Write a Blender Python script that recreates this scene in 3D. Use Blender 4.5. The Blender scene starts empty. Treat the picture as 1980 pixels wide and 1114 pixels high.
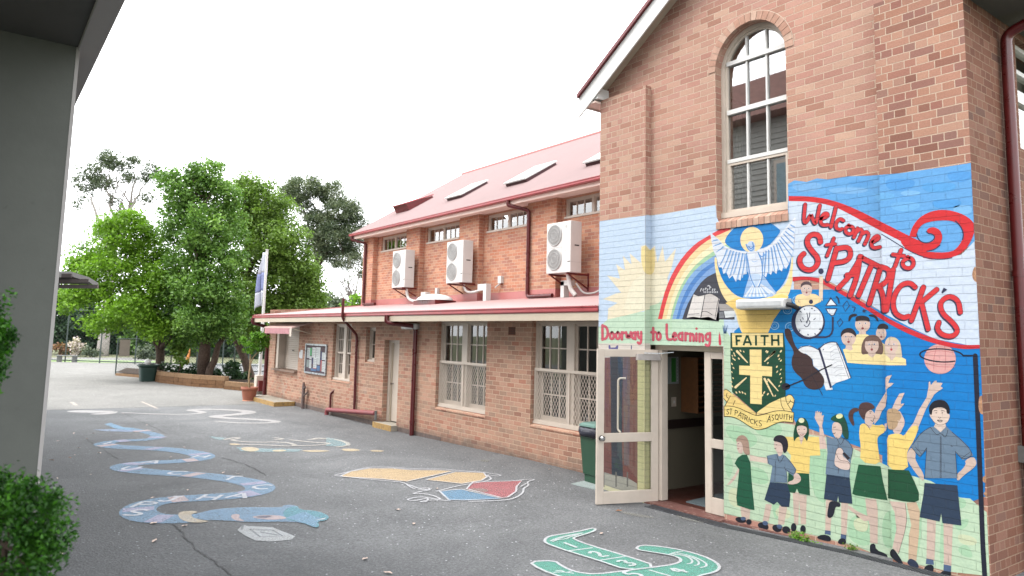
import bpy, bmesh, math, random
import numpy as np
from mathutils import Vector, Matrix
R = math.radians
rnd = random.Random(7)
scene = bpy.context.scene
col = scene.collection

# ------------------------------------------------------------------ camera, sky, sun, exposure
PW, PH, FPX = 1980.0, 1114.0, 1398.27            # photograph size and its focal length in its own pixels
PPX, PPY = 990.0, 557.0 - 64.34                  # optical axis (the photograph is cropped off centre)
YAW, PITCH, ROLL = R(53.45689), R(6.39287), R(1.29844)
CAM = np.array([2.897, -7.704, 2.198])
def cam_axes():
    cy, sy = math.cos(YAW), math.sin(YAW)
    fwd = np.array([-sy*math.cos(PITCH), cy*math.cos(PITCH), math.sin(PITCH)])
    r0 = np.array([cy, sy, 0.0]); u0 = np.cross(r0, fwd)
    r = math.cos(ROLL)*r0 + math.sin(ROLL)*u0
    u = -math.sin(ROLL)*r0 + math.cos(ROLL)*u0
    return r, u, fwd
AR, AU, AF = cam_axes()
cd = bpy.data.cameras.new("camera"); cam = bpy.data.objects.new("camera", cd); col.objects.link(cam)
cd.sensor_fit = 'HORIZONTAL'; cd.sensor_width = 36.0; cd.lens = 36.0*FPX/PW
cd.shift_y = -64.34/PW; cd.clip_start = 0.05; cd.clip_end = 2000
cd.dof.use_dof = True; cd.dof.focus_distance = 10.5; cd.dof.aperture_fstop = 2.8
m = Matrix([[AR[i], AU[i], -AF[i], CAM[i]] for i in range(3)] + [[0, 0, 0, 1]])
cam.matrix_world = m
scene.camera = cam

SUN_EL, SUN_ROT = R(55), R(208)
world = bpy.data.worlds.new("World"); scene.world = world; world.use_nodes = True
wn, wl = world.node_tree.nodes, world.node_tree.links
bg = wn['Background']
sky = wn.new('ShaderNodeTexSky'); sky.sky_type = 'NISHITA'; sky.sun_disc = False
sky.sun_elevation = SUN_EL; sky.sun_rotation = SUN_ROT; sky.dust_density = 4.0; sky.air_density = 1.0
hsv = wn.new('ShaderNodeHueSaturation'); hsv.inputs['Saturation'].default_value = 0.10
wl.new(sky.outputs[0], hsv.inputs['Color'])
cloud = wn.new('ShaderNodeTexNoise'); cloud.inputs['Scale'].default_value = 2.2; cloud.inputs['Detail'].default_value = 5
tc = wn.new('ShaderNodeTexCoord'); wl.new(tc.outputs['Generated'], cloud.inputs['Vector'])
cr = wn.new('ShaderNodeMapRange'); cr.inputs['To Min'].default_value = 0.85; cr.inputs['To Max'].default_value = 1.15
wl.new(cloud.outputs['Fac'], cr.inputs['Value'])
mixc = wn.new('ShaderNodeMix'); mixc.data_type = 'RGBA'; mixc.inputs['Factor'].default_value = 0.78
mixc.inputs['B'].default_value = (13.0, 13.3, 13.6, 1)          # an even cloud deck over the clear-sky colour
wl.new(hsv.outputs[0], mixc.inputs['A'])
mul = wn.new('ShaderNodeMix'); mul.data_type = 'RGBA'; mul.blend_type = 'MULTIPLY'; mul.inputs['Factor'].default_value = 1.0
wl.new(mixc.outputs['Result'], mul.inputs['A']); wl.new(cr.outputs['Result'], mul.inputs['B'])
wl.new(mul.outputs['Result'], bg.inputs['Color']); bg.inputs['Strength'].default_value = 0.15

sd = bpy.data.lights.new("sun", 'SUN'); so = bpy.data.objects.new("sun", sd); col.objects.link(so)
sd.energy = 1.3; sd.angle = R(25); sd.color = (1.0, 0.96, 0.9)
sdir = Vector((math.sin(SUN_ROT)*math.cos(SUN_EL), math.cos(SUN_ROT)*math.cos(SUN_EL), math.sin(SUN_EL)))
so.rotation_euler = sdir.to_track_quat('Z', 'Y').to_euler(); so.location = (0, 0, 40)
vs = scene.view_settings
vs.view_transform = 'Standard'; vs.look = 'None'; vs.gamma = 1.0; vs.use_curve_mapping = False
vs.exposure = 1.2

# ------------------------------------------------------------------ geometry from the photograph: pixel -> point on a plane
def ray(px, py):
    return AR*((px-PPX)/FPX) - AU*((py-PPY)/FPX) + AF
def onY(px, py, y):
    d = ray(px, py); return CAM + d*((y-CAM[1])/d[1])
def onX(px, py, x):
    d = ray(px, py); return CAM + d*((x-CAM[0])/d[0])
def onZ(px, py, z):
    d = ray(px, py); return CAM + d*((z-CAM[2])/d[2])
def onP(px, py, p0, n):
    d = ray(px, py); n = np.array(n, float); return CAM + d*(((np.array(p0)-CAM) @ n)/(d @ n))
def atD(px, py, dist):
    return CAM + ray(px, py)*dist
def proj(p):
    q = np.asarray(p, float) - CAM; w = q @ AF
    return (PPX + FPX*(q @ AR)/w, PPY - FPX*(q @ AU)/w)
GXS = [-900, -40, -24, -18, -12, -9, -7.6, -5.5, -4.3, -2.9, -1.3, 0, 900]
GZS = [-0.14, -0.14, -0.11, -0.09, -0.08, -0.03, 0.0, 0.0, -0.06, -0.06, 0.01, 0.02, 0.02]
def gz(x, y=0):                                                  # the yard falls a little towards the trees
    return float(np.interp(x, GXS, GZS))
def ground(px, py, lift=0.0):
    z = -0.06
    for _ in range(6):
        p = onZ(px, py, z+lift); z = gz(p[0], p[1])
    return p

# ------------------------------------------------------------------ materials
MATS = {}
def lin(c):
    c = c/255.0
    return c/12.92 if c <= 0.04045 else ((c+0.055)/1.055)**2.4
LIT = 1.75
def pc(r, g, b, k=1.0):                                          # photographed colour of a surface in open shade -> its own colour
    return tuple(min(0.86, lin(v)*k/LIT) for v in (r, g, b)) + (1.0,)
def new_mat(name):
    mt = bpy.data.materials.new(name); mt.use_nodes = True
    nt = mt.node_tree
    return mt, nt, nt.nodes, nt.links, nt.nodes['Principled BSDF']
def noise(nt, scale, detail=4, rough=0.6, vec=None, dist=0.0):
    n = nt.nodes.new('ShaderNodeTexNoise'); n.inputs['Scale'].default_value = scale
    n.inputs['Detail'].default_value = detail; n.inputs['Roughness'].default_value = rough; n.inputs['Distortion'].default_value = dist
    if vec is not None: nt.links.new(vec, n.inputs['Vector'])
    return n
def maprange(nt, src, a, b, c, d):
    n = nt.nodes.new('ShaderNodeMapRange')
    for k, v in (('From Min', a), ('From Max', b), ('To Min', c), ('To Max', d)): n.inputs[k].default_value = v
    nt.links.new(src, n.inputs['Value']); return n.outputs['Result']
def mixcol(nt, a, b, fac, mode='MIX'):
    n = nt.nodes.new('ShaderNodeMix'); n.data_type = 'RGBA'; n.blend_type = mode
    for key, v in (('A', a), ('B', b), ('Factor', fac)):
        if hasattr(v, 'is_linked'): nt.links.new(v, n.inputs[key])
        else: n.inputs[key].default_value = v
    return n.outputs['Result']
def ramp(nt, src, stops, interp='LINEAR'):
    n = nt.nodes.new('ShaderNodeValToRGB'); e = n.color_ramp; e.interpolation = interp
    while len(e.elements) < len(stops): e.elements.new(0.5)
    for el, (p, c) in zip(e.elements, stops): el.position = p; el.color = c
    nt.links.new(src, n.inputs['Fac']); return n.outputs['Color']
def mathn(nt, op, a, b=0.0):
    n = nt.nodes.new('ShaderNodeMath'); n.operation = op
    for i, v in enumerate((a, b)):
        if hasattr(v, 'is_linked'): nt.links.new(v, n.inputs[i])
        else: n.inputs[i].default_value = v
    return n.outputs[0]
def pos(nt):
    return nt.nodes.new('ShaderNodeNewGeometry').outputs['Position']
def brick_uv(nt, du=0.0):
    """wall coordinates: along the wall and up; on sills and copings across and in"""
    g = nt.nodes.new('ShaderNodeNewGeometry')
    p = nt.nodes.new('ShaderNodeSeparateXYZ'); nt.links.new(g.outputs['Position'], p.inputs[0])
    n = nt.nodes.new('ShaderNodeSeparateXYZ'); nt.links.new(g.outputs['True Normal'], n.inputs[0])
    ax = mathn(nt, 'GREATER_THAN', mathn(nt, 'ABSOLUTE', n.outputs['X']), 0.6)
    az = mathn(nt, 'GREATER_THAN', mathn(nt, 'ABSOLUTE', n.outputs['Z']), 0.6)
    def mx(f, a, b):
        q = nt.nodes.new('ShaderNodeMix'); q.data_type = 'FLOAT'
        nt.links.new(f, q.inputs['Factor']); nt.links.new(a, q.inputs['A']); nt.links.new(b, q.inputs['B']); return q.outputs['Result']
    u = mx(ax, p.outputs['X'], p.outputs['Y']); v = mx(az, p.outputs['Z'], p.outputs['Y'])
    if du: u = mathn(nt, 'ADD', u, du)
    v = mathn(nt, 'ADD', v, 0.052)
    # hand-laid wobble
    nz = noise(nt, 1.1, 2, 0.5, g.outputs['Position'])
    v = mathn(nt, 'ADD', v, maprange(nt, nz.outputs['Fac'], 0, 1, -0.010, 0.010))
    nz2 = noise(nt, 22.0, 2, 0.5, g.outputs['Position'])
    v = mathn(nt, 'ADD', v, maprange(nt, nz2.outputs['Fac'], 0, 1, -0.003, 0.003))
    u = mathn(nt, 'ADD', u, maprange(nt, nz2.outputs['Fac'], 0, 1, -0.004, 0.004))
    c = nt.nodes.new('ShaderNodeCombineXYZ'); nt.links.new(u, c.inputs[0]); nt.links.new(v, c.inputs[1])
    return c.outputs[0], g.outputs['Position']
def brick_node(nt, vec, width=0.24, squash=1.0, sfreq=2, mortar=0.0055):
    b = nt.nodes.new('ShaderNodeTexBrick'); nt.links.new(vec, b.inputs['Vector'])
    b.offset = 0.5; b.offset_frequency = 2; b.squash = squash; b.squash_frequency = sfreq
    b.inputs['Color1'].default_value = (0, 0, 0, 1); b.inputs['Color2'].default_value = (1, 1, 1, 1); b.inputs['Mortar'].default_value = (0.5, 0.5, 0.5, 1)
    b.inputs['Scale'].default_value = 1.0; b.inputs['Mortar Size'].default_value = mortar; b.inputs['Mortar Smooth'].default_value = 0.25
    b.inputs['Bias'].default_value = 0.0; b.inputs['Brick Width'].default_value = width; b.inputs['Row Height'].default_value = 0.086
    return b
def bump(nt, height, strength, dist, bsdf):
    b = nt.nodes.new('ShaderNodeBump'); b.inputs['Strength'].default_value = strength; b.inputs['Distance'].default_value = dist
    nt.links.new(height, b.inputs['Height']); nt.links.new(b.outputs['Normal'], bsdf.inputs['Normal'])
def brick_mat(name, tones, mortar, squash=1.0, sfreq=2, width=0.24, du=0.0, blot=0.35):
    if name in MATS: return MATS[name]
    mt, nt, N, L, B = new_mat(name)
    uv, P = brick_uv(nt, du)
    b = brick_node(nt, uv, width, squash, sfreq)
    k = len(tones)
    tone = ramp(nt, b.outputs['Color'], [(i/(k-1), t) for i, t in enumerate(tones)])
    grain = noise(nt, 60, 5, 0.7, P)
    tone = mixcol(nt, tone, ramp(nt, grain.outputs['Fac'], [(0.3, (0.72, 0.72, 0.72, 1)), (0.7, (1.2, 1.2, 1.2, 1))]), 0.6, 'MULTIPLY')
    spot = noise(nt, 9.0, 4, 0.65, P)                          # a few burnt, redder faces
    tone = mixcol(nt, tone, (0.30, 0.085, 0.06, 1), maprange(nt, spot.outputs['Fac'], 0.66, 0.80, 0, blot))
    big = noise(nt, 0.7, 4, 0.6, P)
    tone = mixcol(nt, tone, ramp(nt, big.outputs['Fac'], [(0.3, (0.82, 0.82, 0.83, 1)), (0.7, (1.12, 1.1, 1.08, 1))]), 0.8, 'MULTIPLY')
    mg = mixcol(nt, mortar, ramp(nt, grain.outputs['Fac'], [(0.3, (0.7, 0.7, 0.7, 1)), (0.7, (1.15, 1.15, 1.15, 1))]), 0.7, 'MULTIPLY')
    c = mixcol(nt, tone, mg, b.outputs['Fac'])
    if name == 'wing_brick':                                    # splashed grime along the foot of the wall
        sz = N.new('ShaderNodeSeparateXYZ'); L.new(P, sz.inputs[0]); dn2 = noise(nt, 4.0, 6, 0.75, P)
        hz = mathn(nt, 'SUBTRACT', sz.outputs['Z'], mathn(nt, 'MULTIPLY', dn2.outputs['Fac'], 0.45))
        c = mixcol(nt, c, (0.10, 0.078, 0.066, 1), maprange(nt, hz, -0.02, -0.26, 0, 0.75))
        st = noise(nt, 1.5, 5, 0.7, P); c = mixcol(nt, c, (0.42, 0.36, 0.31, 1), maprange(nt, st.outputs['Fac'], 0.60, 0.72, 0, 0.35))
    L.new(c, B.inputs['Base Color']); B.inputs['Roughness'].default_value = 0.9; B.inputs['Specular IOR Level'].default_value = 0.25
    h = mathn(nt, 'ADD', mathn(nt, 'MULTIPLY', mathn(nt, 'SUBTRACT', 1.0, b.outputs['Fac']), 1.0), mathn(nt, 'MULTIPLY', grain.outputs['Fac'], 0.35))
    bump(nt, h, 0.8, 0.008, B)
    MATS[name] = mt; return mt
def mural_paint(key, rgb, k=1.0):
    name = 'mural_paint_' + key
    if name in MATS: return MATS[name]
    mt, nt, N, L, B = new_mat(name)
    uv, P = brick_uv(nt)
    b0 = brick_node(nt, uv, 0.24, 1.0, 2, 0.004); bb = brick_node(nt, uv, 400.0, 1.0, 2, 0.0042)
    base = pc(*rgb, k)
    mp_ = N.new('ShaderNodeMapping'); mp_.inputs['Scale'].default_value = (3.0, 1.0, 9.0); mp_.inputs['Rotation'].default_value = (0, 0.5, 0); L.new(P, mp_.inputs['Vector'])
    n1 = noise(nt, 3.5, 7, 0.75, mp_.outputs[0], 0.8); n2 = noise(nt, 45, 4, 0.7, P)
    c = mixcol(nt, base, ramp(nt, n1.outputs['Fac'], [(0.3, (0.84, 0.86, 0.88, 1)), (0.7, (1.12, 1.10, 1.07, 1))]), 0.95, 'MULTIPLY')
    c = mixcol(nt, c, ramp(nt, n2.outputs['Fac'], [(0.35, (0.9, 0.9, 0.9, 1)), (0.65, (1.07, 1.07, 1.07, 1))]), 0.5, 'MULTIPLY')
    dirt = tuple(v*0.55 for v in base[:3]) + (1.0,)
    # bed joints hold dirt; perpends are almost filled with paint
    jn = noise(nt, 5, 3, 0.6, P)
    c = mixcol(nt, c, dirt, mathn(nt, 'MULTIPLY', bb.outputs['Fac'], maprange(nt, jn.outputs['Fac'], 0.35, 0.65, 0.10, 0.62)))
    wear = noise(nt, 30, 3, 0.75, P)                            # chipped specks show old paint
    c = mixcol(nt, c, pc(205, 200, 190), maprange(nt, wear.outputs['Fac'], 0.74, 0.78, 0, 0.7))
    L.new(c, B.inputs['Base Color']); B.inputs['Roughness'].default_value = 0.55; B.inputs['Specular IOR Level'].default_value = 0.3
    jf = mathn(nt, 'MAXIMUM', bb.outputs['Fac'], mathn(nt, 'MULTIPLY', b0.outputs['Fac'], maprange(nt, n1.outputs['Fac'], 0.4, 0.6, 0.0, 0.7)))
    h = mathn(nt, 'ADD', mathn(nt, 'SUBTRACT', 1.0, jf), mathn(nt, 'MULTIPLY', n2.outputs['Fac'], 0.3))
    bump(nt, h, 0.9, 0.008, B)
    MATS[name] = mt; return mt
def plain(name, rgb, rough=0.5, metal=0.0, var=0.12, scale=6.0, spec=0.5, bumpk=0.0, k=1.0, raw=None, stain=None):
    if name in MATS: return MATS[name]
    mt, nt, N, L, B = new_mat(name)
    base = raw if raw else pc(*rgb, k)
    P = pos(nt); n1 = noise(nt, scale, 5, 0.65, P)
    c = mixcol(nt, base, ramp(nt, n1.outputs['Fac'], [(0.3, (1-var*1.5,)*3+(1,)), (0.7, (1+var,)*3+(1,))]), 1.0, 'MULTIPLY')
    if stain:
        n3 = noise(nt, stain[1], 4, 0.7, P, 0.4); c = mixcol(nt, c, stain[0], maprange(nt, n3.outputs['Fac'], stain[2], stain[2]+0.12, 0, stain[3]))
    L.new(c, B.inputs['Base Color']); B.inputs['Metallic'].default_value = metal; B.inputs['Specular IOR Level'].default_value = spec
    L.new(maprange(nt, n1.outputs['Fac'], 0.3, 0.7, max(0.03, rough-0.08), min(1, rough+0.1)), B.inputs['Roughness'])
    if bumpk:
        n2 = noise(nt, scale*12, 4, 0.7, P); bump(nt, n2.outputs['Fac'], 0.5, bumpk, B)
    MATS[name] = mt; return mt
def glass_mat(name, tint=(0.9, 0.95, 0.93, 1), refl=1.0):
    if name in MATS: return MATS[name]
    mt, nt, N, L, B = new_mat(name); N.remove(B)
    out = N['Material Output']
    tr = N.new('ShaderNodeBsdfTransparent'); tr.inputs['Color'].default_value = tint
    gl = N.new('ShaderNodeBsdfGlossy'); gl.inputs['Roughness'].default_value = 0.012
    P = pos(nt); nz = noise(nt, 1.6, 2, 0.5, P); bp = N.new('ShaderNodeBump'); bp.inputs['Strength'].default_value = 0.012; bp.inputs['Distance'].default_value = 0.02
    L.new(nz.outputs['Fac'], bp.inputs['Height']); L.new(bp.outputs['Normal'], gl.inputs['Normal'])
    fr = N.new('ShaderNodeFresnel'); fr.inputs['IOR'].default_value = 1.55
    mx = N.new('ShaderNodeMixShader'); L.new(mathn(nt, 'MINIMUM', mathn(nt, 'MULTIPLY', fr.outputs[0], 1.9*refl), 1.0), mx.inputs[0])
    L.new(tr.outputs[0], mx.inputs[1]); L.new(gl.outputs[0], mx.inputs[2]); L.new(mx.outputs[0], out.inputs['Surface'])
    MATS[name] = mt; return mt
def leaf_mat(name, stops, trans=0.35):
    if name in MATS: return MATS[name]
    mt, nt, N, L, B = new_mat(name); out = N['Material Output']
    at = N.new('ShaderNodeAttribute'); at.attribute_name = 'tint'
    c = ramp(nt, at.outputs['Fac'], stops)
    L.new(c, B.inputs['Base Color']); B.inputs['Roughness'].default_value = 0.5; B.inputs['Specular IOR Level'].default_value = 0.35
    tl = N.new('ShaderNodeBsdfTranslucent'); L.new(mixcol(nt, c, (1.0, 1.15, 0.5, 1), 1.0, 'MULTIPLY'), tl.inputs['Color'])
    mx = N.new('ShaderNodeMixShader'); mx.inputs[0].default_value = trans
    L.new(B.outputs[0], mx.inputs[1]); L.new(tl.outputs[0], mx.inputs[2]); L.new(mx.outputs[0], out.inputs['Surface'])
    MATS[name] = mt; return mt
def asphalt_mat(name, dark, light, patch):
    if name in MATS: return MATS[name]
    mt, nt, N, L, B = new_mat(name)
    P = pos(nt)
    fine = noise(nt, 62, 6, 0.85, P); mid = noise(nt, 14, 6, 0.8, P); big = noise(nt, 0.55, 7, 0.72, P, 0.6)
    v = N.new('ShaderNodeTexVoronoi'); v.inputs['Scale'].default_value = 48; L.new(P, v.inputs['Vector'])
    c = ramp(nt, fine.outputs['Fac'], [(0.32, dark), (0.68, light)])
    c = mixcol(nt, c, ramp(nt, v.outputs['Color'], [(0.0, (0.6, 0.6, 0.6, 1)), (0.8, (1.1, 1.1, 1.1, 1)), (1.0, (1.9, 1.9, 1.85, 1))]), 0.55, 'MULTIPLY')
    c = mixcol(nt, c, ramp(nt, mid.outputs['Fac'], [(0.3, (0.78, 0.78, 0.8, 1)), (0.7, (1.2, 1.2, 1.18, 1))]), 0.6, 'MULTIPLY')
    c = mixcol(nt, c, patch, maprange(nt, big.outputs['Fac'], 0.35, 0.72, 0, 0.6))
    g2 = noise(nt, 30, 3, 0.9, P); c = mixcol(nt, c, ramp(nt, g2.outputs['Fac'], [(0.30, (0.5, 0.5, 0.5, 1)), (0.5, (1, 1, 1, 1)), (0.70, (1.7, 1.7, 1.7, 1))]), 0.9, 'MULTIPLY')
    v2 = N.new('ShaderNodeTexVoronoi'); v2.inputs['Scale'].default_value = 13; L.new(P, v2.inputs['Vector'])
    pick = N.new('ShaderNodeSeparateColor'); L.new(v2.outputs['Color'], pick.inputs[0])
    c = mixcol(nt, c, tuple(min(.6, x*3.2) for x in light[:3])+(1,), mathn(nt, 'MULTIPLY', mathn(nt, 'LESS_THAN', v2.outputs['Distance'], 0.13), mathn(nt, 'GREATER_THAN', pick.outputs[0], 0.72)))
    if name == 'asphalt':                                         # colour carries grazing sheen on the far half, shade beside the grey building
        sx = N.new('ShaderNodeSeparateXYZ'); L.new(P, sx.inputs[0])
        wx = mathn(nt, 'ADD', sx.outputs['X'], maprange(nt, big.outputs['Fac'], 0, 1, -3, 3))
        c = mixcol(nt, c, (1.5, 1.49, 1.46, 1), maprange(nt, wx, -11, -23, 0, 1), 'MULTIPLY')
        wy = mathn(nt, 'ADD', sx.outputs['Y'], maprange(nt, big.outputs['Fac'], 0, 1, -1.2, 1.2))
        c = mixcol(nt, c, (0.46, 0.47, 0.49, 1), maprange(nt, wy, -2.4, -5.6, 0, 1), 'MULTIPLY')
    L.new(c, B.inputs['Base Color']); B.inputs['Roughness'].default_value = 0.78 if name == 'asphalt' else 0.95; B.inputs['Specular IOR Level'].default_value = 0.5 if name == 'asphalt' else 0.08
    h = mathn(nt, 'ADD', fine.outputs['Fac'], mathn(nt, 'MULTIPLY', v.outputs['Distance'], 1.5)); bump(nt, h, 0.9, 0.006, B)
    MATS[name] = mt; return mt
def ground_paint(key, rgb, k=1.0, wear=0.5):
    """road paint worn by feet: the asphalt shows through in specks"""
    name = 'yard_paint_' + key
    if name in MATS: return MATS[name]
    mt, nt, N, L, B = new_mat(name); P = pos(nt); out = N['Material Output']
    fine = noise(nt, 55, 6, 0.85, P); mid = noise(nt, 3.0, 7, 0.78, P)
    base = pc(*rgb, k)
    c = mixcol(nt, base, ramp(nt, mid.outputs['Fac'], [(0.3, (0.75, 0.77, 0.8, 1)), (0.7, (1.15, 1.13, 1.1, 1))]), 1.0, 'MULTIPLY')
    w = mathn(nt, 'ADD', fine.outputs['Fac'], mathn(nt, 'MULTIPLY', mid.outputs['Fac'], 0.6))
    L.new(c, B.inputs['Base Color']); B.inputs['Roughness'].default_value = 0.75; B.inputs['Specular IOR Level'].default_value = 0.35
    bump(nt, fine.outputs['Fac'], 0.7, 0.004, B)
    tr = N.new('ShaderNodeBsdfTransparent'); mx = N.new('ShaderNodeMixShader')
    L.new(maprange(nt, w, 0.70, 0.98, 0.14+0.34*wear, min(0.96, 0.48+wear*0.5)), mx.inputs[0]); L.new(B.outputs[0], mx.inputs[1]); L.new(tr.outputs[0], mx.inputs[2])
    L.new(mx.outputs[0], out.inputs['Surface'])
    MATS[name] = mt; return mt

M = {}
gab_t = [pc(180, 132, 114), pc(202, 158, 138), pc(208, 162, 146), pc(190, 140, 124), pc(214, 176, 154), pc(202, 150, 134)]
low_t = [pc(172, 126, 108), pc(204, 160, 136), pc(210, 166, 142), pc(182, 150, 130), pc(216, 172, 148), pc(196, 138, 116), pc(192, 158, 136)]
up_t = [pc(214, 142, 112), pc(232, 172, 140), pc(196, 138, 118), pc(236, 184, 152), pc(224, 150, 120), pc(204, 150, 132)]
M['brick_hall'] = brick_mat('hall_brick', gab_t, pc(226, 200, 178), 1.0, 2)
M['brick_pier'] = brick_mat('hall_pier_brick', gab_t, pc(226, 200, 178), 0.5, 2)
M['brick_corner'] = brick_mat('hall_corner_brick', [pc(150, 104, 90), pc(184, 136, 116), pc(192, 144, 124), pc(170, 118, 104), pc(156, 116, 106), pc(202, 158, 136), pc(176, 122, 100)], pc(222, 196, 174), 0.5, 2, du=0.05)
M['brick_side'] = brick_mat('hall_side_brick', [pc(118, 76, 62), pc(140, 98, 80), pc(128, 84, 66), pc(150, 108, 90), pc(112, 82, 72)], pc(168, 138, 116), 0.5, 2, du=0.07)  # darker copy of the hall brick, this side's shade put into the tones
M['brick_low'] = brick_mat('wing_brick', low_t, pc(238, 208, 182), 1.0, 2, 0.235, 0.04, 0.15)
M['brick_up'] = brick_mat('wing_upper_brick', up_t, pc(244, 214, 190), 1.0, 2, 0.24, 0.0, 0.15)
M['cream'] = plain('cream_paint', (232, 217, 202), 0.45, 0, 0.05, 5, 0.4)
M['cream_dim'] = plain('fascia_paint', (222, 206, 184), 0.5, 0, 0.06, 3, 0.4)
M['white'] = plain('white_paint', (244, 243, 240), 0.45, 0, 0.04, 4)
M['soffit'] = plain('soffit_board', (250, 226, 214), 0.6, 0, 0.05, 3, k=1.4)  # lightened so the colour carries bounce off the low roof
M['maroon'] = plain('maroon_paint', (136, 36, 40), 0.32, 0, 0.15, 5, 0.5, k=0.8)
M['maroon_pipe'] = plain('downpipe_paint', (118, 30, 34), 0.3, 0, 0.15, 5, 0.5, k=0.75)
M['gutter'] = plain('gutter_paint', (190, 84, 88), 0.35, 0, 0.1, 4, 0.5)
M['roof'] = plain('roof_sheet', (0, 0, 0), 0.6, 0.0, 0.06, 1.2, 0.12, raw=(0.225, 0.160, 0.157, 1))
M['roof_low'] = plain('low_roof_sheet', (0, 0, 0), 0.5, 0.0, 0.06, 1.2, 0.3, raw=(0.33, 0.22, 0.215, 1))
M['flash'] = plain('roof_flashing', (214, 132, 128), 0.45, 0.0, 0.1, 1.5, 0.5)
M['white_metal'] = plain('white_metal', (242, 240, 236), 0.4, 0, 0.03, 3)
M['grey_plastic'] = plain('grille_plastic', (206, 206, 204), 0.5, 0, 0.05, 8)
M['dark'] = plain('dark_recess', (40, 40, 42), 0.7, 0, 0.1, 5)
M['black'] = plain('black_paint', (30, 30, 34), 0.5, 0, 0.1, 5)
M['alu'] = plain('aluminium', (196, 202, 208), 0.3, 0.7, 0.06, 10)
M['steel'] = plain('galvanised_steel', (150, 152, 150), 0.45, 0.6, 0.1, 12)
M['chrome'] = plain('chrome', (225, 225, 225), 0.12, 1.0, 0.02, 5)
M['column'] = plain('grey_render', (112, 115, 110), 0.75, 0, 0.09, 1.6, 0.3, 0.003, stain=(pc(84, 84, 78), 5, 0.66, 0.5))
M['column_trim'] = plain('grey_trim', (196, 192, 190), 0.6, 0, 0.04, 3)
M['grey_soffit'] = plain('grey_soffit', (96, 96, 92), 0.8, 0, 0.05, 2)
M['concrete'] = plain('concrete', (186, 178, 164), 0.85, 0, 0.12, 7, 0.3, 0.003)
M['yellow_edge'] = plain('yellow_edge', (196, 158, 98), 0.7, 0, 0.2, 12, 0.3, 0.004, stain=(pc(140, 120, 96), 9, 0.55, 0.8))
M['terracotta'] = plain('terracotta', (182, 110, 84), 0.7, 0, 0.1, 9)
M['soil'] = plain('soil', (70, 55, 44), 0.95, 0, 0.3, 20, 0.2, 0.02)
M['bark'] = plain('bark', (104, 88, 78), 0.9, 0, 0.35, 14, 0.2, 0.03)
M['bark_gum'] = plain('gum_bark', (196, 188, 182), 0.8, 0, 0.16, 4, 0.2, 0.01)
M['bark_twig'] = plain('twig_bark', (150, 140, 132), 0.85, 0, 0.2, 6)
M['stem'] = plain('pot_stem', (196, 168, 130), 0.8, 0, 0.15, 12)
M['bin_green'] = plain('bin_green', (52, 92, 70), 0.45, 0, 0.08, 5)
M['bin_dark'] = plain('bin_dark_green', (24, 58, 50), 0.5, 0, 0.08, 5)
M['liner'] = plain('bin_liner', (34, 34, 58), 0.18, 0, 0.3, 14, 0.7, 0.02)
M['lid'] = plain('bin_lid', (120, 156, 146), 0.5, 0, 0.06, 6)
M['sandstone'] = plain('planter_block', (132, 98, 70), 0.9, 0, 0.2, 9, 0.2, 0.02)
M['sandcap'] = plain('planter_cap', (158, 126, 96), 0.9, 0, 0.15, 9, 0.2, 0.015)
M['fence'] = plain('fence_green', (70, 84, 80), 0.5, 0.2, 0.1, 8)
M['board_grey'] = plain('sign_back', (150, 138, 124), 0.7, 0, 0.1, 3)
M['leaf_litter'] = plain('dry_leaf', (222, 198, 184), 0.8, 0, 0.25, 30)
M['leaf_brown'] = plain('brown_leaf', (160, 104, 66), 0.8, 0, 0.25, 30)
M['int_wall'] = plain('interior_wall', (130, 122, 104), 0.7, 0, 0.04, 3)
M['int_floor'] = plain('lino_floor', (92, 50, 40), 0.45, 0, 0.12, 6)
M['int_dark'] = plain('room_wall', (200, 190, 176), 0.9, 0, 0.2, 2)
M['wood'] = plain('cabinet_wood', (150, 100, 62), 0.5, 0, 0.12, 14)
M['mat_grey'] = plain('door_mat', (110, 124, 130), 0.95, 0, 0.15, 60)
M['curtain'] = plain('window_blind', (176, 178, 160), 0.8, 0, 0.1, 3)
M['glass'] = glass_mat('window_glass')
M['glass_door'] = glass_mat('door_glass', (0.92, 0.95, 0.93, 1), 0.7)
M['flag'] = plain('flag_white', (224, 228, 242), 0.7, 0, 0.05, 4)
M['flag_blue'] = plain('flag_blue', (158, 168, 216), 0.7, 0, 0.08, 4)
M['weather'] = plain('weatherboard', (196, 196, 190), 0.7, 0, 0.06, 3)
M['pipe_grey'] = plain('rusty_pipe', (130, 112, 108), 0.7, 0.2, 0.3, 14, stain=((0.16, 0.06, 0.03, 1), 10, 0.55, 0.7))
M['diffuser'] = plain('lamp_diffuser', (232, 232, 230), 0.25, 0, 0.03, 4)
M['red_step'] = plain('red_step', (124, 80, 72), 0.7, 0, 0.2, 14, stain=(pc(190, 160, 146), 16, 0.56, 0.8))
M['orange'] = plain('orange_cloth', (240, 150, 60), 0.7)
M['shelter_frame'] = plain('shelter_frame', (118, 108, 106), 0.6)
M['paper'] = plain('paper', (236, 238, 240), 0.8, 0, 0.02, 3)
for k_, c_ in dict(paper_green=(96, 190, 130), paper_blue=(90, 130, 180), paper_navy=(60, 60, 110), paper_red=(206, 110, 110), board_back=(92, 66, 82), paper_grey=(168, 178, 176), paper_deepgreen=(60, 150, 60)).items():
    M[k_] = plain(k_, c_, 0.8, 0, 0.05, 6)

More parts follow.
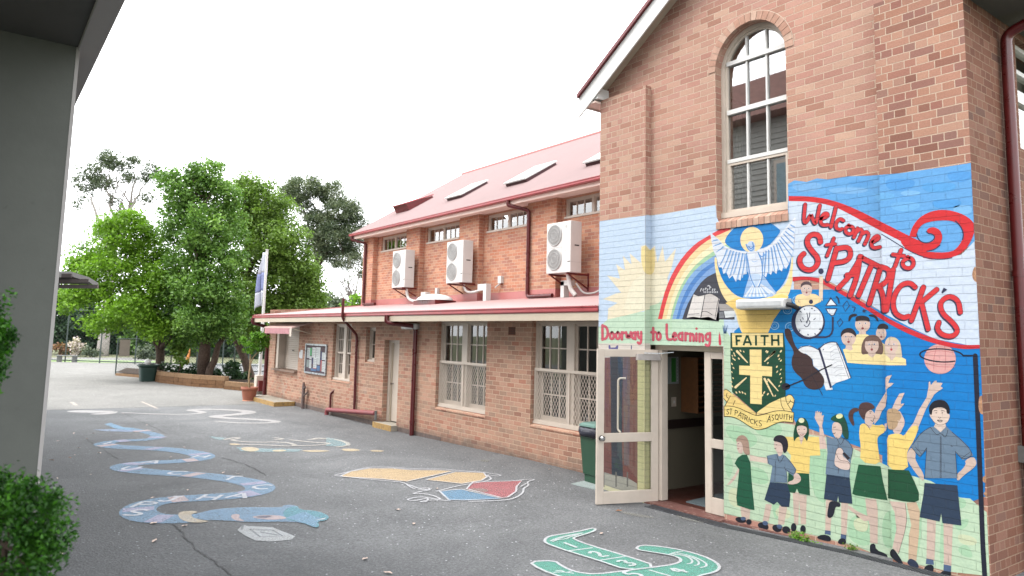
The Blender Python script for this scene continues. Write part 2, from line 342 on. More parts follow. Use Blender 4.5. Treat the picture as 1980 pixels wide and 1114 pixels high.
# ------------------------------------------------------------------ object helpers
def tag(o, label=None, cat=None, group=None, kind=None):
    if label: o['label'] = label
    if cat: o['category'] = cat
    if group: o['group'] = group
    if kind: o['kind'] = kind
    return o
def thing(name, loc, label, cat, group=None):
    o = bpy.data.objects.new(name, None); col.objects.link(o); o.location = Vector(loc); o.empty_display_size = 0.2
    o['org'] = list(loc); return tag(o, label, cat, group)
def org_of(o):
    while o.parent is not None: o = o.parent
    return Vector(o.location)
class MB:
    def __init__(s): s.v = []; s.f = []; s.m = []; s.sm = []; s.mats = []
    def mi(s, mat):
        if isinstance(mat, str): mat = M[mat]
        if mat not in s.mats: s.mats.append(mat)
        return s.mats.index(mat)
    def poly(s, pts, mat, smooth=False):
        n = len(s.v); s.v += [tuple(map(float, p)) for p in pts]; s.f.append(list(range(n, n+len(pts)))); s.m.append(s.mi(mat)); s.sm.append(smooth)
    def grid(s, rows, mat, smooth=True, closed=False):
        n = len(s.v); k = len(rows[0])
        for r in rows: s.v += [tuple(map(float, p)) for p in r]
        mi = s.mi(mat)
        for i in range(len(rows)-1):
            for j in range(k if closed else k-1):
                j2 = (j+1) % k
                s.f.append([n+i*k+j, n+i*k+j2, n+(i+1)*k+j2, n+(i+1)*k+j]); s.m.append(mi); s.sm.append(smooth)
    def box(s, x0, x1, y0, y1, z0, z1, mat):
        s.hexa([(x0, y0, z0), (x1, y0, z0), (x1, y1, z0), (x0, y1, z0), (x0, y0, z1), (x1, y0, z1), (x1, y1, z1), (x0, y1, z1)], mat)
    def hexa(s, p, mat):
        n = len(s.v); s.v += [tuple(map(float, q)) for q in p]; mi = s.mi(mat)
        for f in ((0, 3, 2, 1), (4, 5, 6, 7), (0, 1, 5, 4), (1, 2, 6, 5), (2, 3, 7, 6), (3, 0, 4, 7)):
            s.f.append([n+i for i in f]); s.m.append(mi); s.sm.append(False)
    def bar(s, a, b, w, d, mat, up=(0, 0, 1)):
        a, b = Vector(a), Vector(b); t = (b-a).normalized(); u = Vector(up)
        if abs(t.dot(u)) > 0.98: u = Vector((0, 1, 0))
        x = t.cross(u).normalized()*w/2; y = t.cross(x).normalized()*d/2
        s.hexa([a-x-y, a+x-y, a+x+y, a-x+y, b-x-y, b+x-y, b+x+y, b-x+y], mat)
    def tube(s, pts, rad, mat, seg=10, cap=True, smooth=True):
        pts = [Vector(p) for p in pts]; n = len(pts)
        if not hasattr(rad, '__len__'): rad = [rad]*n
        rows = []; prev = None
        for i, p in enumerate(pts):
            t = (pts[min(i+1, n-1)]-pts[max(i-1, 0)])
            t = t.normalized() if t.length > 1e-9 else Vector((0, 0, 1))
            if prev is None:
                a = Vector((1, 0, 0)) if abs(t.x) < 0.8 else Vector((0, 1, 0)); x = t.cross(a).normalized()
            else: x = (prev - t*prev.dot(t)).normalized()
            prev = x; y = t.cross(x)
            rows.append([p + (x*math.cos(2*math.pi*k/seg)+y*math.sin(2*math.pi*k/seg))*rad[i] for k in range(seg)])
        s.grid(rows, mat, smooth, True)
        if cap:
            s.poly(list(reversed(rows[0])), mat); s.poly(rows[-1], mat)
    def lathe(s, c, prof, mat, seg=24, cap=True):
        rows = [[(c[0]+r*math.cos(2*math.pi*k/seg), c[1]+r*math.sin(2*math.pi*k/seg), c[2]+z) for k in range(seg)] for r, z in prof]
        s.grid(rows, mat, True, True)
        if cap: s.poly(list(reversed(rows[0])), mat); s.poly(rows[-1], mat)
    def build(s, name, parent=None, org=None, bevel=0.0):
        o_ = org_of(parent) if parent is not None else Vector(org if org is not None else (0, 0, 0))
        me = bpy.data.meshes.new(name)
        me.from_pydata([(v[0]-o_.x, v[1]-o_.y, v[2]-o_.z) for v in s.v], [], s.f)
        for mt in s.mats: me.materials.append(mt)
        me.polygons.foreach_set('material_index', s.m); me.polygons.foreach_set('use_smooth', s.sm); me.update()
        o = bpy.data.objects.new(name, me); col.objects.link(o)
        if parent is not None: o.parent = parent
        else: o.location = o_
        if bevel:
            b = o.modifiers.new('bevel', 'BEVEL'); b.width = bevel; b.segments = 2; b.limit_method = 'ANGLE'; b.angle_limit = R(40)
        return o
def copy_tree(o, parent=None):
    c = o.copy(); col.objects.link(c)
    if parent is not None: c.parent = parent
    for ch in o.children: copy_tree(ch, c)
    return c
def arc_pts(pts, r=0.08, n=5):
    """round the corners of a pipe run"""
    pts = [Vector(p) for p in pts]; out = [pts[0]]
    for i in range(1, len(pts)-1):
        a, b, c = pts[i-1], pts[i], pts[i+1]
        ra = min(r, (a-b).length*0.45, (c-b).length*0.45)
        p0 = b+(a-b).normalized()*ra; p1 = b+(c-b).normalized()*ra
        for k in range(n+1):
            t = k/n; out.append(p0*(1-t)**2 + b*2*t*(1-t) + p1*t*t)
    out.append(pts[-1]); return out
def wall_y(mb, x0, x1, z0, z1, y, holes, mat, depth, ztop=None):
    """wall facing -y with rectangular openings (hx0,hx1,hz0,hz1[,depth]) and their reveals"""
    xs = sorted(set([x0, x1] + [h[i] for h in holes for i in (0, 1)])); zs = sorted(set([z0, z1] + [h[i] for h in holes for i in (2, 3)]))
    for a, b in zip(xs, xs[1:]):
        for c, d in zip(zs, zs[1:]):
            mx, mz = (a+b)/2, (c+d)/2
            if any(h[0] < mx < h[1] and h[2] < mz < h[3] for h in holes): continue
            mb.poly([(a, y, c), (b, y, c), (b, y, d), (a, y, d)], mat)
    for h in holes:
        a, b, c, d = h[:4]; yd = y + (h[4] if len(h) > 4 else depth)
        mb.poly([(a, y, c), (a, y, d), (a, yd, d), (a, yd, c)], mat); mb.poly([(b, y, c), (b, yd, c), (b, yd, d), (b, y, d)], mat)
        mb.poly([(a, y, d), (b, y, d), (b, yd, d), (a, yd, d)], mat)
        if d > c and c > z0: mb.poly([(a, y, c), (a, yd, c), (b, yd, c), (b, y, c)], mat)
def corrugated(mb, x0, x1, y0, z0, y1, z1, mat, pitch=0.076, amp=0.009, thick=0.0):
    n = int((x1-x0)/pitch*6); xs = np.linspace(x0, x1, n+1)
    w = amp*np.sin(2*np.pi*(xs-x0)/pitch)
    L = math.hypot(y1-y0, z1-z0); ny, nz = -(z1-z0)/L, (y1-y0)/L
    rows = []
    for t in (0.0, 0.33, 0.66, 1.0):
        y, z = y0+(y1-y0)*t, z0+(z1-z0)*t
        rows.append([(x, y+ny*a, z+nz*a) for x, a in zip(xs, w)])
    mb.grid(rows, mat, True)

# ------------------------------------------------------------------ ground
def sheet(name, xs, ys, mat, lift=0.0, kind='structure'):
    mb = MB(); rows = [[(x, y, gz(x, y)+lift) for x in xs] for y in ys]
    mb.grid(rows, mat, True); return tag(mb.build(name), kind=kind)
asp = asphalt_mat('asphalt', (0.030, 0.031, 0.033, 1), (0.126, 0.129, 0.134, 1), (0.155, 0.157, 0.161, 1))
asp2 = asphalt_mat('weathered_asphalt', (0.12, 0.118, 0.113, 1), (0.23, 0.226, 0.215, 1), (0.245, 0.238, 0.226, 1))
asp3 = asphalt_mat('court_surface', (0.14, 0.14, 0.144, 1), (0.21, 0.21, 0.216, 1), (0.215, 0.215, 0.222, 1))
far = asphalt_mat('far_ground', (0.10, 0.11, 0.07, 1), (0.17, 0.18, 0.10, 1), (0.20, 0.19, 0.13, 1))
gx = GXS[:1] + [-300, -120, -60] + GXS[1:-1] + [3, 10, 40, 300, 900]
sheet('ground', gx, [-900, -200, -40, -10, 0, 10, 40, 200, 900], far, -0.012)
asp_w = 1
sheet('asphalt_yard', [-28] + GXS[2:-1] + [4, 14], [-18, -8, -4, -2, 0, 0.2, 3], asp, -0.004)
# paler, older car park surface beyond the yard, then the white court slab
mb = MB()
edge = [(-60, -30)] + [tuple(ground(px, py)[:2]) for px, py in ((60, 793), (130, 792), (300, 787), (440, 783), (505, 781))] + [(-21.6, 0.3), (-22.4, 3), (-60, 3)]
mb.poly([(x, y, gz(x, y)) for x, y in edge], asp2); tag(mb.build('car_park'), kind='structure')
mb = MB(); mb.poly([(x, y, gz(x)+0.004) for x, y in ((-52.5, -30), (-38.5, -30), (-37.2, -2), (-35.8, 3), (-31, 12), (-31, 26), (-42, 26), (-50, 4))], asp3)
tag(mb.build('court_slab'), kind='structure')
# long cracks in the yard
mb = MB(); crack = plain('crack_tar', (84, 84, 86), 0.9, k=0.7)
def crack_line(pts, w, mb, jit=0.02):
    P_ = []
    for a, b in zip(pts, pts[1:]):
        for t in np.linspace(0, 1, 9)[:-1]: P_.append((a[0]+(b[0]-a[0])*t, a[1]+(b[1]-a[1])*t))
    P_ = [ground(*p) + np.array([rnd.uniform(-jit, jit), rnd.uniform(-jit, jit), 0.002]) for p in P_]
    for a, b in zip(P_, P_[1:]):
        d = (b-a); n = np.array([-d[1], d[0], 0]); n = n/np.linalg.norm(n)*w*rnd.uniform(0.3, 1.0)/2
        mb.poly([a-n, a+n, b+n, b-n], crack)
crack_line([(336, 1012), (352, 1030), (380, 1062), (420, 1090), (450, 1114)], 0.022, mb)
crack_line([(240, 800), (290, 823), (330, 842)], 0.018, mb); crack_line([(165, 848), (200, 870), (230, 890)], 0.018, mb); crack_line([(430, 885), (480, 900), (520, 922)], 0.02, mb)
tag(mb.build('asphalt_crack'), kind='structure')

# ------------------------------------------------------------------ windows
def sash(fr, gl, x0, x1, z0, z1, y, fw, cols, rows, bar, mat='cream', d=0.035, glass='glass', bot=None):
    bot = bot or fw
    fr.box(x0, x0+fw, y, y+d, z0, z1, mat); fr.box(x1-fw, x1, y, y+d, z0, z1, mat)
    fr.box(x0+fw, x1-fw, y, y+d, z0, z0+bot, mat); fr.box(x0+fw, x1-fw, y, y+d, z1-fw, z1, mat)
    a, b, c, e = x0+fw, x1-fw, z0+bot, z1-fw
    for i in range(1, cols):
        x = a+(b-a)*i/cols; fr.box(x-bar/2, x+bar/2, y+0.004, y+d-0.004, c, e, mat)
    for j in range(1, rows):
        z = c+(e-c)*j/rows
        for i in range(cols):
            xa = a+(b-a)*i/cols+(bar/2 if i else 0); xb = a+(b-a)*(i+1)/cols-(bar/2 if i < cols-1 else 0)
            fr.box(xa, xb, y+0.006, y+d-0.006, z-bar/2, z+bar/2, mat)
    gl.poly([(a, y+d*0.6, c), (b, y+d*0.6, c), (b, y+d*0.6, e), (a, y+d*0.6, e)], glass)
def lattice(mb, x0, x1, z0, z1, y, dw, dh, w, mat):
    s = dh/dw
    for sg, yy in ((1, y), (-1, y+0.003)):
        n0 = int((x0-(z1-z0)/s-x0)/dw)-1
        k = n0
        while True:
            xa = x0+k*dw
            if xa > x1+(z1-z0)/s: break
            # line x = xa + sg*(z-z0)/s
            pts = []
            if sg > 0: za = max(z0, z0+(x0-xa)*s); zb = min(z1, z0+(x1-xa)*s)
            else: za = max(z0, z0+(xa-x1)*s); zb = min(z1, z0+(xa-x0)*s)
            if zb-za > 0.01:
                A = (xa+sg*(za-z0)/s, za); B_ = (xa+sg*(zb-z0)/s, zb); h = w/2
                mb.poly([(A[0]-h, yy, A[1]), (A[0]+h, yy, A[1]), (B_[0]+h, yy, B_[1]), (B_[0]-h, yy, B_[1])], mat)
            k += 1

# ------------------------------------------------------------------ the brick wing
WY, UY, RY = 0.52, 3.70, 3.88            # lower wall, upper piers, upper wall between the piers
XL, XR = -22.1, -5.23
wing = thing('brick_wing', (-14, WY, -0.1), 'long two storey brick wing with red corrugated roofs and cream windows', 'building')
H1, H2 = (-10.88, -8.97, 0.60, 2.475), (-7.54, -5.62, 0.60, 2.475)
HC, HS, HD = (-16.58, -15.36, 0.84, 2.42), (-14.46, -13.92, 1.42, 2.33), (-13.40, -12.62, -0.02, 2.03)
HSH = (-21.38, -19.22, 0.90, 2.36)
mb = MB()
wall_y(mb, XL, XR, -0.12, 2.49, WY, [H1+(0.10,), H2+(0.10,), HC+(0.10,), HS+(0.12,), HD+(0.22,), HSH+(0.30,)], 'brick_low', 0.1)
mb.poly([(XL, 6, -0.12), (XL, WY, -0.12), (XL, WY, 2.9), (XL, 3.7, 3.1), (XL, 6, 3.1)], 'brick_low')
# sloping brick sills
for h in (H1, H2, HC, HS):
    mb.hexa([(h[0], WY-0.012, h[2]-0.02), (h[1], WY-0.012, h[2]-0.02), (h[1], WY+0.10, h[2]-0.02), (h[0], WY+0.10, h[2]-0.02),
             (h[0], WY-0.012, h[2]+0.002), (h[1], WY-0.012, h[2]+0.002), (h[1], WY+0.10, h[2]+0.055), (h[0], WY+0.10, h[2]+0.055)], 'brick_low')
mb.box(-12.10-0.12, -12.10+0.0, WY-0.004, WY+0.05, 2.2, 2.3, 'brick_low')
w_ = mb.build('lower_wall', wing)
mb = MB(); v_ = onY(990, 640, WY); mb.box(v_[0]-0.11, v_[0]+0.11, WY-0.006, WY+0.02, v_[2]-0.075, v_[2]+0.075, plain('vent_brick', (120, 72, 52), 0.9))
for i in range(6):
    for j in range(4): mb.box(v_[0]-0.09+i*0.033, v_[0]-0.075+i*0.033, WY-0.008, WY-0.005, v_[2]-0.055+j*0.032, v_[2]-0.038+j*0.032, 'dark')
mb.build('air_vent', wing)
# plinth damp course darker base
mb = MB(); mb.box(XL+0.02, -10.6, WY-0.006, WY+0.01, -0.12, 0.015, plain('plinth_render', (120, 104, 98), 0.9, 0, 0.25, 9)); mb.build('plinth', wing)

def back_room(x0, x1, z0, z1, y, mats=('int_dark', 'int_dark')):
    mb = MB()
    mb.poly([(x0, y, z0), (x1, y, z0), (x1, y, z1), (x0, y, z1)], mats[0]); return mb
for hi, h in enumerate((H1, H2)):
    fr = MB(); gl = MB(); a, b, c, d = h; y = WY+0.10
    c += 0.055
    fr.box(a, a+0.07, y, y+0.13, c+0.03, d, 'cream'); fr.box(b-0.07, b, y, y+0.13, c+0.03, d, 'cream')
    fr.box(a-0.02, b+0.02, y-0.045, y+0.13, c-0.01, c+0.03, 'cream'); fr.box(a+0.07, b-0.07, y, y+0.13, d-0.05, d, 'cream')
    mid = (a+b)/2; fr.box(mid-0.10, mid+0.10, y, y+0.13, c+0.03, d-0.05, 'cream')
    zs = 1.60
    for p, q in ((a+0.07, mid-0.10), (mid+0.10, b-0.07)):
        sash(fr, gl, p, q, zs-0.04, d-0.05, y+0.045, 0.04, 3, 2, 0.022)
        sash(fr, gl, p, q, c+0.03, zs+0.0, y+0.088, 0.05, 3, 2, 0.022, bot=0.10)
    f = fr.build('window', wing); gl.build('window_glass', f)
    sc = MB(); sy = y-0.028
    sc.box(a+0.01, b-0.01, sy, sy+0.026, zs-0.02, zs+0.03, 'cream'); sc.box(a+0.01, b-0.01, sy, sy+0.026, c+0.032, c+0.065, 'cream')
    for x in (a+0.01, mid-0.018, b-0.046): sc.box(x, x+0.036, sy, sy+0.026, c+0.065, zs-0.02, 'cream')
    lattice(sc, a+0.046, b-0.046, c+0.065, zs-0.02, sy+0.012, 0.072, 0.125, 0.0115, 'cream')
    sc.build('security_screen', f)
# double sash window beside the notice board
fr = MB(); gl = MB(); a, b, c, d = HC; y = WY+0.09; c += 0.05
fr.box(a, a+0.07, y, y+0.12, c+0.04, d, 'cream'); fr.box(b-0.07, b, y, y+0.12, c+0.04, d, 'cream'); fr.box(a-0.01, b+0.01, y-0.05, y+0.12, c-0.01, c+0.04, 'cream'); fr.box(a+0.07, b-0.07, y, y+0.12, d-0.05, d, 'cream')
mid = (a+b)/2; fr.box(mid-0.09, mid+0.09, y, y+0.12, c+0.04, d-0.05, 'cream')
for p, q in ((a+0.07, mid-0.09), (mid+0.09, b-0.07)):
    zm = 1.62; sash(fr, gl, p, q, zm-0.02, d-0.05, y+0.03, 0.045, 3, 2, 0.02); sash(fr, gl, p, q, c+0.04, zm+0.02, y+0.07, 0.05, 3, 2, 0.02, bot=0.12)
f = fr.build('window', wing); gl.build('window_glass', f)
fr = MB(); gl = MB(); a, b, c, d = HS; y = WY+0.11; c += 0.05
fr.box(a-0.0, b+0.0, y-0.05, y+0.1, c-0.01, c+0.035, 'cream'); fr.box(a, a+0.06, y, y+0.1, c+0.035, d, 'cream'); fr.box(b-0.06, b, y, y+0.1, c+0.035, d, 'cream'); fr.box(a+0.06, b-0.06, y, y+0.1, d-0.05, d, 'cream')
sash(fr, gl, a+0.06, b-0.06, c+0.035, d-0.05, y+0.03, 0.045, 1, 2, 0.025)
f = fr.build('window', wing); gl.build('window_glass', f)
# door
a, b, c, d = HD; y = WY+0.13; mb = MB()
mb.box(a, a+0.10, y, y+0.12, 0.06, d, 'cream'); mb.box(b-0.10, b, y, y+0.12, 0.06, d, 'cream'); mb.box(a+0.10, b-0.10, y, y+0.12, d-0.07, d, 'cream')
mb.box(a+0.10, a+0.13, y+0.03, y+0.12, 0.06, d-0.07, 'cream_dim'); fr_ = mb.build('door_frame', wing)
mb = MB(); mb.box(a+0.132, b-0.102, y+0.06, y+0.10, 0.075, d-0.075, 'cream'); dr = mb.build('door', wing)
mb = MB(); mb.tube([(a+0.20, y+0.06, 0.97), (a+0.20, y+0.02, 0.97)], 0.016, 'chrome', 12); mb.lathe((0, 0, 0), [(0.0, 0)], 'chrome') if False else None
mb.tube([(a+0.20, y+0.02, 0.97), (a+0.20, y-0.012, 0.97)], [0.012, 0.028], 'chrome', 12); mb.build('door_knob', dr)
mb = MB(); mb.box(a-0.12, b+0.06, WY-0.16, WY+0.22, -0.10, 0.045, 'concrete'); mb.box(a-0.123, b+0.063, WY-0.175, WY-0.162, -0.10, 0.048, 'yellow_edge'); mb.build('door_step', wing, bevel=0.012)
# roller shutter bay
a, b, c, d = HSH; y = WY+0.28; mb = MB()
n = 22
for i in range(n):
    z0_ = c+0.06+(d-c-0.06)*i/n; z1_ = c+0.06+(d-c-0.06)*(i+1)/n
    mb.hexa([(a+0.22, y-0.012, z0_), (b-0.02, y-0.012, z0_), (b-0.02, y+0.02, z0_), (a+0.22, y+0.02, z0_), (a+0.22, y-0.002, z1_-0.006), (b-0.02, y-0.002, z1_-0.006), (b-0.02, y+0.02, z1_-0.006), (a+0.22, y+0.02, z1_-0.006)], 'cream')
mb.box(a+0.9, a+1.05, y-0.03, y-0.013, 1.55, 1.58, 'black')
sh = mb.build('roller_shutter', wing)
mb = MB(); mb.box(a+0.002, a+0.22, y-0.24, y+0.02, c+0.06, d, 'cream'); mb.box(a-0.04, b+0.0, WY-0.10, y+0.02, c, c+0.055, plain('sill_board', (150, 122, 104), 0.6)); mb.build('shutter_frame', wing)
# fascia, gutter and the low roof
mb = MB(); mb.box(XL-0.14, XR, 0.0, 0.03, 2.462, 2.590, 'cream_dim'); mb.box(XL-0.14, XR, 0.03, WY, 2.482, 2.50, 'cream_dim'); mb.box(XL-0.14, XL-0.11, 0.125, 3.4, 2.485, 2.64, 'cream_dim'); mb.build('fascia', wing)
def gutter(mb, x0, x1, y, z, mat, w=0.115, h=0.095):
    prof = [(y+w, z+h), (y+w, z), (y+0.012, z), (y, z+0.02), (y, z+h*0.62), (y+0.012, z+h*0.72), (y-0.006, z+h*0.84), (y-0.006, z+h), (y+0.006, z+h), (y+0.012, z+0.02), (y+w-0.01, z+0.012)]
    mb.grid([[(x0, a_, b_) for a_, b_ in prof], [(x1, a_, b_) for a_, b_ in prof]], mat, False)
    mb.poly([(x0, a_, b_) for a_, b_ in ((y+w, z+h), (y+w, z), (y+0.012, z), (y, z+0.02), (y, z+h))], mat)
mb = MB(); gutter(mb, XL-0.16, XR, -0.022, 2.592, 'gutter'); mb.build('gutter', wing)
mb = MB(); corrugated(mb, XL-0.12, XR, 0.03, 2.692, UY+0.2, 3.17, 'roof_low', amp=0.0095)
mb.box(XL-0.13, XL-0.10, 0.03, UY+0.1, 2.66, 2.69, 'roof') if False else None
mb.build('lower_roof', wing)
mb = MB(); mb.hexa([(XL-0.15, 0.02, 2.66), (XL-0.10, 0.02, 2.66), (XL-0.10, UY+2.2, 3.42), (XL-0.15, UY+2.2, 3.42), (XL-0.15, 0.02, 2.715), (XL-0.10, 0.02, 2.715), (XL-0.10, UY+2.2, 3.475), (XL-0.15, UY+2.2, 3.475)], 'flash'); mb.build('roof_edge_capping', wing)
# upper storey
UX0 = -21.72
pier = [(UX0, -20.90), (-18.42, -17.52), (-15.13, -14.10), (-11.83, -10.68), (-8.3, -7.3)]
uw = []
for pl, pr, pb in (((741, 462), (786, 480), (739, 489)), ((829, 441), (886, 464), (828, 473)), ((946, 413), (1019, 440), (942, 452)), ((1096, 387), (1160, 400), (1092, 425))):
    l = onY(*pl, RY+0.06); bt = onY(*pb, RY+0.06); uw.append([l[0], None, bt[2], 5.60])
for i, w in enumerate(uw): w[1] = w[0]+1.95
mb = MB()
wall_y(mb, UX0, XR, 2.95, 5.66, RY, [(w[0], w[1], w[2], w[3], 0.07) for w in uw], 'brick_up', 0.07)
for a, b in pier:
    mb.poly([(a, UY, 2.95), (b, UY, 2.95), (b, UY, 5.66), (a, UY, 5.66)], 'brick_up'); mb.poly([(b, UY, 2.95), (b, RY, 2.95), (b, RY, 5.66), (b, UY, 5.66)], 'brick_up'); mb.poly([(a, RY, 2.95), (a, UY, 2.95), (a, UY, 5.66), (a, RY, 5.66)], 'brick_up')
mb.poly([(UX0, 12.4, 2.0), (UX0, UY, 2.0), (UX0, UY, 5.66), (UX0, 8.1, 8.6), (UX0, 12.4, 5.66)], 'brick_up')
mb.build('upper_wall', wing)
for w in uw:
    fr = MB(); gl = MB(); a, b, c, d = w; y = RY+0.05
    fr.box(a, a+0.06, y, y+0.1, c+0.05, d, 'cream'); fr.box(b-0.06, b, y, y+0.1, c+0.05, d, 'cream'); fr.box(a-0.01, b+0.01, y-0.07, y+0.1, c, c+0.05, 'cream'); fr.box(a+0.06, b-0.06, y, y+0.1, d-0.05, d, 'cream')
    mid = (a+b)/2; fr.box(mid-0.04, mid+0.04, y, y+0.1, c+0.05, d-0.05, 'cream')
    for p, q in ((a+0.06, mid-0.04), (mid+0.04, b-0.06)): sash(fr, gl, p, q, c+0.05, d-0.05, y+0.02, 0.03, 3, 1, 0.02)
    f = fr.build('upper_window', wing); [gl.mats.__setitem__(i_, glass_mat('upper_glass', (.85, .9, .88, 1), 1.9)) for i_ in range(len(gl.mats))]; gl.build('window_glass', f)
# flashing between the low roof and the upper wall
mb = MB(); pts = [UX0+0.02, -20.89, -18.43, -17.51, -15.14, -14.09, -11.84, -10.67, -8.3, -7.3, XR]
for i, (a, b) in enumerate(zip(pts, pts[1:])):
    yy = UY-0.006 if i % 2 == 0 else RY-0.006
    mb.box(a, b, yy-0.004, yy, 3.06, 3.37, 'flash')
    if i < len(pts)-2: mb.box(b-0.002, b+0.004, UY-0.01, RY-0.006, 3.06, 3.37, 'flash')
mb.build('flashing', wing)
# eaves, fascia, gutter and the steep roof
mb = MB(); mb.box(UX0-0.2, XR, 3.36, 4.05, 5.64, 5.66, 'soffit'); mb.box(UX0-0.2, XR, 3.33, 3.36, 5.60, 5.74, 'soffit')
mb.hexa([(UX0-0.24, 3.30, 5.58), (UX0-0.20, 3.30, 5.58), (UX0-0.20, 8.1, 8.56), (UX0-0.24, 8.1, 8.56), (UX0-0.24, 3.30, 5.76), (UX0-0.20, 3.30, 5.76), (UX0-0.20, 8.1, 8.75), (UX0-0.24, 8.1, 8.75)], 'white'); mb.build('eaves', wing)
mb = MB(); gutter(mb, UX0-0.26, XR, 3.21, 5.70, 'gutter', 0.12, 0.085); mb.build('upper_gutter', wing)
mb = MB(); corrugated(mb, UX0-0.25, XR, 3.27, 5.80, 8.10, 8.80, 'roof', amp=0.009); corrugated(mb, UX0-0.25, XR, 8.10, 8.80, 12.9, 5.80, 'roof', pitch=0.3, amp=0.009)
mb.tube([(UX0-0.25, 8.1, 8.80), (XR, 8.1, 8.80)], 0.07, 'flash', 8); mb.build('upper_roof', wing)
RN, RP = (0, -0.6211, 1), (0, 3.27, 5.80)
def roof_z(y): return 5.80+0.6211*(y-3.27)
for (x0, x1, y0, y1, tilt, kind) in ((-20.75, -19.75, 4.50, 5.45, 0.20, 'm'), (-17.0, -16.1, 4.40, 5.35, 0.02, 'w'), (-13.62, -12.66, 4.30, 5.35, 0.02, 'w'), (-10.25, -9.3, 4.30, 5.35, 0.02, 'w')):
    mb = MB(); h = 0.07
    A = [(x0, y0, roof_z(y0)-0.02), (x1, y0, roof_z(y0)-0.02), (x1, y1, roof_z(y1)-0.02), (x0, y1, roof_z(y1)-0.02)]
    up = Vector((0, -0.5276, 0.8495))
    B2 = [tuple(Vector(p)+up*(h+0.02+(tilt if i < 2 else 0))) for i, p in enumerate(A)]
    mb.hexa(A+B2, 'maroon' if kind == 'm' else plain('skylight_curb', (88, 40, 48), 0.5))
    s_ = mb.build('skylight', wing)
    mb = MB(); C2 = [tuple(Vector(p)+up*0.004+Vector(((-0.03, -0.03)[0] if i in (0, 3) else 0.03, -0.04 if i < 2 else 0.04, -0.025 if i < 2 else 0.025))) for i, p in enumerate(B2)]
    D2 = [tuple(Vector(p)+up*0.04) for p in C2]; mb.hexa(C2+D2, 'white' if kind == 'w' else 'gutter'); mb.build('skylight_pane', s_)
# dome vent on the low roof
mb = MB(); dc = (-15.35, 3.05, 3.09); mb.box(dc[0]-0.62, dc[0]+0.62, dc[1]-0.35, dc[1]+0.35, 3.0, 3.16, 'maroon')
d_ = mb.build('roof_vent', wing)
mb = MB(); rows = []
for i in range(9):
    t = i/8*math.pi/2; rr = math.cos(t); rows.append([(dc[0]+0.72*rr*math.cos(2*math.pi*k/28), dc[1]+0.45*rr*math.sin(2*math.pi*k/28), 3.165+0.19*math.sin(t)) for k in range(28)])
mb.grid(rows, 'white', True, True); mb.poly(list(reversed(rows[0])), 'white'); mb.build('vent_dome', d_)
# dark room behind the windows
mb = MB(); mb.poly([(XL+0.1, 2.6, 0), (XR, 2.6, 0), (XR, 2.6, 2.5), (XL+0.1, 2.6, 2.5)], plain('class_room', (84, 88, 80), 0.9)); mb.poly([(XL+0.1, 0.84, 0.0), (XR, 0.84, 0.0), (XR, 2.6, 0.0), (XL+0.1, 2.6, 0.0)], plain('class_room', (84, 88, 80), 0.9)); mb.poly([(XL+0.1, 0.84, 2.47), (XR, 0.84, 2.47), (XR, 2.6, 2.47), (XL+0.1, 2.6, 2.47)], plain('class_room', (84, 88, 80), 0.9))
mb.poly([(UX0+.1, 5.2, 3.2), (XR, 5.2, 3.2), (XR, 5.2, 5.63), (UX0+.1, 5.2, 5.63)], plain('upper_room_wall', (150, 152, 146), .9)); mb.poly([(UX0+.1, 4.06, 3.2), (XR, 4.06, 3.2), (XR, 5.2, 3.2), (UX0+.1, 5.2, 3.2)], plain('class_room', (84, 88, 80), 0.9))
mb.build('room', wing)
# curtain strips behind the near windows
for h in (H1, H2):
    for x in np.arange(h[0]+0.05, h[1], 0.11):
        if rnd.random() < 0.22:
            mb = MB(); mb.poly([(x, 0.95, 0.6), (x+0.09, 0.97, 0.6), (x+0.09, 0.97, 2.45), (x, 0.95, 2.45)], plain('dull_blind', (128, 128, 116), .8)); mb.build('blind_slat', wing)
# downpipes
def pipe(pts, r, name='downpipe', mat='maroon_pipe', parent=wing, round_=0.09, clips=()):
    mb = MB(); mb.tube(arc_pts(pts, round_), r, mat, 12)
    for c in clips: mb.tube([(c[0], c[1], c[2]-0.03), (c[0], c[1], c[2]+0.03)], r*1.18, mat, 12)
    return mb.build(name, parent)
p = onY(803, 700, WY-0.06)
pipe([(p[0]-0.50, -0.055, 2.60), (p[0]-0.50, -0.055, 2.44), (p[0]-0.03, WY-0.07, 2.36), (p[0]-0.03, WY-0.07, -0.08)], 0.052, clips=[(p[0]-0.03, WY-0.07, 0.22)])
p2 = onY(690, 648, WY-0.05); p2b = onY(664, 612, WY-0.42); pe = onY(679, 795, WY-0.1)
pt = onY(664, 577, -0.06); pg = onY(662, 613, -0.06)
pipe([(pt[0]-0.0, -0.06, pt[2]), (pg[0], -0.06, pg[2]-0.03), (p2[0], WY-0.05, p2[2]), (p2[0]+0.05, WY-0.05, 0.12)], 0.035)
pl = onY(632, 792, WY-0.12); pr = onY(726, 799, WY-0.12)
pipe([(pl[0], WY-0.12, -0.09), (pl[0], WY-0.12, pl[2]), (pr[0], WY-0.12, pr[2])], 0.058, mat=plain('faded_pipe', (158, 72, 76), .5, 0, .15, 6), round_=0.12)
pu = onY(636, 760, WY-0.08); pipe([(pl[0]+0.05, WY-0.05, pl[2]), (pl[0]+0.05, WY-0.05, pu[2]), (pl[0]+0.14, WY+0.02, pu[2]+0.08)], 0.03, mat='maroon_pipe')
mb = MB(); mb.tube([(pr[0]+0.02, WY-0.12, pr[2]-0.16), (pr[0]+0.02, WY-0.12, pr[2]+0.06)], 0.03, 'steel'); mb.build('pipe_bracket', wing)
pipe([(XL-0.03, -0.055, 2.60), (XL-0.03, -0.055, 2.44), (XL+0.05, WY-0.06, 2.30), (XL+0.05, WY-0.06, -0.1)], 0.055)
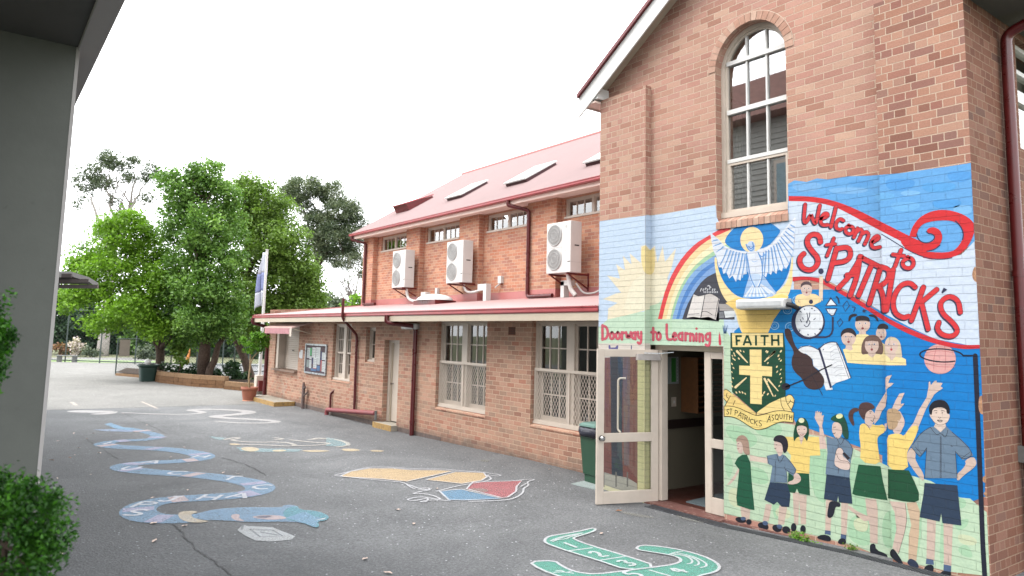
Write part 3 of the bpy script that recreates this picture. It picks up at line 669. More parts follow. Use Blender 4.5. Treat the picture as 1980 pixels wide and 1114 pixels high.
# upper downpipes
for ax, yb in ((-21.42, UY), (-11.72, UY)):
    pipe([(ax-0.42, 3.27, 5.70), (ax-0.42, 3.27, 5.58), (ax, yb-0.06, 5.44), (ax, yb-0.06, 3.20), (ax+1.05, yb-0.10, 3.20)], 0.05, clips=[(ax, yb-0.06, 4.3)])
# old stump of pipe and its tap
mb = MB(); s0 = ground(585, 790); mb.tube([(s0[0], s0[1], -0.1), (s0[0], s0[1], 0.55), (s0[0]-0.02, s0[1], 0.68)], [0.055, 0.05, 0.03], 'pipe_grey'); mb.tube([(s0[0]+0.03, s0[1], 0.28), (s0[0]+0.2, s0[1]+0.05, 0.40)], 0.025, 'pipe_grey', 8); mb.tube([(s0[0]+0.03, s0[1], 0.5), (s0[0]+0.14, s0[1], 0.54)], 0.035, 'pipe_grey', 8)
mb.tube([(s0[0]-0.05, s0[1], 0.2), (s0[0]-0.3, s0[1]+0.1, 0.2), (s0[0]-0.3, s0[1]+0.1, 0.45), (s0[0]-0.22, s0[1]+0.15, 0.45)], 0.014, 'pipe_grey', 6)
mb.build('waste_pipe', wing)
# concrete slab at the shutter
st = MB(); st.box(-21.85, -19.25, -0.12, WY-0.01, -0.12, 0.03, 'concrete'); st.box(-21.87, -19.22, -0.145, -0.122, -0.12, 0.034, 'yellow_edge'); st.box(-19.248, -19.225, -0.12, WY-0.02, -0.12, 0.034, 'yellow_edge')
tag(st.build('concrete_step', org=(-20.5, 0.2, -0.1), bevel=0.015), 'low concrete step with worn yellow edge under the roller shutter', 'step')

# ------------------------------------------------------------------ the gabled hall
HX0, HX1, HREC = -5.23, 0.0, 0.115
PLX, PRX = -4.275, -0.89                     # inner edges of the two brick piers
APX, APZ, SL = -2.615, 7.98, 0.67
hall = thing('gabled_hall', (-2.6, 0, -0.08), 'tall gabled brick hall with arched window and mural on its front', 'building')
DX0, DX1, DZ = -4.275, -3.03, 2.118
WX0, WX1, WZ0, WSP = -3.11, -2.05, 3.74, 5.82
WCX, WRR = (WX0+WX1)/2, (WX1-WX0)/2
def roofline(x): return APZ-0.10-SL*abs(x-APX)
def archz(x): return WSP+math.sqrt(max(0, WRR**2-(x-WCX)**2))
mb = MB()
xs = sorted(set([HX0, PLX, DX1, WX0, WX1, APX, PRX, HX1] + list(np.linspace(WX0, WX1, 33))))
for a, b in zip(xs, xs[1:]):
    mx = (a+b)/2; segs = []
    lo = DZ if DX0 < mx < DX1 else -0.14
    if WX0 < mx < WX1:
        segs = [([lo, lo], [WZ0, WZ0]), ([archz(a), archz(b)], [roofline(a), roofline(b)])]
    else: segs = [([lo, lo], [roofline(a), roofline(b)])]
    for (l0, l1), (h0, h1) in segs: mb.poly([(a, HREC, l0), (b, HREC, l1), (b, HREC, h1), (a, HREC, h0)], 'brick_hall')
# reveals of the arched opening and the doorway
dep = 0.13
mb.poly([(WX0, HREC, WZ0), (WX0, HREC, WSP), (WX0, HREC+dep, WSP), (WX0, HREC+dep, WZ0)], 'brick_hall'); mb.poly([(WX1, HREC, WZ0), (WX1, HREC+dep, WZ0), (WX1, HREC+dep, WSP), (WX1, HREC, WSP)], 'brick_hall')
aa = [(WCX-WRR*math.cos(t), WSP+WRR*math.sin(t)) for t in np.linspace(0, math.pi, 33)]
mb.grid([[(x, HREC, z) for x, z in aa], [(x, HREC+dep, z) for x, z in aa]], 'brick_hall', True)
mb.poly([(WX0, HREC, WZ0), (WX1, HREC, WZ0), (WX1, HREC+dep, WZ0+0.08), (WX0, HREC+dep, WZ0+0.08)], 'brick_hall')
# piers
PT = 5.93
for a, b in ((HX0, PLX),):
    mb.poly([(a, 0, -0.14), (b, 0, -0.14), (b, 0, PT), (a, 0, PT)], 'brick_pier'); mb.poly([(b, 0, -0.14), (b, HREC, -0.14), (b, HREC, PT), (b, 0, PT)], 'brick_pier'); mb.poly([(a, 0, PT), (b, 0, PT), (b, HREC, PT), (a, HREC, PT)], 'brick_pier')
a, b = PRX, HX1
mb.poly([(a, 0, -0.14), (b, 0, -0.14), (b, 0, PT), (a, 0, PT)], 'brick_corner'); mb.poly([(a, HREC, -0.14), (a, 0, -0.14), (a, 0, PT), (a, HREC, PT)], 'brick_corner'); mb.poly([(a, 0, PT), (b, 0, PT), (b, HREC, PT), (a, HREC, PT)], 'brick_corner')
# long side walls
SW0, SW1, SWZ0, SWZ1 = 1.32, 2.42, 4.36, 5.62
def wall_x(mb, x, y0, y1, z0, z1, holes, mat, depth, sgn):
    ys = sorted(set([y0, y1]+[h[i] for h in holes for i in (0, 1)])); zs = sorted(set([z0, z1]+[h[i] for h in holes for i in (2, 3)]))
    for a, b in zip(ys, ys[1:]):
        for c, d in zip(zs, zs[1:]):
            if any(h[0] < (a+b)/2 < h[1] and h[2] < (c+d)/2 < h[3] for h in holes): continue
            mb.poly([(x, a, c), (x, b, c), (x, b, d), (x, a, d)], mat)
    for h in holes:
        a, b, c, d = h; xd = x-sgn*depth
        mb.poly([(x, a, c), (x, a, d), (xd, a, d), (xd, a, c)], mat); mb.poly([(x, b, c), (x, b, d), (xd, b, d), (xd, b, c)], mat); mb.poly([(x, a, c), (x, b, c), (xd, b, c), (xd, a, c)], mat); mb.poly([(x, a, d), (x, b, d), (xd, b, d), (xd, a, d)], mat)
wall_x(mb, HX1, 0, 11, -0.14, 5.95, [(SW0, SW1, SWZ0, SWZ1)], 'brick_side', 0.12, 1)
wall_x(mb, HX0, 0, 11, -0.14, 6.0, [], 'brick_pier', 0.12, -1)
hw = mb.build('brick_wall', hall)
# header arch ring over the window
mb = MB(); nb = 21; ring = [pc(212, 172, 152), pc(204, 162, 142), pc(216, 182, 162), pc(198, 154, 134)]
rm = [plain('arch_brick_%s' % w, (0, 0, 0), 0.9, 0, 0.12, 16, 0.2, 0.004, raw=c) for w, c in zip(('pink', 'tan', 'pale', 'brown'), ring)]
mo = plain('arch_mortar', (232, 208, 188), 0.95)
for i in range(nb):
    t0, t1 = math.pi*(i+0.05)/nb, math.pi*(i+0.95)/nb; r0, r1 = WRR-0.002, WRR+0.112
    P4 = [(WCX-r*math.cos(t), WSP+r*math.sin(t)) for r, t in ((r0, t0), (r1, t0), (r1, t1), (r0, t1))]
    mb.hexa([(x, HREC-0.010, z) for x, z in P4]+[(x, HREC+0.05, z) for x, z in P4], rnd.choice(rm))
tt = np.linspace(0, math.pi, 41); mb.grid([[(WCX-(WRR+0.0)*math.cos(t), HREC-0.003, WSP+(WRR+0.0)*math.sin(t)) for t in tt], [(WCX-(WRR+0.12)*math.cos(t), HREC-0.003, WSP+(WRR+0.12)*math.sin(t)) for t in tt]], mo, False)
mb.build('brick_arch', hall)
# brick on edge sill
mb = MB(); nb = 13
for i in range(nb):
    xa, xb = WX0-0.0+(WX1-WX0)*(i+0.06)/nb, WX0+(WX1-WX0)*(i+0.94)/nb
    mb.hexa([(xa, HREC-0.02, WZ0-0.085), (xb, HREC-0.02, WZ0-0.085), (xb, HREC+0.13, WZ0-0.03), (xa, HREC+0.13, WZ0-0.03), (xa, HREC-0.02, WZ0+0.005), (xb, HREC-0.02, WZ0+0.005), (xb, HREC+0.13, WZ0+0.085), (xa, HREC+0.13, WZ0+0.085)], rnd.choice(rm))
mb.hexa([(WX0, HREC-0.012, WZ0-0.08), (WX1, HREC-0.012, WZ0-0.08), (WX1, HREC+0.13, WZ0-0.03), (WX0, HREC+0.13, WZ0-0.03), (WX0, HREC-0.012, WZ0-0.002), (WX1, HREC-0.012, WZ0-0.002), (WX1, HREC+0.13, WZ0+0.078), (WX0, HREC+0.13, WZ0+0.078)], mo)
mb.build('window_sill', hall)
# arched window
fr = MB(); gl = MB(); y = HREC+0.125
def ringbar(mb, r0, r1, y0, y1, mat, n=33):
    t_ = np.linspace(0, math.pi, n)
    P_ = lambda r, y: [(WCX-r*math.cos(t), y, WSP+r*math.sin(t)) for t in t_]
    mb.grid([P_(r0, y1), P_(r0, y0), P_(r1, y0), P_(r1, y1)], mat, False)
fw = 0.05
ringbar(fr, WRR-fw, WRR, y, y+0.1, 'cream'); ringbar(fr, WRR-fw-0.03, WRR-fw, y+0.03, y+0.1, 'cream')
zb = WZ0+0.085
fr.box(WX0, WX0+fw, y, y+0.1, zb+0.06, WSP, 'cream'); fr.box(WX1-fw, WX1, y, y+0.1, zb+0.06, WSP, 'cream')
fr.box(WX0+fw, WX0+fw+0.03, y+0.03, y+0.1, zb+0.06, WSP, 'cream'); fr.box(WX1-fw-0.03, WX1-fw, y+0.03, y+0.1, zb+0.06, WSP, 'cream')
fr.box(WX0-0.0, WX1+0.0, y-0.03, y+0.1, zb-0.01, zb+0.06, 'cream')
gx0, gx1 = WX0+fw+0.03, WX1-fw-0.03
TR = [(4.555, 4.605), (5.222, 5.285), (5.905, 5.96)]
for z0_, z1_ in TR: fr.box(gx0, gx1, y+0.012, y+0.1, z0_, z1_, 'white')
# opening lower sash frame
fr.box(gx0, gx0+0.04, y+0.02, y+0.09, zb+0.06, 4.555, 'cream'); fr.box(gx1-0.04, gx1, y+0.02, y+0.09, zb+0.06, 4.555, 'cream'); fr.box(gx0+0.04, gx1-0.04, y+0.02, y+0.09, zb+0.06, zb+0.10, 'cream'); fr.box(gx0+0.04, gx1-0.04, y+0.02, y+0.09, 4.52, 4.555, 'cream')
for k_ in (1, 2):
    x = gx0+(gx1-gx0)*k_/3
    for z0_, z1_ in ((zb+0.10, 4.52), (4.605, 5.222), (5.285, 5.905), (5.96, WSP+math.sqrt((WRR-fw-0.03)**2-(x-WCX)**2)+0.005)): fr.box(x-0.011, x+0.011, y+0.03, y+0.085, z0_, z1_, 'white')
f = fr.build('arched_window', hall)
P_ = [(gx0, y+0.06, zb+0.06), (gx1, y+0.06, zb+0.06)] + [(WCX+(WRR-fw-0.02)*math.cos(t), y+0.06, WSP+(WRR-fw-0.02)*math.sin(t)) for t in np.linspace(0, math.pi, 25)]
gl.poly(P_, glass_mat('tall_window_glass', (0.8, 0.84, 0.82, 1), 3.9)); gl.build('window_glass', f)
# upstairs room
mb = MB(); mb.box(HX0+0.3, HX1-0.3, 3.5, 3.52, 3.2, 6.6, 'int_dark'); mb.poly([(HX0+.3, .4, 3.2), (HX1-.3, .4, 3.2), (HX1-.3, 3.5, 3.2), (HX0+.3, 3.5, 3.2)], 'int_dark'); mb.poly([(HX0+.3, .4, 6.5), (HX1-.3, .4, 6.5), (HX1-.3, 3.5, 6.5), (HX0+.3, 3.5, 6.5)], 'int_dark'); mb.poly([(HX0+.3, .4, 3.2), (HX0+.3, 3.5, 3.2), (HX0+.3, 3.5, 6.5), (HX0+.3, .4, 6.5)], 'int_dark'); mb.poly([(HX1-.3, .4, 3.2), (HX1-.3, 3.5, 3.2), (HX1-.3, 3.5, 6.5), (HX1-.3, .4, 6.5)], 'int_dark'); mb.build('upper_room', hall)
mb = MB()
for x0_, x1_ in ((WX0+0.04, WX0+0.2),):
    rows = [[(x, 0.42+0.025*math.sin(x*70), z) for x in np.linspace(x0_, x1_, 14)] for z in (3.85, 5.3)]; mb.grid(rows, 'curtain', True)
mb.build('curtain', hall)
# roof, barge boards, eaves
mb = MB(); BY = -0.12; ex0, ex1 = -5.53, 0.32
for sx, xe in ((-1, ex0), (1, ex1)):
    ze = APZ-SL*abs(xe-APX)
    mb.hexa([(APX, BY-0.07, APZ+0.04), (xe-.06 if sx < 0 else xe+.06, BY-0.07, ze), (xe-.06 if sx < 0 else xe+.06, 11.2, ze), (APX, 11.2, APZ+0.04), (APX, BY-0.07, APZ+0.105), (xe-.06 if sx < 0 else xe+.06, BY-0.07, ze+0.065), (xe-.06 if sx < 0 else xe+.06, 11.2, ze+0.065), (APX, 11.2, APZ+0.105)], 'maroon')
mb.build('roof', hall)
mb = MB()
for xe in (ex0-0.06, ex1+0.06):
    ze = APZ-SL*abs(xe-APX); d_ = 0.30
    mb.hexa([(APX, BY-0.025, APZ-d_+0.05), (xe, BY-0.025, ze-d_+0.02), (xe, BY, ze-d_+0.02), (APX, BY, APZ-d_+0.05), (APX, BY-0.025, APZ+0.035), (xe, BY-0.025, ze+0.035), (xe, BY, ze+0.035), (APX, BY, APZ+0.035)], 'white')
mb.build('barge_board', hall)
mb = MB()
for xe in (ex0, ex1):
    ze = APZ-SL*abs(xe-APX)
    mb.hexa([(APX, BY, APZ-0.12), (xe, BY, ze-0.12), (xe, HREC, ze-0.12), (APX, HREC, APZ-0.12), (APX, BY, APZ-0.10), (xe, BY, ze-0.10), (xe, HREC, ze-0.10), (APX, HREC, APZ-0.10)], 'cream_dim')
mb.box(HX0-0.05, HX0+0.06, BY, HREC+0.02, 5.93, 6.10, 'white'); mb.box(ex0+0.04, HX0, BY, 11, 5.88, 5.91, 'soffit')
mb.box(HX1, ex1+0.14, 0.0, 11, 5.70, 5.73, 'grey_soffit'); mb.box(ex0, ex0+0.04, BY+.03, 11, 5.86, 6.0, 'white'); mb.build('eaves', hall)
mb = MB(); 
for k_ in range(1):
    mb.box(ex1+0.06, ex1+0.18, -0.1, 11, 5.73, 5.84, 'maroon')
mb.build('side_gutter', hall)
pipe([(0.46, 0.86, 5.72), (0.46, 0.86, 5.66), (0.40, 0.86, 5.60), (0.07, 0.86, 5.50), (0.07, 0.86, -0.02)], 0.055, parent=hall, clips=[(0.07, 0.86, 2.95)])
mb = MB(); mb.box(0.0, 0.14, 0.78, 0.94, 1.06, 1.22, 'steel'); mb.build('pipe_bracket', hall)
# side window
fr = MB(); gl = MB(); xw = -0.08
fr.box(xw-0.08, xw, SW0, SW0+0.05, SWZ0, SWZ1, 'cream'); fr.box(xw-0.08, xw, SW1-0.05, SW1, SWZ0, SWZ1, 'cream')
for z in (SWZ0, 4.95, 5.28, SWZ1-0.05): fr.box(xw-0.08, xw+0.004, SW0+0.05, SW1-0.05, z, z+0.05, 'white')
for k_ in (1, 2): fr.box(xw-0.06, xw-0.01, SW0+(SW1-SW0)*k_/3-0.012, SW0+(SW1-SW0)*k_/3+0.012, SWZ0+.05, SWZ1-.05, 'white') if False else None
f = fr.build('side_window', hall); gl.poly([(xw-0.04, SW0, SWZ0), (xw-0.04, SW1, SWZ0), (xw-0.04, SW1, SWZ1), (xw-0.04, SW0, SWZ1)], 'glass'); gl.build('window_glass', f)
# doorway: lintel, frame, sidelight, threshold, corridor
FY = HREC+0.10
mb = MB(); mb.box(DX0, DX1, HREC+0.004, FY+0.16, DZ-0.004, DZ+0.02, 'cream_dim'); mb.box(DX0, DX1, FY, FY+0.12, 2.045, DZ-0.006, 'cream_dim'); mb.box(-4.245, -4.135, FY-0.02, FY+0.10, -0.03, 2.044, 'cream'); mb.box(-4.275, -4.246, FY, FY+0.1, -0.06, 2.044, 'dark')
mb.build('door_frame', hall)
mb = MB(); gl = MB(); sx0, sx1, sz0, sz1, sy = -3.40, -3.032, -0.035, 2.042, FY-0.012
st_ = 0.105
mb.box(sx0, sx0+st_, sy, sy+0.045, sz0, sz1, 'cream'); mb.box(sx1-st_+0.03, sx1, sy, sy+0.045, sz0, sz1, 'cream')
for z0_, z1_ in ((sz0, 0.17), (0.80, 0.915), (1.955, sz1)): mb.box(sx0+st_, sx1-st_+0.03, sy, sy+0.045, z0_, z1_, 'cream')
f = mb.build('sidelight', hall, bevel=0.004)
for z0_, z1_ in ((0.17, 0.80), (0.915, 1.955)): gl.poly([(sx0+st_, sy+0.025, z0_), (sx1-st_+0.03, sy+0.025, z0_), (sx1-st_+0.03, sy+0.025, z1_), (sx0+st_, sy+0.025, z1_)], 'glass_door')
gl.build('sidelight_glass', f)
mb = MB(); mb.box(DX0, DX1+0.02, -0.01, FY+0.14, -0.14, -0.04, 'red_step'); mb.box(DX1+0.02, PRX, 0.06, HREC-0.001, -0.14, -0.03, 'red_step'); mb.build('threshold', hall)
mb = MB(); ix0, ix1, iy1 = -4.60, -2.9, 5.0
mb.poly([(ix0, 0.3, -0.035), (ix1, 0.3, -0.035), (ix1, iy1, -0.035), (ix0, iy1, -0.035)], 'int_floor')
mb.poly([(ix0, 0.3, -0.04), (ix0, iy1, -0.04), (ix0, iy1, 2.6), (ix0, 0.3, 2.6)], 'int_wall'); mb.poly([(ix1, 0.3, -0.04), (ix1, iy1, -0.04), (ix1, iy1, 2.6), (ix1, 0.3, 2.6)], 'int_wall')
mb.poly([(ix0, iy1, -0.04), (ix1, iy1, -0.04), (ix1, iy1, 2.6), (ix0, iy1, 2.6)], 'int_wall'); mb.poly([(ix0, 0.3, 2.4), (ix1, 0.3, 2.4), (ix1, iy1, 2.4), (ix0, iy1, 2.4)], 'int_dark')
mb.poly([(ix0, 0.28, -0.04), (DX0, 0.28, -0.04), (DX0, 0.28, 2.6), (ix0, 0.28, 2.6)], 'int_wall')
ro = mb.build('corridor', hall)
mb = MB(); mb.box(ix0+0.002, ix0+0.03, 0.4, 4.0, 0.86, 0.99, plain('dado_rail', (54, 40, 36), 0.5)); mb.build('dado_rail', hall)
q = onX(1302, 777, ix0); mb = MB(); mb.box(ix0+0.002, ix0+0.014, q[1]-0.05, q[1]+0.05, q[2]-0.07, q[2]+0.07, 'cream'); mb.box(ix0+0.014, ix0+0.022, q[1]-0.015, q[1]+0.015, q[2]-0.02, q[2]+0.02, 'white'); mb.build('light_switch', hall)
# open glazed door
hx, hy = -4.205, 0.185; fx, fy = -4.50, -0.715
dv = Vector((fx-hx, fy-hy, 0)); DL = dv.length; du_ = dv.normalized(); dn = Vector((du_.y, -du_.x, 0))   # outward face (towards the pier)
if dn.x > 0: dn = -dn
def dpt(s, o, z): p = Vector((hx, hy, z))+du_*s+dn*o; return tuple(p)
def dbox(mb, s0, s1, z0, z1, o0, o1, mat):
    mb.hexa([dpt(s0, o0, z0), dpt(s1, o0, z0), dpt(s1, o1, z0), dpt(s0, o1, z0), dpt(s0, o0, z1), dpt(s1, o0, z1), dpt(s1, o1, z1), dpt(s0, o1, z1)], mat)
mb = MB(); z0_, z1_ = -0.045, 2.045; sw = 0.105
dbox(mb, 0.0, sw, z0_, z1_, -0.022, 0.022, 'cream'); dbox(mb, DL-sw, DL, z0_, z1_, -0.022, 0.022, 'cream')
for a, b in ((z0_, 0.115), (0.775, 0.895), (1.945, z1_)): dbox(mb, sw, DL-sw, a, b, -0.022, 0.022, 'cream')
door = mb.build('glazed_door', hall, bevel=0.004)
mb = MB()
for a, b in ((0.115, 0.775), (0.895, 1.945)): mb.poly([dpt(sw, 0, a), dpt(DL-sw, 0, a), dpt(DL-sw, 0, b), dpt(sw, 0, b)], 'glass_door')
mb.build('door_glass', door)
mb = MB(); ks = DL-0.06
mb.tube([dpt(ks, -0.022, 0.835), dpt(ks, -0.055, 0.835)], 0.016, 'chrome', 14); mb.tube([dpt(ks, -0.05, 0.835), dpt(ks, -0.06, 0.835), dpt(ks, -0.085, 0.835), dpt(ks, -0.098, 0.835)], [0.02, 0.036, 0.036, 0.018], 'chrome', 18); mb.tube([dpt(ks, -0.0225, 0.835), dpt(ks, -0.027, 0.835)], 0.038, 'chrome', 18); mb.build('door_knob', door)
mb = MB(); hs = DL-0.36
mb.tube(arc_pts([dpt(hs-0.10, 0.03, 1.64), dpt(hs, 0.07, 1.64), dpt(hs, 0.07, 0.93), dpt(hs-0.02, 0.03, 0.90)], 0.06), 0.014, 'cream', 10); mb.build('pull_handle', door)
mb = MB(); dbox(mb, 0.0, 0.36, 1.90, 1.985, -0.085, -0.023, plain('closer_grey', (206, 198, 194), 0.35, 0.2)); 
mb.bar(dpt(0.27, -0.10, 2.0), dpt(0.02, -0.19, 2.0), 0.02, 0.012, 'alu'); mb.bar(dpt(0.02, -0.19, 2.003), (-3.92, FY-0.02, 2.02), 0.02, 0.01, 'alu'); mb.build('door_closer', door)

# ------------------------------------------------------------------ painting on the hall front: outlines read off the photograph, laid on the real wall faces
def K(ox, oy, s, pts): return [(ox+x/s, oy+y/s) for x, y in pts]
K1 = lambda p: K(1370, 420, 6.189, p); K2 = lambda p: K(1520, 380, 6.19, p); K3 = lambda p: K(1700, 380, 5.57, p); K4 = lambda p: K(1520, 540, 6.19, p)
K5 = lambda p: K(1700, 540, 6.19, p); K6 = lambda p: K(1390, 740, 7.956, p); K7 = lambda p: K(1400, 820, 5.0625, p); K8 = lambda p: K(1540, 780, 3.975, p)
K9 = lambda p: K(1630, 720, 5.573, p); K10 = lambda p: K(1630, 900, 5.207, p); K11 = lambda p: K(1740, 720, 5.57, p); K12 = lambda p: K(1740, 900, 5.2056, p)
K13 = lambda p: K(1155, 460, 5.57, p); K14 = lambda p: K(1380, 620, 2.532, p); K15 = lambda p: K(1000, 1000, 4.714, p); K16 = lambda p: K(80, 740, 2.978, p)
K17 = lambda p: K(600, 840, 2.357, p); K21 = lambda p: K(1500, 320, 2.784, p); K22 = lambda p: K(1360, 640, 12.375, p); K23 = lambda p: K(1120, 620, 2.785, p)
def smooth(pts, n=2, closed=True):
    for _ in range(n):
        out = []; k = len(pts)
        rng_ = range(k) if closed else range(k-1)
        if not closed: out.append(pts[0])
        for i in rng_:
            a, b = pts[i], pts[(i+1) % k]
            out += [(a[0]*.75+b[0]*.25, a[1]*.75+b[1]*.25), (a[0]*.25+b[0]*.75, a[1]*.25+b[1]*.75)]
        if not closed: out.append(pts[-1])
        pts = out
    return pts
def ellipse(cx, cy, rx, ry, rot=0.0, n=24, t0=0.0, t1=2*math.pi):
    c, s = math.cos(rot), math.sin(rot)
    return [(cx+rx*math.cos(t)*c-ry*math.sin(t)*s, cy+rx*math.cos(t)*s+ry*math.sin(t)*c) for t in np.linspace(t0, t1, n, endpoint=(t1-t0) < 6.2)]
def clip_half(poly, a, b, side):
    """keep the part of a pixel polygon left (side<0) or right (side>0) of the line a-b (a above b)"""
    def f(p): return ((p[0]-a[0])*(b[1]-a[1])-(p[1]-a[1])*(b[0]-a[0]))*side
    out = []
    for i in range(len(poly)):
        p, q = poly[i], poly[(i+1) % len(poly)]; fp, fq = f(p), f(q)
        if fp >= 0: out.append(p)
        if (fp >= 0) != (fq >= 0):
            t = fp/(fp-fq); out.append((p[0]+(q[0]-p[0])*t, p[1]+(q[1]-p[1])*t))
    return out
E1 = (proj((PLX, 0, 6.5)), proj((PLX, 0, -0.5))); E2 = (proj((PLX, HREC, 6.5)), proj((PLX, HREC, -0.5)))
E3 = (proj((PRX, 0, 6.5)), proj((PRX, 0, -0.5))); E4 = (proj((0, 0, 6.5)), proj((0, 0, -0.5))); E0 = (proj((HX0, 0, 6.5)), proj((HX0, 0, -0.5)))
class Paint(MB):
    """collects painted shapes; each layer lies a fraction of a millimetre proud of the one below"""
    def shape(s, pts, colr, layer):
        off = 0.0015+0.0006*layer
        mat = colr if not isinstance(colr, tuple) else mural_paint('%d_%d_%d' % colr, colr)
        for lo, hi, kind in ((E0, E1, 'L'), (E1, E2, 'S'), (E2, E3, 'M'), (E3, E4, 'R')):
            p = clip_half(pts, lo[0], lo[1], 1)
            if len(p) >= 3: p = clip_half(p, hi[0], hi[1], -1)
            if len(p) < 3: continue
            q = []
            for x, y in p:
                if kind == 'S': w = onX(x, y, PLX); w[0] += off
                elif kind == 'M': w = onY(x, y, HREC); w[1] -= off
                else: w = onY(x, y, 0.0); w[1] -= off
                q.append(w)
            A = 0.0
            for i in range(len(q)):
                u, v = q[i], q[(i+1) % len(q)]; iu = 1 if kind == 'S' else 0
                A += u[iu]*v[2]-v[iu]*u[2]
            if abs(A) < 1e-7: continue
            if (A < 0) != (kind == 'X'): q.reverse()
            s.poly(q, mat)
    def stroke(s, pts, width, colr, layer, closed=False, taper=None, caps=True):
        n = len(pts)
        if n < 2: return
        L, Rr = [], []
        for i in range(n):
            a = pts[(i-1) % n] if (closed or i > 0) else pts[i]; b = pts[(i+1) % n] if (closed or i < n-1) else pts[i]
            dx, dy = b[0]-a[0], b[1]-a[1]; l = math.hypot(dx, dy) or 1
            w = width/2*(taper[i] if taper else 1.0)
            L.append((pts[i][0]-dy/l*w, pts[i][1]+dx/l*w)); Rr.append((pts[i][0]+dy/l*w, pts[i][1]-dx/l*w))
        for i in range(n if closed else n-1):
            j = (i+1) % n; s.shape([L[i], L[j], Rr[j], Rr[i]], colr, layer)
        if caps and not closed:
            for e, o in ((0, 1), (n-1, n-2)):
                w = width/2*(taper[e] if taper else 1.0)
                if w < 0.7: continue
                dx, dy = pts[e][0]-pts[o][0], pts[e][1]-pts[o][1]; an = math.atan2(dy, dx)
                s.shape([(pts[e][0]+w*math.cos(an+t), pts[e][1]+w*math.sin(an+t)) for t in np.linspace(-math.pi/2, math.pi/2, 7)], colr, layer)
    def line(s, pts, w, colr, layer): s.stroke(smooth(pts, 2, False) if len(pts) > 2 else pts, w, colr, layer, caps=False)
mural = thing('mural', (-2.6, 0.0, 0.0), 'colourful school mural of children, dove, crest and lettering painted across the brick front', 'mural')
SKY1, SKY2, BLUE, DEEP, GRASS, GRASS2 = (205, 224, 247), (104, 172, 232), (12, 136, 210), (0, 126, 204), (198, 222, 192), (176, 214, 178)
NAVY, RED, PALE, SKIN, YEL, DKG, CRM = (50, 52, 84), (222, 54, 60), (214, 226, 244), (222, 196, 184), (248, 216, 128), (22, 74, 52), (250, 224, 172)
# --- base coats
P = Paint()
top_l = [(1150, 431)] + [(1158, 428), (1180, 425), (1200, 423), (1222, 420), (1240, 418), (1252, 416), (1258, 417), (1280, 414), (1310, 409), (1340, 404), (1365, 400), (1384, 397)]
P.shape(top_l + [(1386, 420), (1393, 436), (1394, 669.5), (1257.5, 666.5), (1257, 664), (1150, 664)], SKY1, 0)
P.shape([(1393, 432), (1420, 428), (1470, 422), (1526, 414), (1535, 420), (1535, 700), (1399.5, 700), (1399, 669.7), (1393, 669.5)], SKY1, 0.1)
P.shape([(1524, 356), (1536, 349), (1560, 352), (1580, 345), (1600, 347), (1640, 341), (1680, 340), (1704, 338), (1740, 335), (1790, 328), (1840, 321), (1884, 314), (1886, 380), (1887, 470), (1700, 560), (1524, 440)], SKY2, 0)
for (x, y, w, h, c) in ((1530, 352, 60, 20, (126, 182, 234)), (1600, 362, 80, 14, (128, 186, 238)), (1640, 348, 50, 14, (92, 164, 228)), (1710, 345, 60, 26, (84, 160, 228)), (1780, 352, 70, 22, (92, 170, 234)), (1830, 330, 50, 24, (86, 162, 230)), (1720, 390, 60, 20, (116, 184, 240)), (1800, 385, 60, 20, (84, 164, 232)), (1842, 396, 38, 24, (130, 190, 240)), (1690, 372, 40, 18, (110, 180, 236)), (1740, 368, 40, 12, (130, 190, 242))):
    P.shape(smooth([(x, y+4), (x+w*.4, y), (x+w, y+2), (x+w*.96, y+h*.7), (x+w*.5, y+h), (x+w*.1, y+h*.8)]), c, 1)
# lower blue field and pale green grass
P.shape([(1420, 640), (1520, 560), (1620, 560), (1700, 600), (1895, 600), (1905, 940), (1760, 900), (1540, 820), (1520, 780), (1420, 760)], BLUE, 0.3)
P.shape([(1706, 640), (1896, 640), (1905, 960), (1830, 990), (1706, 900)], (0, 128, 208), 0.5)
P.shape([(1399.5, 640), (1405, 640), (1418, 660), (1418, 780), (1440, 805), (1535, 822), (1560, 840), (1600, 846), (1660, 872), (1700, 893), (1745, 915), (1800, 930), (1856, 962), (1876, 964), (1900, 985), (1908, 990), (1914, 1114), (1840, 1106), (1700, 1075), (1660, 1058), (1600, 1041), (1550, 1029), (1500, 1015), (1450, 1004), (1400, 993)], GRASS, 0.8)
for pts in ([(1400, 820), (1440, 826), (1470, 850), (1450, 870), (1410, 850)], [(1560, 850), (1600, 850), (1605, 980), (1570, 960)], [(1490, 960), (1500, 900), (1510, 990), (1498, 1010)], [(1640, 880), (1680, 890), (1690, 1000), (1650, 1010)], [(1640, 1000), (1680, 990), (1690, 1060), (1640, 1048)], [(1706, 990), (1740, 985), (1735, 1060), (1706, 1060)],
            [(1845, 1010), (1875, 1000), (1870, 1020), (1850, 1028)], [(1850, 1060), (1870, 1050), (1885, 1080), (1860, 1075)], [(1840, 960), (1870, 965), (1866, 985), (1840, 980)], [(1430, 900), (1480, 905), (1490, 940), (1440, 930)], [(1760, 1040), (1775, 960), (1785, 1000), (1775, 1090)], [(1408, 870), (1420, 900), (1410, 930), (1400, 900)], [(1820, 1000), (1828, 985), (1826, 1090), (1816, 1092)], [(1455, 800), (1520, 825), (1500, 850), (1460, 840)]):
    P.shape(smooth(pts), GRASS2, 1.2)
for pts in ([(1650, 1000), (1680, 1004), (1678, 1030), (1652, 1026)], [(1850, 1030), (1890, 1040), (1888, 1056), (1856, 1052)], [(1500, 980), (1530, 985), (1528, 1005), (1500, 1000)], [(1410, 940), (1440, 950), (1436, 985), (1408, 975)]):
    P.shape(smooth(pts), (214, 222, 186), 1.3)
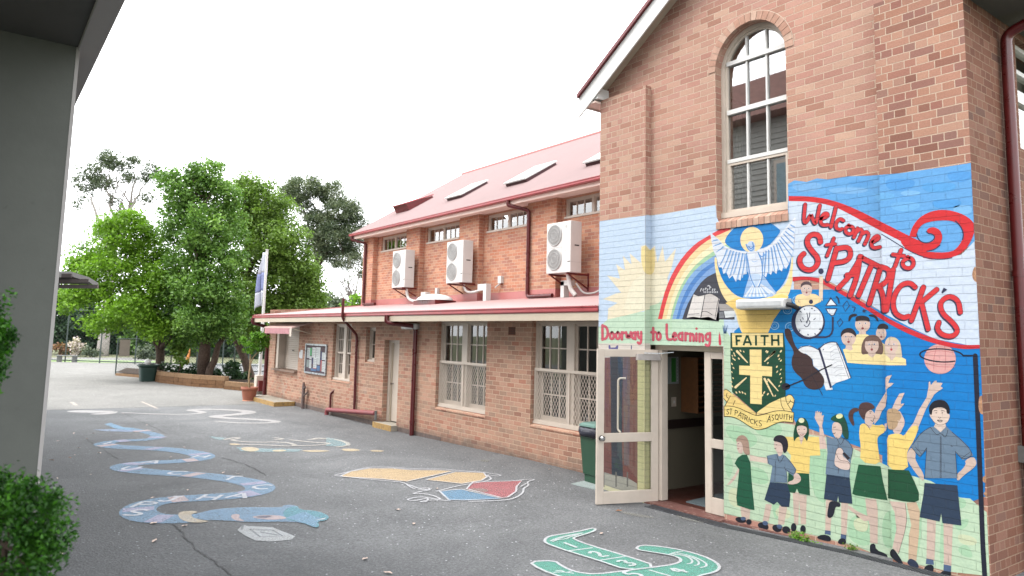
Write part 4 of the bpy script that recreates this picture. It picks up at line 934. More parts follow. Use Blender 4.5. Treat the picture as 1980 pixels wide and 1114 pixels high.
# green hill behind the doorway words, sun
P.shape([(1150, 640), (1175, 618), (1205, 606), (1245, 603), (1256, 592), (1300, 570), (1400, 560), (1400, 669.6), (1257, 666.6), (1256, 664), (1150, 664)], (204, 230, 204), 0.8)
sun_c = (1256, 575)
sun = K13([(0, 0)])
rays = K13([(60, 660), (200, 600), (260, 590), (105, 405), (245, 440), (205, 285), (300, 350), (275, 190), (370, 290), (350, 165), (470, 270), (470, 90), (520, 75), (570, 130), (620, 85), (650, 270), (705, 85), (730, 260), (850, 110), (800, 330), (760, 420), (700, 650), (560, 770), (330, 830), (110, 880), (120, 760), (220, 700)])
P.shape(rays, (246, 234, 206), 1.6)
P.shape(smooth(K13([(470, 110), (520, 75), (560, 150), (620, 85), (625, 390), (520, 400), (480, 300)])), (250, 228, 164), 1.8)
P.shape(smooth(K13([(300, 700), (370, 480), (470, 400), (620, 395), (790, 420), (700, 680), (560, 780), (290, 800)])), (248, 240, 214), 2.0)
P.shape([(1256, 592), (1276, 586), (1300, 572), (1300, 640), (1256, 640)], (198, 226, 196), 2.1)
# painted doorway on the pier behind the open door
P.shape([(1150, 664), (1257, 664), (1257, 1000), (1150, 1000)], (226, 216, 206), 1.4)
P.build('painted_ground', mural)
P = Paint()
P.shape([(1150, 692), (1233, 690), (1233, 950), (1150, 930)], (124, 78, 74), 2.2)
P.shape([(1180, 690), (1205, 690), (1203, 860), (1205, 925), (1183, 920)], (58, 66, 78), 2.4); P.shape([(1205, 690), (1219, 690), (1217, 900), (1207, 900)], (112, 92, 98), 2.4)
P.shape([(1233, 690), (1258, 690), (1258, 1000), (1233, 1000)], (212, 206, 158), 2.3)
P.shape([(1150, 905), (1165, 912), (1185, 918), (1214, 924), (1232, 935), (1233, 958), (1190, 945), (1150, 930)], (176, 172, 162), 2.6)
P.shape([(1150, 930), (1190, 945), (1234, 958), (1234, 1000), (1150, 1000)], (228, 220, 186), 2.5)
for x in (1166, 1190, 1212): P.shape([(x, 912), (x+3, 913), (x+3, 942), (x, 941)], (120, 116, 112), 2.8)
P.shape([(1177, 668), (1180, 667), (1181, 672), (1190, 672), (1193, 668), (1196, 668), (1195, 676), (1177, 675)], (96, 92, 150), 2.0); P.shape([(1220, 668), (1222, 668), (1222, 676), (1220, 676)], (96, 92, 130), 2.0)
P.build('painted_doorway', mural)
# --- rainbow, black board, open book
P = Paint()
def band(o, i_, c, l): P.shape(smooth(o, 1, False)+list(reversed(smooth(i_, 1, False))), c, l)
arcs = [K13(a) for a in ([(655, 875), (690, 720), (740, 540), (820, 360), (930, 190), (1060, 60), (1160, 0), (1420, -150)], [(700, 875), (735, 720), (790, 545), (870, 380), (970, 230), (1090, 100), (1215, 10), (1440, -90)], [(745, 875), (780, 720), (835, 560), (915, 400), (1010, 270), (1120, 160), (1250, 70), (1440, -20)],
        [(785, 875), (820, 720), (880, 560), (955, 420), (1040, 310), (1140, 220), (1275, 130), (1440, 50)], [(808, 875), (850, 720), (910, 560), (985, 430), (1070, 330), (1160, 260), (1280, 180), (1440, 100)], [(850, 875), (895, 710), (960, 560), (1030, 450), (1110, 360), (1190, 300), (1275, 250), (1430, 160)],
        [(880, 875), (920, 740), (980, 620), (1050, 500), (1130, 410), (1200, 340), (1270, 300), (1430, 220)], [(915, 875), (960, 740), (1030, 610), (1100, 500), (1170, 430), (1225, 400), (1265, 380), (1430, 300)])]
for a, b, c in zip(arcs, arcs[1:], ((236, 78, 82), (250, 222, 170), (250, 240, 200), (176, 214, 176), (140, 180, 228), (86, 138, 206), (134, 172, 224))): band(a, b, c, 2.4)
P.shape(arcs[-1]+K13([(1430, 500), (1470, 640), (1480, 720), (1480, 880), (930, 880)]), (72, 72, 82), 2.3)
P.build('rainbow', mural)
P = Paint()
BKD, BKW, BKL = (58, 56, 66), (236, 230, 226), (216, 208, 204)
P.shape(K13([(960, 860), (1100, 880), (1300, 890), (1360, 860), (1480, 850), (1480, 820), (1330, 800), (1310, 900), (1240, 895), (1110, 868), (975, 868)]), BKD, 2.6)
P.shape(K13([(1310, 710), (1400, 715), (1470, 770), (1470, 785), (1320, 785)]), (176, 170, 168), 2.7); P.shape(K13([(1365, 790), (1480, 785), (1480, 850), (1380, 862)]), (232, 236, 238), 2.7); P.shape(K13([(1315, 800), (1360, 795), (1370, 860), (1310, 868)]), (130, 132, 138), 2.75)
P.shape(K13([(1040, 605), (1090, 630), (1160, 612), (1115, 862), (1040, 850), (965, 860), (1000, 740)]), BKW, 3.0)
P.shape(K13([(1165, 612), (1215, 598), (1270, 620), (1318, 660), (1280, 885), (1200, 850), (1120, 862)]), BKL, 3.1)
for ln in ([(1160, 612), (1113, 866)], [(1165, 612), (1215, 598), (1270, 620), (1322, 662), (1280, 888)], [(980, 825), (1040, 820), (1100, 818)], [(1120, 800), (1170, 785), (1240, 830)], [(1040, 605), (1090, 630), (1160, 612)], [(1305, 665), (1268, 870)]): P.line(K13(ln), 1.0, BKD, 3.3)
for i, (x, y) in enumerate(((1110, 560), (1140, 560), (1165, 550), (1185, 560), (1212, 540), (1240, 560), (1262, 560))):
    h = (34, 26, 26, 26, 40, 26, 26)[i]; P.line(K13([(x, y+h/2), (x+(14 if i == 0 else 2), y-h/2)]), 1.4, (222, 222, 226), 3.0); P.line(K13([(x+2, y-6), (x+16, y-8)]), 1.3, (222, 222, 226), 3.05)
for x in range(1150, 1300, 18): P.line(K13([(x, 575), (x+2, 594)]), 1.6, (206, 206, 212), 3.1)
P.shape(K13([(1180, 522), (1200, 508), (1225, 522)]), (222, 222, 226), 3.0)
P.build('painted_book', mural)
# --- dove in its blue roundel
P = Paint()
P.shape(smooth(K1([(70, 480), (80, 620), (120, 820), (190, 980), (320, 1114), (360, 1300), (420, 1420), (560, 1430), (640, 1400), (740, 1280), (860, 1060), (960, 940), (1000, 800), (1015, 640), (1010, 480), (1000, 470), (980, 640), (930, 800), (820, 900), (560, 980), (360, 970), (220, 840), (130, 640), (100, 480)])), (252, 228, 168), 2.6)
P.shape(K1([(205, 1030), (330, 965), (560, 1000), (880, 920), (960, 950), (900, 1060), (780, 1230), (700, 1420), (640, 1500), (430, 1500), (400, 1330), (330, 1120)]), (250, 214, 128), 2.7)
P.shape(smooth(K1([(100, 470), (110, 600), (170, 760), (260, 880), (370, 960), (560, 985), (760, 950), (880, 830), (950, 700), (985, 560), (985, 470)]), 1), DEEP, 3.0)
P.shape(smooth(K1([(190, 295), (230, 210), (320, 120), (420, 65), (510, 38), (640, 48), (760, 75), (830, 130), (870, 165), (800, 260), (720, 345), (620, 380), (440, 410), (300, 385), (230, 340)]), 1), (30, 134, 210), 3.2)
P.shape(ellipse(*K1([(520, 270)])[0], 22.2, 24.8, 0.1, 32), (252, 228, 176), 3.5)
WH, WB, WS = (228, 234, 246), (166, 196, 234), (104, 156, 216)
lw = K1([(20, 180), (60, 215), (130, 270), (200, 350), (300, 395), (450, 420), (470, 520), (460, 680), (400, 690), (385, 760), (350, 740), (330, 775), (290, 700), (250, 735), (215, 660), (180, 680), (160, 600), (125, 600), (100, 480), (60, 400), (40, 300)])
rw = K1([(590, 400), (700, 380), (790, 310), (880, 190), (960, 80), (1045, 5), (1050, 60), (1035, 200), (1020, 380), (990, 470), (965, 560), (930, 620), (900, 580), (880, 650), (830, 610), (815, 680), (770, 640), (750, 690), (710, 660), (690, 720), (655, 690), (640, 500)])
P.shape(lw, WH, 4.0); P.shape(rw, WH, 4.1)
P.shape(K1([(490, 700), (660, 700), (730, 800), (820, 910), (760, 950), (600, 960), (415, 965), (450, 830)]), WB, 3.9)
for x in (440, 490, 540, 590, 640, 690, 740, 790): P.stroke(K1([(575+(x-600)*.12, 780), (x, 950 if x < 720 else 920)]), 3.4, WH, 4.2, taper=[0.5, 1.2], caps=False)
P.shape(smooth(K1([(455, 420), (530, 400), (590, 410), (640, 520), (650, 700), (610, 830), (575, 850), (530, 810), (480, 690), (470, 540)])), WH, 4.5)
for ln in ([(455, 430), (480, 560), (500, 720), (560, 840)], [(595, 420), (645, 540), (650, 720), (600, 840)]): P.line(K1(ln), 2.2, WS, 4.8)
P.shape(smooth(K1([(480, 690), (560, 670), (640, 690), (600, 800), (570, 840), (540, 800)])), (196, 216, 242), 4.7)
P.shape(smooth(K1([(455, 350), (475, 300), (520, 280), (560, 320), (560, 400), (520, 420), (480, 400)])), (196, 214, 240), 4.9)
P.line(K1([(450, 320), (475, 385), (515, 405), (545, 380), (530, 300)]), 2.4, WS, 5.1); P.line(K1([(480, 350), (510, 385), (550, 340)]), 2.0, (82, 138, 206), 5.2)
for a, b in (((225, 380), (130, 590)), ((265, 395), (165, 640)), ((300, 400), (200, 680)), ((335, 410), (250, 720)), ((370, 420), (295, 690)), ((410, 430), (335, 760)), ((440, 440), (390, 740)), ((180, 350), (95, 420)), ((150, 310), (60, 350)), ((110, 270), (40, 290)), ((455, 470), (450, 670))):
    P.stroke(K1([a, ((a[0]+b[0])/2+8, (a[1]+b[1])/2), b]), 1.5, WS, 4.6, taper=[1.3, 1, .6], caps=False); P.stroke(K1([(a[0]+12, a[1]+6), (b[0]+16, b[1]-14)]), 2.0, WB, 4.4, caps=False)
for a, b in (((690, 400), (665, 690)), ((720, 390), (720, 660)), ((750, 360), (790, 640)), ((780, 340), (840, 620)), ((810, 320), (905, 600)), ((830, 300), (960, 540)), ((850, 270), (1000, 460)), ((870, 240), (1015, 390)), ((900, 200), (1020, 320)), ((920, 170), (1030, 250)), ((950, 130), (1030, 180)), ((980, 90), (1035, 110)), ((660, 420), (640, 640))):
    P.stroke(K1([a, ((a[0]+b[0])/2, (a[1]+b[1])/2+6), b]), 1.7, WS, 4.6, taper=[1.2, 1, .6], caps=False); P.stroke(K1([(a[0]+10, a[1]+10), (b[0]+4, b[1]+16)]), 2.2, WB, 4.4, caps=False)
P.line(K1([(200, 350), (300, 402), (455, 428)]), 2.0, (240, 242, 250), 5.0); P.line(K1([(590, 400), (700, 380), (800, 300), (900, 170), (1040, 10)]), 3.0, (240, 242, 250), 5.0)
P.line(K1([(600, 440), (640, 480), (690, 440)]), 2.2, WS, 5.0); P.line(K1([(520, 520), (545, 540), (590, 520)]), 1.4, WB, 5.1)
P.build('dove', mural)
# --- welcome scroll
P = Paint()
band_top = K21([(70, 165), (160, 168), (260, 180), (350, 205), (450, 240), (570, 300), (720, 380), (745, 330), (790, 270), (850, 242), (930, 240), (1010, 262), (1060, 300), (1080, 330)])
P.shape(K21([(70, 190), (200, 195), (320, 222), (450, 290), (560, 345), (700, 420), (790, 480), (900, 505), (1000, 480), (1078, 400), (1085, 480), (1095, 640), (1108, 800), (1112, 985), (1000, 960), (860, 935), (720, 870), (590, 800), (450, 710), (300, 630), (250, 605), (160, 598), (90, 605), (95, 500), (110, 300), (70, 290)]), PALE, 3.0)
REDB = (218, 40, 48)
def ribbon2(a, b, c, l, n=2): P.shape(smooth(a, n, False)+list(reversed(smooth(b, n, False))), c, l)
ribbon2(K21([(70, 165), (180, 166), (290, 182), (420, 228), (560, 300), (730, 385)]), K21([(70, 192), (190, 194), (320, 220), (450, 290), (580, 360), (700, 420), (790, 475), (830, 500)]), REDB, 4.0)
ribbon2(K3([(325, 430), (360, 320), (440, 220), (560, 160), (680, 140), (820, 160), (940, 210), (1010, 270), (1040, 330), (1010, 440), (940, 570), (820, 650), (680, 675), (560, 680)]),
        K3([(400, 440), (420, 350), (480, 290), (580, 265), (700, 255), (800, 265), (870, 310), (915, 390), (900, 470), (830, 570), (760, 600), (640, 605), (480, 590), (470, 660)]), REDB, 4.05)
P.shape(smooth(K3([(230, 380), (330, 430), (420, 470), (500, 505), (580, 490), (605, 440), (570, 400), (530, 400), (510, 370), (540, 335), (600, 330), (660, 365), (685, 430), (665, 510), (600, 570), (500, 590), (560, 680), (420, 630), (240, 540)]), 1), REDB, 4.1)
P.shape(smooth(K3([(410, 430), (440, 480), (500, 500), (560, 490), (600, 450), (570, 410), (520, 400), (500, 380), (545, 400), (560, 440), (520, 480), (460, 475)])), (44, 44, 70), 4.3) if False else None
for ln, w in (([(405, 400), (420, 460), (470, 498), (540, 500), (590, 465), (602, 430), (570, 402), (530, 400), (508, 375)], 2.2), ([(820, 262), (880, 320), (912, 400), (900, 470)], 2.6), ([(25, 405), (150, 480), (300, 575), (440, 640), (560, 675), (700, 676), (790, 660)], 1.8), ([(510, 590), (600, 572), (660, 520)], 1.8)): P.line(K3(ln), w, NAVY, 4.5)
ribbon2(K21([(92, 600), (160, 596), (240, 608), (300, 640), (450, 722), (590, 815), (720, 880), (860, 935), (1000, 968), (1112, 965)]), K21([(92, 625), (160, 612), (240, 630), (300, 662), (450, 750), (590, 842), (720, 910), (860, 962), (1000, 990), (1112, 985)]), (214, 46, 58), 4.2)
P.build('welcome_scroll', mural)
# --- lettering
P = Paint()
def letter(strokes, w, lay=5.0, sh=(-2.2, 2.2), fill=RED, edge=NAVY, out=1.5, sm=2):
    for i, st in enumerate(strokes):
        st2 = smooth(st, sm, False) if len(st) > 2 else st
        k_ = lay+0.05*i
        if sh: P.stroke([(x+sh[0], y+sh[1]) for x, y in st2], w+1.0, edge, k_)
        P.stroke(st2, w+out, edge, k_+0.5)
    for i, st in enumerate(strokes):
        st2 = smooth(st, sm, False) if len(st) > 2 else st
        P.stroke(st2, w, fill, lay+1.1+0.05*i)
for st in ([[(232, 95), (213, 290), (240, 325), (300, 215), (300, 215), (345, 325), (365, 315), (408, 108)]], [[(415, 268), (505, 240), (500, 200), (450, 205), (412, 285), (430, 345), (505, 340)]], [[(602, 125), (540, 365)]], [[(690, 290), (650, 262), (600, 310), (600, 380), (650, 402), (672, 388)]], [[(858, 380), (815, 490)], [(850, 425), (890, 385), (925, 420), (868, 535)], [(915, 450), (965, 415), (1000, 460), (945, 570)]], [[(1040, 545), (1120, 505), (1105, 465), (1050, 490), (1015, 570), (1050, 622), (1128, 605)]]):
    letter([K2(s_) for s_ in st], 6.3)
letter([smooth(K2([(760, 350), (810, 370), (812, 425), (765, 455), (715, 430), (712, 375)]), 2)+[K2([(752, 345)])[0]]], 6.3, sm=0)
letter([K2([(415, 545), (405, 470), (330, 445), (262, 490), (255, 570), (320, 660), (385, 730), (385, 815), (310, 885), (215, 870), (165, 800), (170, 725), (215, 685)])], 9.5)
letter([K2([(575, 500), (540, 600), (495, 710)]), K2([(485, 582), (590, 570)])], 6.2)
P.shape(ellipse(*K2([(420, 895)])[0], 5.2, 5.6), NAVY, 6)
for st in ([[(330, 445), (283, 612)], [(335, 447), (395, 438), (408, 480), (385, 515), (312, 525)]], [[(462, 492), (405, 590), (338, 660)], [(455, 490), (440, 600), (402, 700)], [(385, 590), (440, 585)]], [[(470, 500), (560, 545)], [(522, 525), (448, 700)]], [[(568, 545), (505, 745)], [(568, 545), (615, 560), (608, 620), (552, 655)], [(560, 650), (580, 700), (585, 780)]], [[(634, 560), (598, 780)]],
           [[(752, 655), (722, 628), (670, 645), (630, 720), (640, 795), (690, 822), (715, 812)]], [[(797, 655), (732, 835)], [(868, 668), (775, 745)], [(785, 735), (822, 880)]], [[(995, 790), (985, 725), (935, 700), (885, 735), (895, 795), (955, 845), (985, 890), (955, 922), (900, 915), (868, 880), (880, 845)]]):
    letter([K21(s_) for s_ in st], 9.2)
P.shape(K21([(905, 658), (925, 668), (898, 690), (892, 684)]), NAVY, 6)
for st in ([[(240, 575), (175, 750)], [(150, 625), (270, 640)]],): letter([K3(s_) for s_ in st], 7)
letter([smooth(K3([(320, 655), (370, 680), (375, 740), (330, 780), (265, 760), (250, 700)]), 2)+[K3([(312, 652)])[0]]], 7.2, sm=0)
# doorway to learning: a round hand-painted alphabet
GL = {'o': [[(.5, 1), (.05, .75), (.05, .25), (.5, 0), (.95, .25), (.95, .75), (.5, 1)]], 'a': [[(.9, .8), (.5, 1), (.05, .7), (.05, .3), (.5, 0), (.9, .3)], [(.92, 1), (.92, 0)]], 'r': [[(.15, 1), (.15, 0)], [(.15, .6), (.45, 1), (.9, .9)]],
      'w': [[(0, 1), (.22, 0), (.5, .8), (.78, 0), (1, 1)]], 'y': [[(.1, 1), (.15, .35), (.5, .1), (.85, .35)], [(.9, 1), (.9, -.4), (.5, -.65), (.1, -.45)]], 't': [[(.5, 1.55), (.5, 0)], [(.0, 1), (1, 1)]], 'e': [[(.1, .5), (.9, .55), (.8, .95), (.4, 1), (.05, .6), (.1, .2), (.5, 0), (.9, .15)]],
      'n': [[(.12, 1), (.12, 0)], [(.12, .6), (.45, 1), (.88, .8), (.88, 0)]], 'i': [[(.5, 1), (.5, 0)]], 'g': [[(.9, .8), (.5, 1), (.05, .7), (.1, .3), (.5, .1), (.9, .4)], [(.92, 1), (.92, -.3), (.5, -.6), (.08, -.4)]], 'D': [[(.1, 1.8), (.1, 0)], [(.1, 1.75), (.7, 1.6), (.95, .9), (.7, .15), (.1, .05)]], 'L': [[(.15, 1.75), (.15, .05), (1, .05)]]}
PINK, PEDG = (218, 96, 114), (190, 78, 100)
for ch, x0, x1, yb, xh in (('D', 1164, 1177, 657, 15.5), ('o', 1179.5, 1187.5, 656.5, 14), ('o', 1191, 1199, 656.5, 14), ('r', 1202, 1208.5, 656.5, 14), ('w', 1211, 1220, 656, 13.5), ('a', 1222, 1229.5, 656, 13.5), ('y', 1233, 1241, 656, 14), ('t', 1259, 1268, 657.5, 15), ('o', 1270, 1278, 658, 15), ('L', 1288, 1298, 657.5, 17), ('e', 1301, 1308.5, 658, 14.5), ('a', 1312, 1320.5, 658, 14.5), ('r', 1325, 1331, 658, 14), ('n', 1334, 1342.5, 659, 14), ('i', 1345.5, 1348.5, 659, 14), ('n', 1352, 1360.5, 660, 14.5), ('g', 1364.5, 1374, 660, 16)):
    letter([[(x0+(x1-x0)*u, yb-xh*v) for u, v in st] for st in GL[ch]], 4.0, 4.5, None, PINK, PEDG, 1.0)
P.shape(ellipse(1347.2, 635.5, 2.4, 2.4, 0, 12), PINK, 6)
P.shape(smooth([(1390, 645), (1393, 645), (1396, 668), (1389.5, 668)]), (220, 76, 96), 4); P.shape([(1390, 645), (1393, 645), (1391.5, 641)], (200, 160, 160), 4.2)
for ln in ([(1398, 629), (1401, 645)], [(1402, 628), (1402, 644)], [(1407, 629), (1403, 645)]): P.stroke(ln, 2.0, (96, 128, 168), 4.5, taper=[.5, 1.6], caps=False)
P.build('lettering', mural)
# --- school crest
P = Paint()
P.shape(K22([(650, 40), (1930, 40), (1960, 400), (1975, 1400), (1980, 1850), (1400, 2150), (1310, 2200), (650, 1650)]), DKG, 3.5) if False else None
P.shape([(1412.6, 643.5), (1515.5, 643.5), (1518.5, 672), (1519.5, 770), (1464, 800), (1416, 758), (1412.6, 700)], DKG, 3.5)
P.shape(K22([(690, 60), (1905, 55), (1915, 385), (700, 383)]), (250, 226, 160), 4.0)
P.shape(K14([(177, 142), (235, 142), (235, 222), (287, 226), (286, 274), (238, 270), (236, 410), (180, 406), (180, 268), (126, 264), (126, 220), (178, 222)]), (252, 226, 156), 4.2)
for a, b, w in (((115, 150), (166, 205), 4.6), ((300, 152), (250, 200), 4.4), ((108, 326), (160, 280), 4.8), ((250, 285), (292, 370), 4.2), ((268, 288), (316, 344), 3.6), ((300, 152), (272, 176), 4.6)): P.stroke(K14([a, b]), w, CRM, 4.1, taper=[1.0, .45])
for x, y, r in ((88, 142, 1), (100, 160, .8), (132, 148, 1), (148, 152, .8), (92, 172, .8), (104, 170, 1), (96, 186, .9), (104, 192, .9), (124, 186, 1), (90, 212, 1), (98, 232, 1), (90, 252, .8), (96, 282, .8), (88, 300, .9), (92, 322, 1), (112, 352, 1), (128, 350, 1), (142, 352, 1), (155, 358, .9), (258, 150, .9), (264, 154, 1.1), (330, 150, 1.2), (318, 172, 1.1), (322, 188, .9), (262, 186, .9), (266, 208, 1), (330, 196, 1), (310, 226, 1), (330, 240, .8), (312, 250, 1), (326, 262, .9), (332, 282, .8), (262, 300, 1), (248, 352, 1.1), (266, 360, 1), (240, 366, 1), (330, 300, 1), (302, 368, .9), (322, 320, .9)):
    P.shape(ellipse(*K14([(x, y)])[0], 1.3*r, 2.6*r, (0.6 if x > 205 else -0.6), 8), CRM, 4.15)
for st in ([[(790, 105), (805, 345)], [(790, 125), (925, 125)], [(800, 230), (885, 230)]], [[(1050, 105), (965, 345)], [(1060, 105), (1150, 345)], [(1005, 270), (1110, 270)]], [[(1262, 105), (1265, 350)]], [[(1372, 120), (1568, 120)], [(1470, 125), (1468, 350)]], [[(1645, 95), (1650, 352)], [(1798, 95), (1805, 352)], [(1650, 222), (1800, 222)]]):
    for s_ in st: P.stroke(K22(s_), 3.9, DKG, 4.5, caps=False)
RBN, INK = (248, 222, 140), (50, 46, 30)
P.shape(K6([(80, 115), (115, 95), (190, 155), (570, 470), (580, 505), (545, 510), (330, 420), (90, 360), (125, 300), (75, 240)]), (246, 214, 136), 4.6)
P.shape(K6([(585, 500), (590, 455), (780, 320), (950, 240), (1030, 215), (1080, 180), (1130, 195), (1170, 260), (1150, 350), (1110, 420), (1130, 445), (960, 430), (760, 460)]), (250, 222, 150), 4.65)
rb_t = smooth(K6([(82, 360), (180, 358), (300, 385), (420, 440), (570, 512), (700, 490), (820, 445), (940, 428), (1050, 435), (1158, 460)]), 2, False); rb_b = smooth(K6([(86, 522), (200, 520), (320, 570), (440, 650), (540, 715), (620, 728), (720, 705), (840, 645), (960, 600), (1050, 602), (1146, 615)]), 2, False)
P.shape(rb_t+list(reversed(rb_b)), RBN, 4.9)
for ln in (rb_t, rb_b): P.stroke(ln, 1.3, INK, 5.2, caps=False)
for ln in ([(82, 360), (86, 522)], [(1158, 460), (1146, 615)], [(80, 120), (115, 95), (190, 155)], [(130, 155), (115, 215), (150, 240)], [(183, 200), (95, 360)], [(75, 240), (125, 300)], [(255, 270), (220, 350)], [(575, 465), (575, 512)], [(955, 240), (960, 340), (1010, 428)], [(1030, 215), (1040, 300), (1130, 440)], [(1030, 215), (1080, 180), (1130, 195), (1168, 260), (1150, 350), (1115, 420)], [(1065, 330), (1105, 285), (1100, 260)], [(1105, 285), (1165, 320)]): P.line(K6(ln), 1.2, INK, 5.25)
CP = {'S': [[(.85, .85), (.5, 1), (.12, .8), (.3, .55), (.75, .4), (.85, .15), (.5, 0), (.1, .12)]], 'T': [[(0, 1), (1, 1)], [(.5, 1), (.5, 0)]], 'P': [[(.1, 0), (.1, 1)], [(.1, 1), (.8, .95), (.85, .6), (.1, .48)]], 'A': [[(0, 0), (.5, 1)], [(.5, 1), (1, 0)], [(.2, .35), (.8, .35)]], 'R': [[(.1, 0), (.1, 1)], [(.1, 1), (.8, .95), (.8, .6), (.1, .5)], [(.35, .5), (.9, 0)]], 'I': [[(.5, 0), (.5, 1)]],
      'C': [[(.95, .85), (.55, 1), (.08, .7), (.08, .3), (.55, 0), (.95, .15)]], 'K': [[(.1, 0), (.1, 1)], [(.9, 1), (.12, .45)], [(.3, .58), (.95, 0)]], 'Q': [[(.5, 1), (.05, .75), (.05, .25), (.5, 0), (.95, .25), (.95, .75), (.5, 1)], [(.6, .25), (1, -.1)]], 'U': [[(.1, 1), (.1, .2), (.5, 0), (.9, .2), (.9, 1)]], 'H': [[(.1, 0), (.1, 1)], [(.9, 0), (.9, 1)], [(.1, .5), (.9, .5)]]}
for ch, bl, br, tl in (('S', (112, 485), (162, 490), (122, 402)), ('T', (165, 490), (205, 492), (172, 402)), ('P', (245, 500), (300, 520), (250, 418)), ('A', (292, 522), (345, 545), (315, 440)), ('T', (345, 555), (395, 575), (352, 470)), ('R', (395, 575), (450, 600), (400, 495)), ('I', (452, 600), (475, 615), (462, 525)), ('C', (480, 618), (530, 640), (490, 545)), ('K', (540, 640), (598, 670), (548, 562)), ('S', (615, 672), (670, 670), (612, 580)),
                       ('A', (742, 615), (795, 595), (760, 515)), ('S', (812, 590), (856, 575), (812, 505)), ('Q', (868, 578), (922, 570), (868, 490)), ('U', (938, 560), (985, 555), (935, 480)), ('I', (995, 560), (1015, 560), (1000, 482)), ('T', (1025, 568), (1070, 570), (1028, 488)), ('H', (1085, 572), (1130, 578), (1088, 492))):
    for st in CP[ch]: P.stroke(smooth(K6([(bl[0]+(br[0]-bl[0])*u+(tl[0]-bl[0])*v, bl[1]+(br[1]-bl[1])*u+(tl[1]-bl[1])*v) for u, v in st]), 2 if len(st) > 2 else 0, False), 1.35, INK, 5.4, caps=False)
P.build('school_crest', mural)
# --- clock, hourglass, notes, violin and music book
P = Paint()
for (x, y, r) in ((1528, 632, 9), (1498, 630, 8), (1523, 600, 8), (1540, 580, 7)):
    P.stroke(ellipse(x, y, r, r*.9, 0, 20), 1.6, (150, 200, 240), 2.2, closed=True); P.stroke(ellipse(x, y, r*.5, r*.45, 0, 14), 1.3, (120, 180, 232), 2.2, closed=True)
P.shape(ellipse(*K4([(265, 515)])[0], 32.5, 32.8, 0, 36), NAVY, 3.0); P.shape(ellipse(*K4([(280, 505)])[0], 27.6, 31, 0, 36), (236, 240, 246), 3.4)
P.stroke(ellipse(*K4([(280, 505)])[0], 27.6, 31, 0, 36), 1.6, NAVY, 3.5, closed=True)
for ln in ([(250, 400), (265, 470), (250, 530)], [(285, 400), (285, 450), (240, 520)], [(215, 545), (250, 580), (295, 515), (265, 480)], [(170, 480), (190, 515)], [(200, 455), (208, 485)], [(330, 488), (355, 465)], [(395, 605), (415, 585), (412, 608)], [(150, 605), (175, 610), (155, 630)], [(255, 660), (272, 660), (262, 675)], [(340, 650), (358, 655), (345, 668)], [(165, 390), (175, 380), (185, 400)], [(300, 350), (320, 345), (310, 360)], [(335, 372), (352, 378)], [(215, 350), (228, 368)]): P.line(K4(ln), 1.5, NAVY, 3.8)
P.line(K4([(330, 695), (560, 695), (560, 450)]), 3.6, NAVY, 3.1)
P.shape(K4([(535, 215), (618, 315), (470, 320)]), NAVY, 3.2); P.shape(K4([(538, 240), (600, 308), (488, 312)]), (228, 236, 246), 3.5); P.shape(K4([(468, 348), (618, 348), (580, 430), (545, 445), (500, 400)]), NAVY, 3.2); P.shape(K4([(488, 360), (600, 360), (570, 425), (548, 432), (510, 400)]), (228, 236, 246), 3.5)
P.build('painted_clock', mural)
P = Paint()
for dm in ([(730, 258), (760, 315), (710, 385), (680, 318)], [(655, 470), (682, 515), (638, 570), (615, 515)]): P.stroke(K4(dm), 1.6, NAVY, 3.3, closed=True)
P.build('painted_notes', mural)
P = Paint(); P.line(K4([(600, 205), (625, 230), (635, 290)]), 3.0, NAVY, 3.3); P.line(K4([(790, 335), (835, 330), (810, 390)]), 1.8, NAVY, 3.3); P.shape(K4([(925, 360), (970, 375), (935, 400), (912, 385)]), NAVY, 3.3)
P.build('painted_notes', mural)
P = Paint(); VB = (68, 48, 48)
P.shape(smooth(K4([(-20, 600), (20, 585), (60, 610), (75, 690), (110, 800), (180, 880), (260, 900), (320, 960), (320, 1040), (400, 1100), (470, 1200), (440, 1300), (330, 1330), (230, 1290), (190, 1180), (120, 1130), (65, 1040), (70, 940), (100, 880), (60, 800), (20, 740), (-10, 680)])), VB, 3.6)
P.shape(K4([(135, 850), (180, 805), (280, 792), (370, 830), (400, 850), (490, 1090), (560, 1320), (480, 1330), (400, 1090), (330, 1040), (320, 960), (240, 890), (170, 885)]), (238, 240, 244), 3.5)
P.shape(K4([(405, 830), (460, 770), (540, 748), (615, 760), (690, 920), (775, 1180), (700, 1210), (600, 1240), (520, 1300), (480, 1120)]), (240, 242, 246), 3.7)
P.line(K4([(395, 820), (450, 990), (540, 1300)]), 4.2, NAVY, 3.9); P.line(K4([(140, 845), (190, 805), (290, 795), (400, 850)]), 1.4, NAVY, 3.9); P.line(K4([(405, 825), (470, 768), (560, 748), (625, 760), (780, 1185)]), 1.8, NAVY, 3.9); P.line(K4([(605, 770), (755, 1190)]), 1.0, NAVY, 3.95)
for i in range(8): P.line(K4([(520+i*10, 830+i*48), (570+i*10, 790+i*48), (620+i*12, 790+i*48)]), 0.6, (150, 156, 170), 3.95)
P.line(K4([(440, 850), (455, 835)]), 1.4, NAVY, 3.95)
P.stroke(K4([(0, 1290), (200, 1210), (420, 1085), (550, 1025)]), 2.6, (40, 36, 48), 4.3); P.shape(smooth(K4([(-40, 1250), (20, 1240), (60, 1280), (30, 1320), (-30, 1330), (-60, 1290)])), (40, 36, 48), 4.3); P.line(K4([(300, 1130), (440, 1390)]), 1.2, (40, 36, 48), 4.4)
P.build('painted_violin', mural)
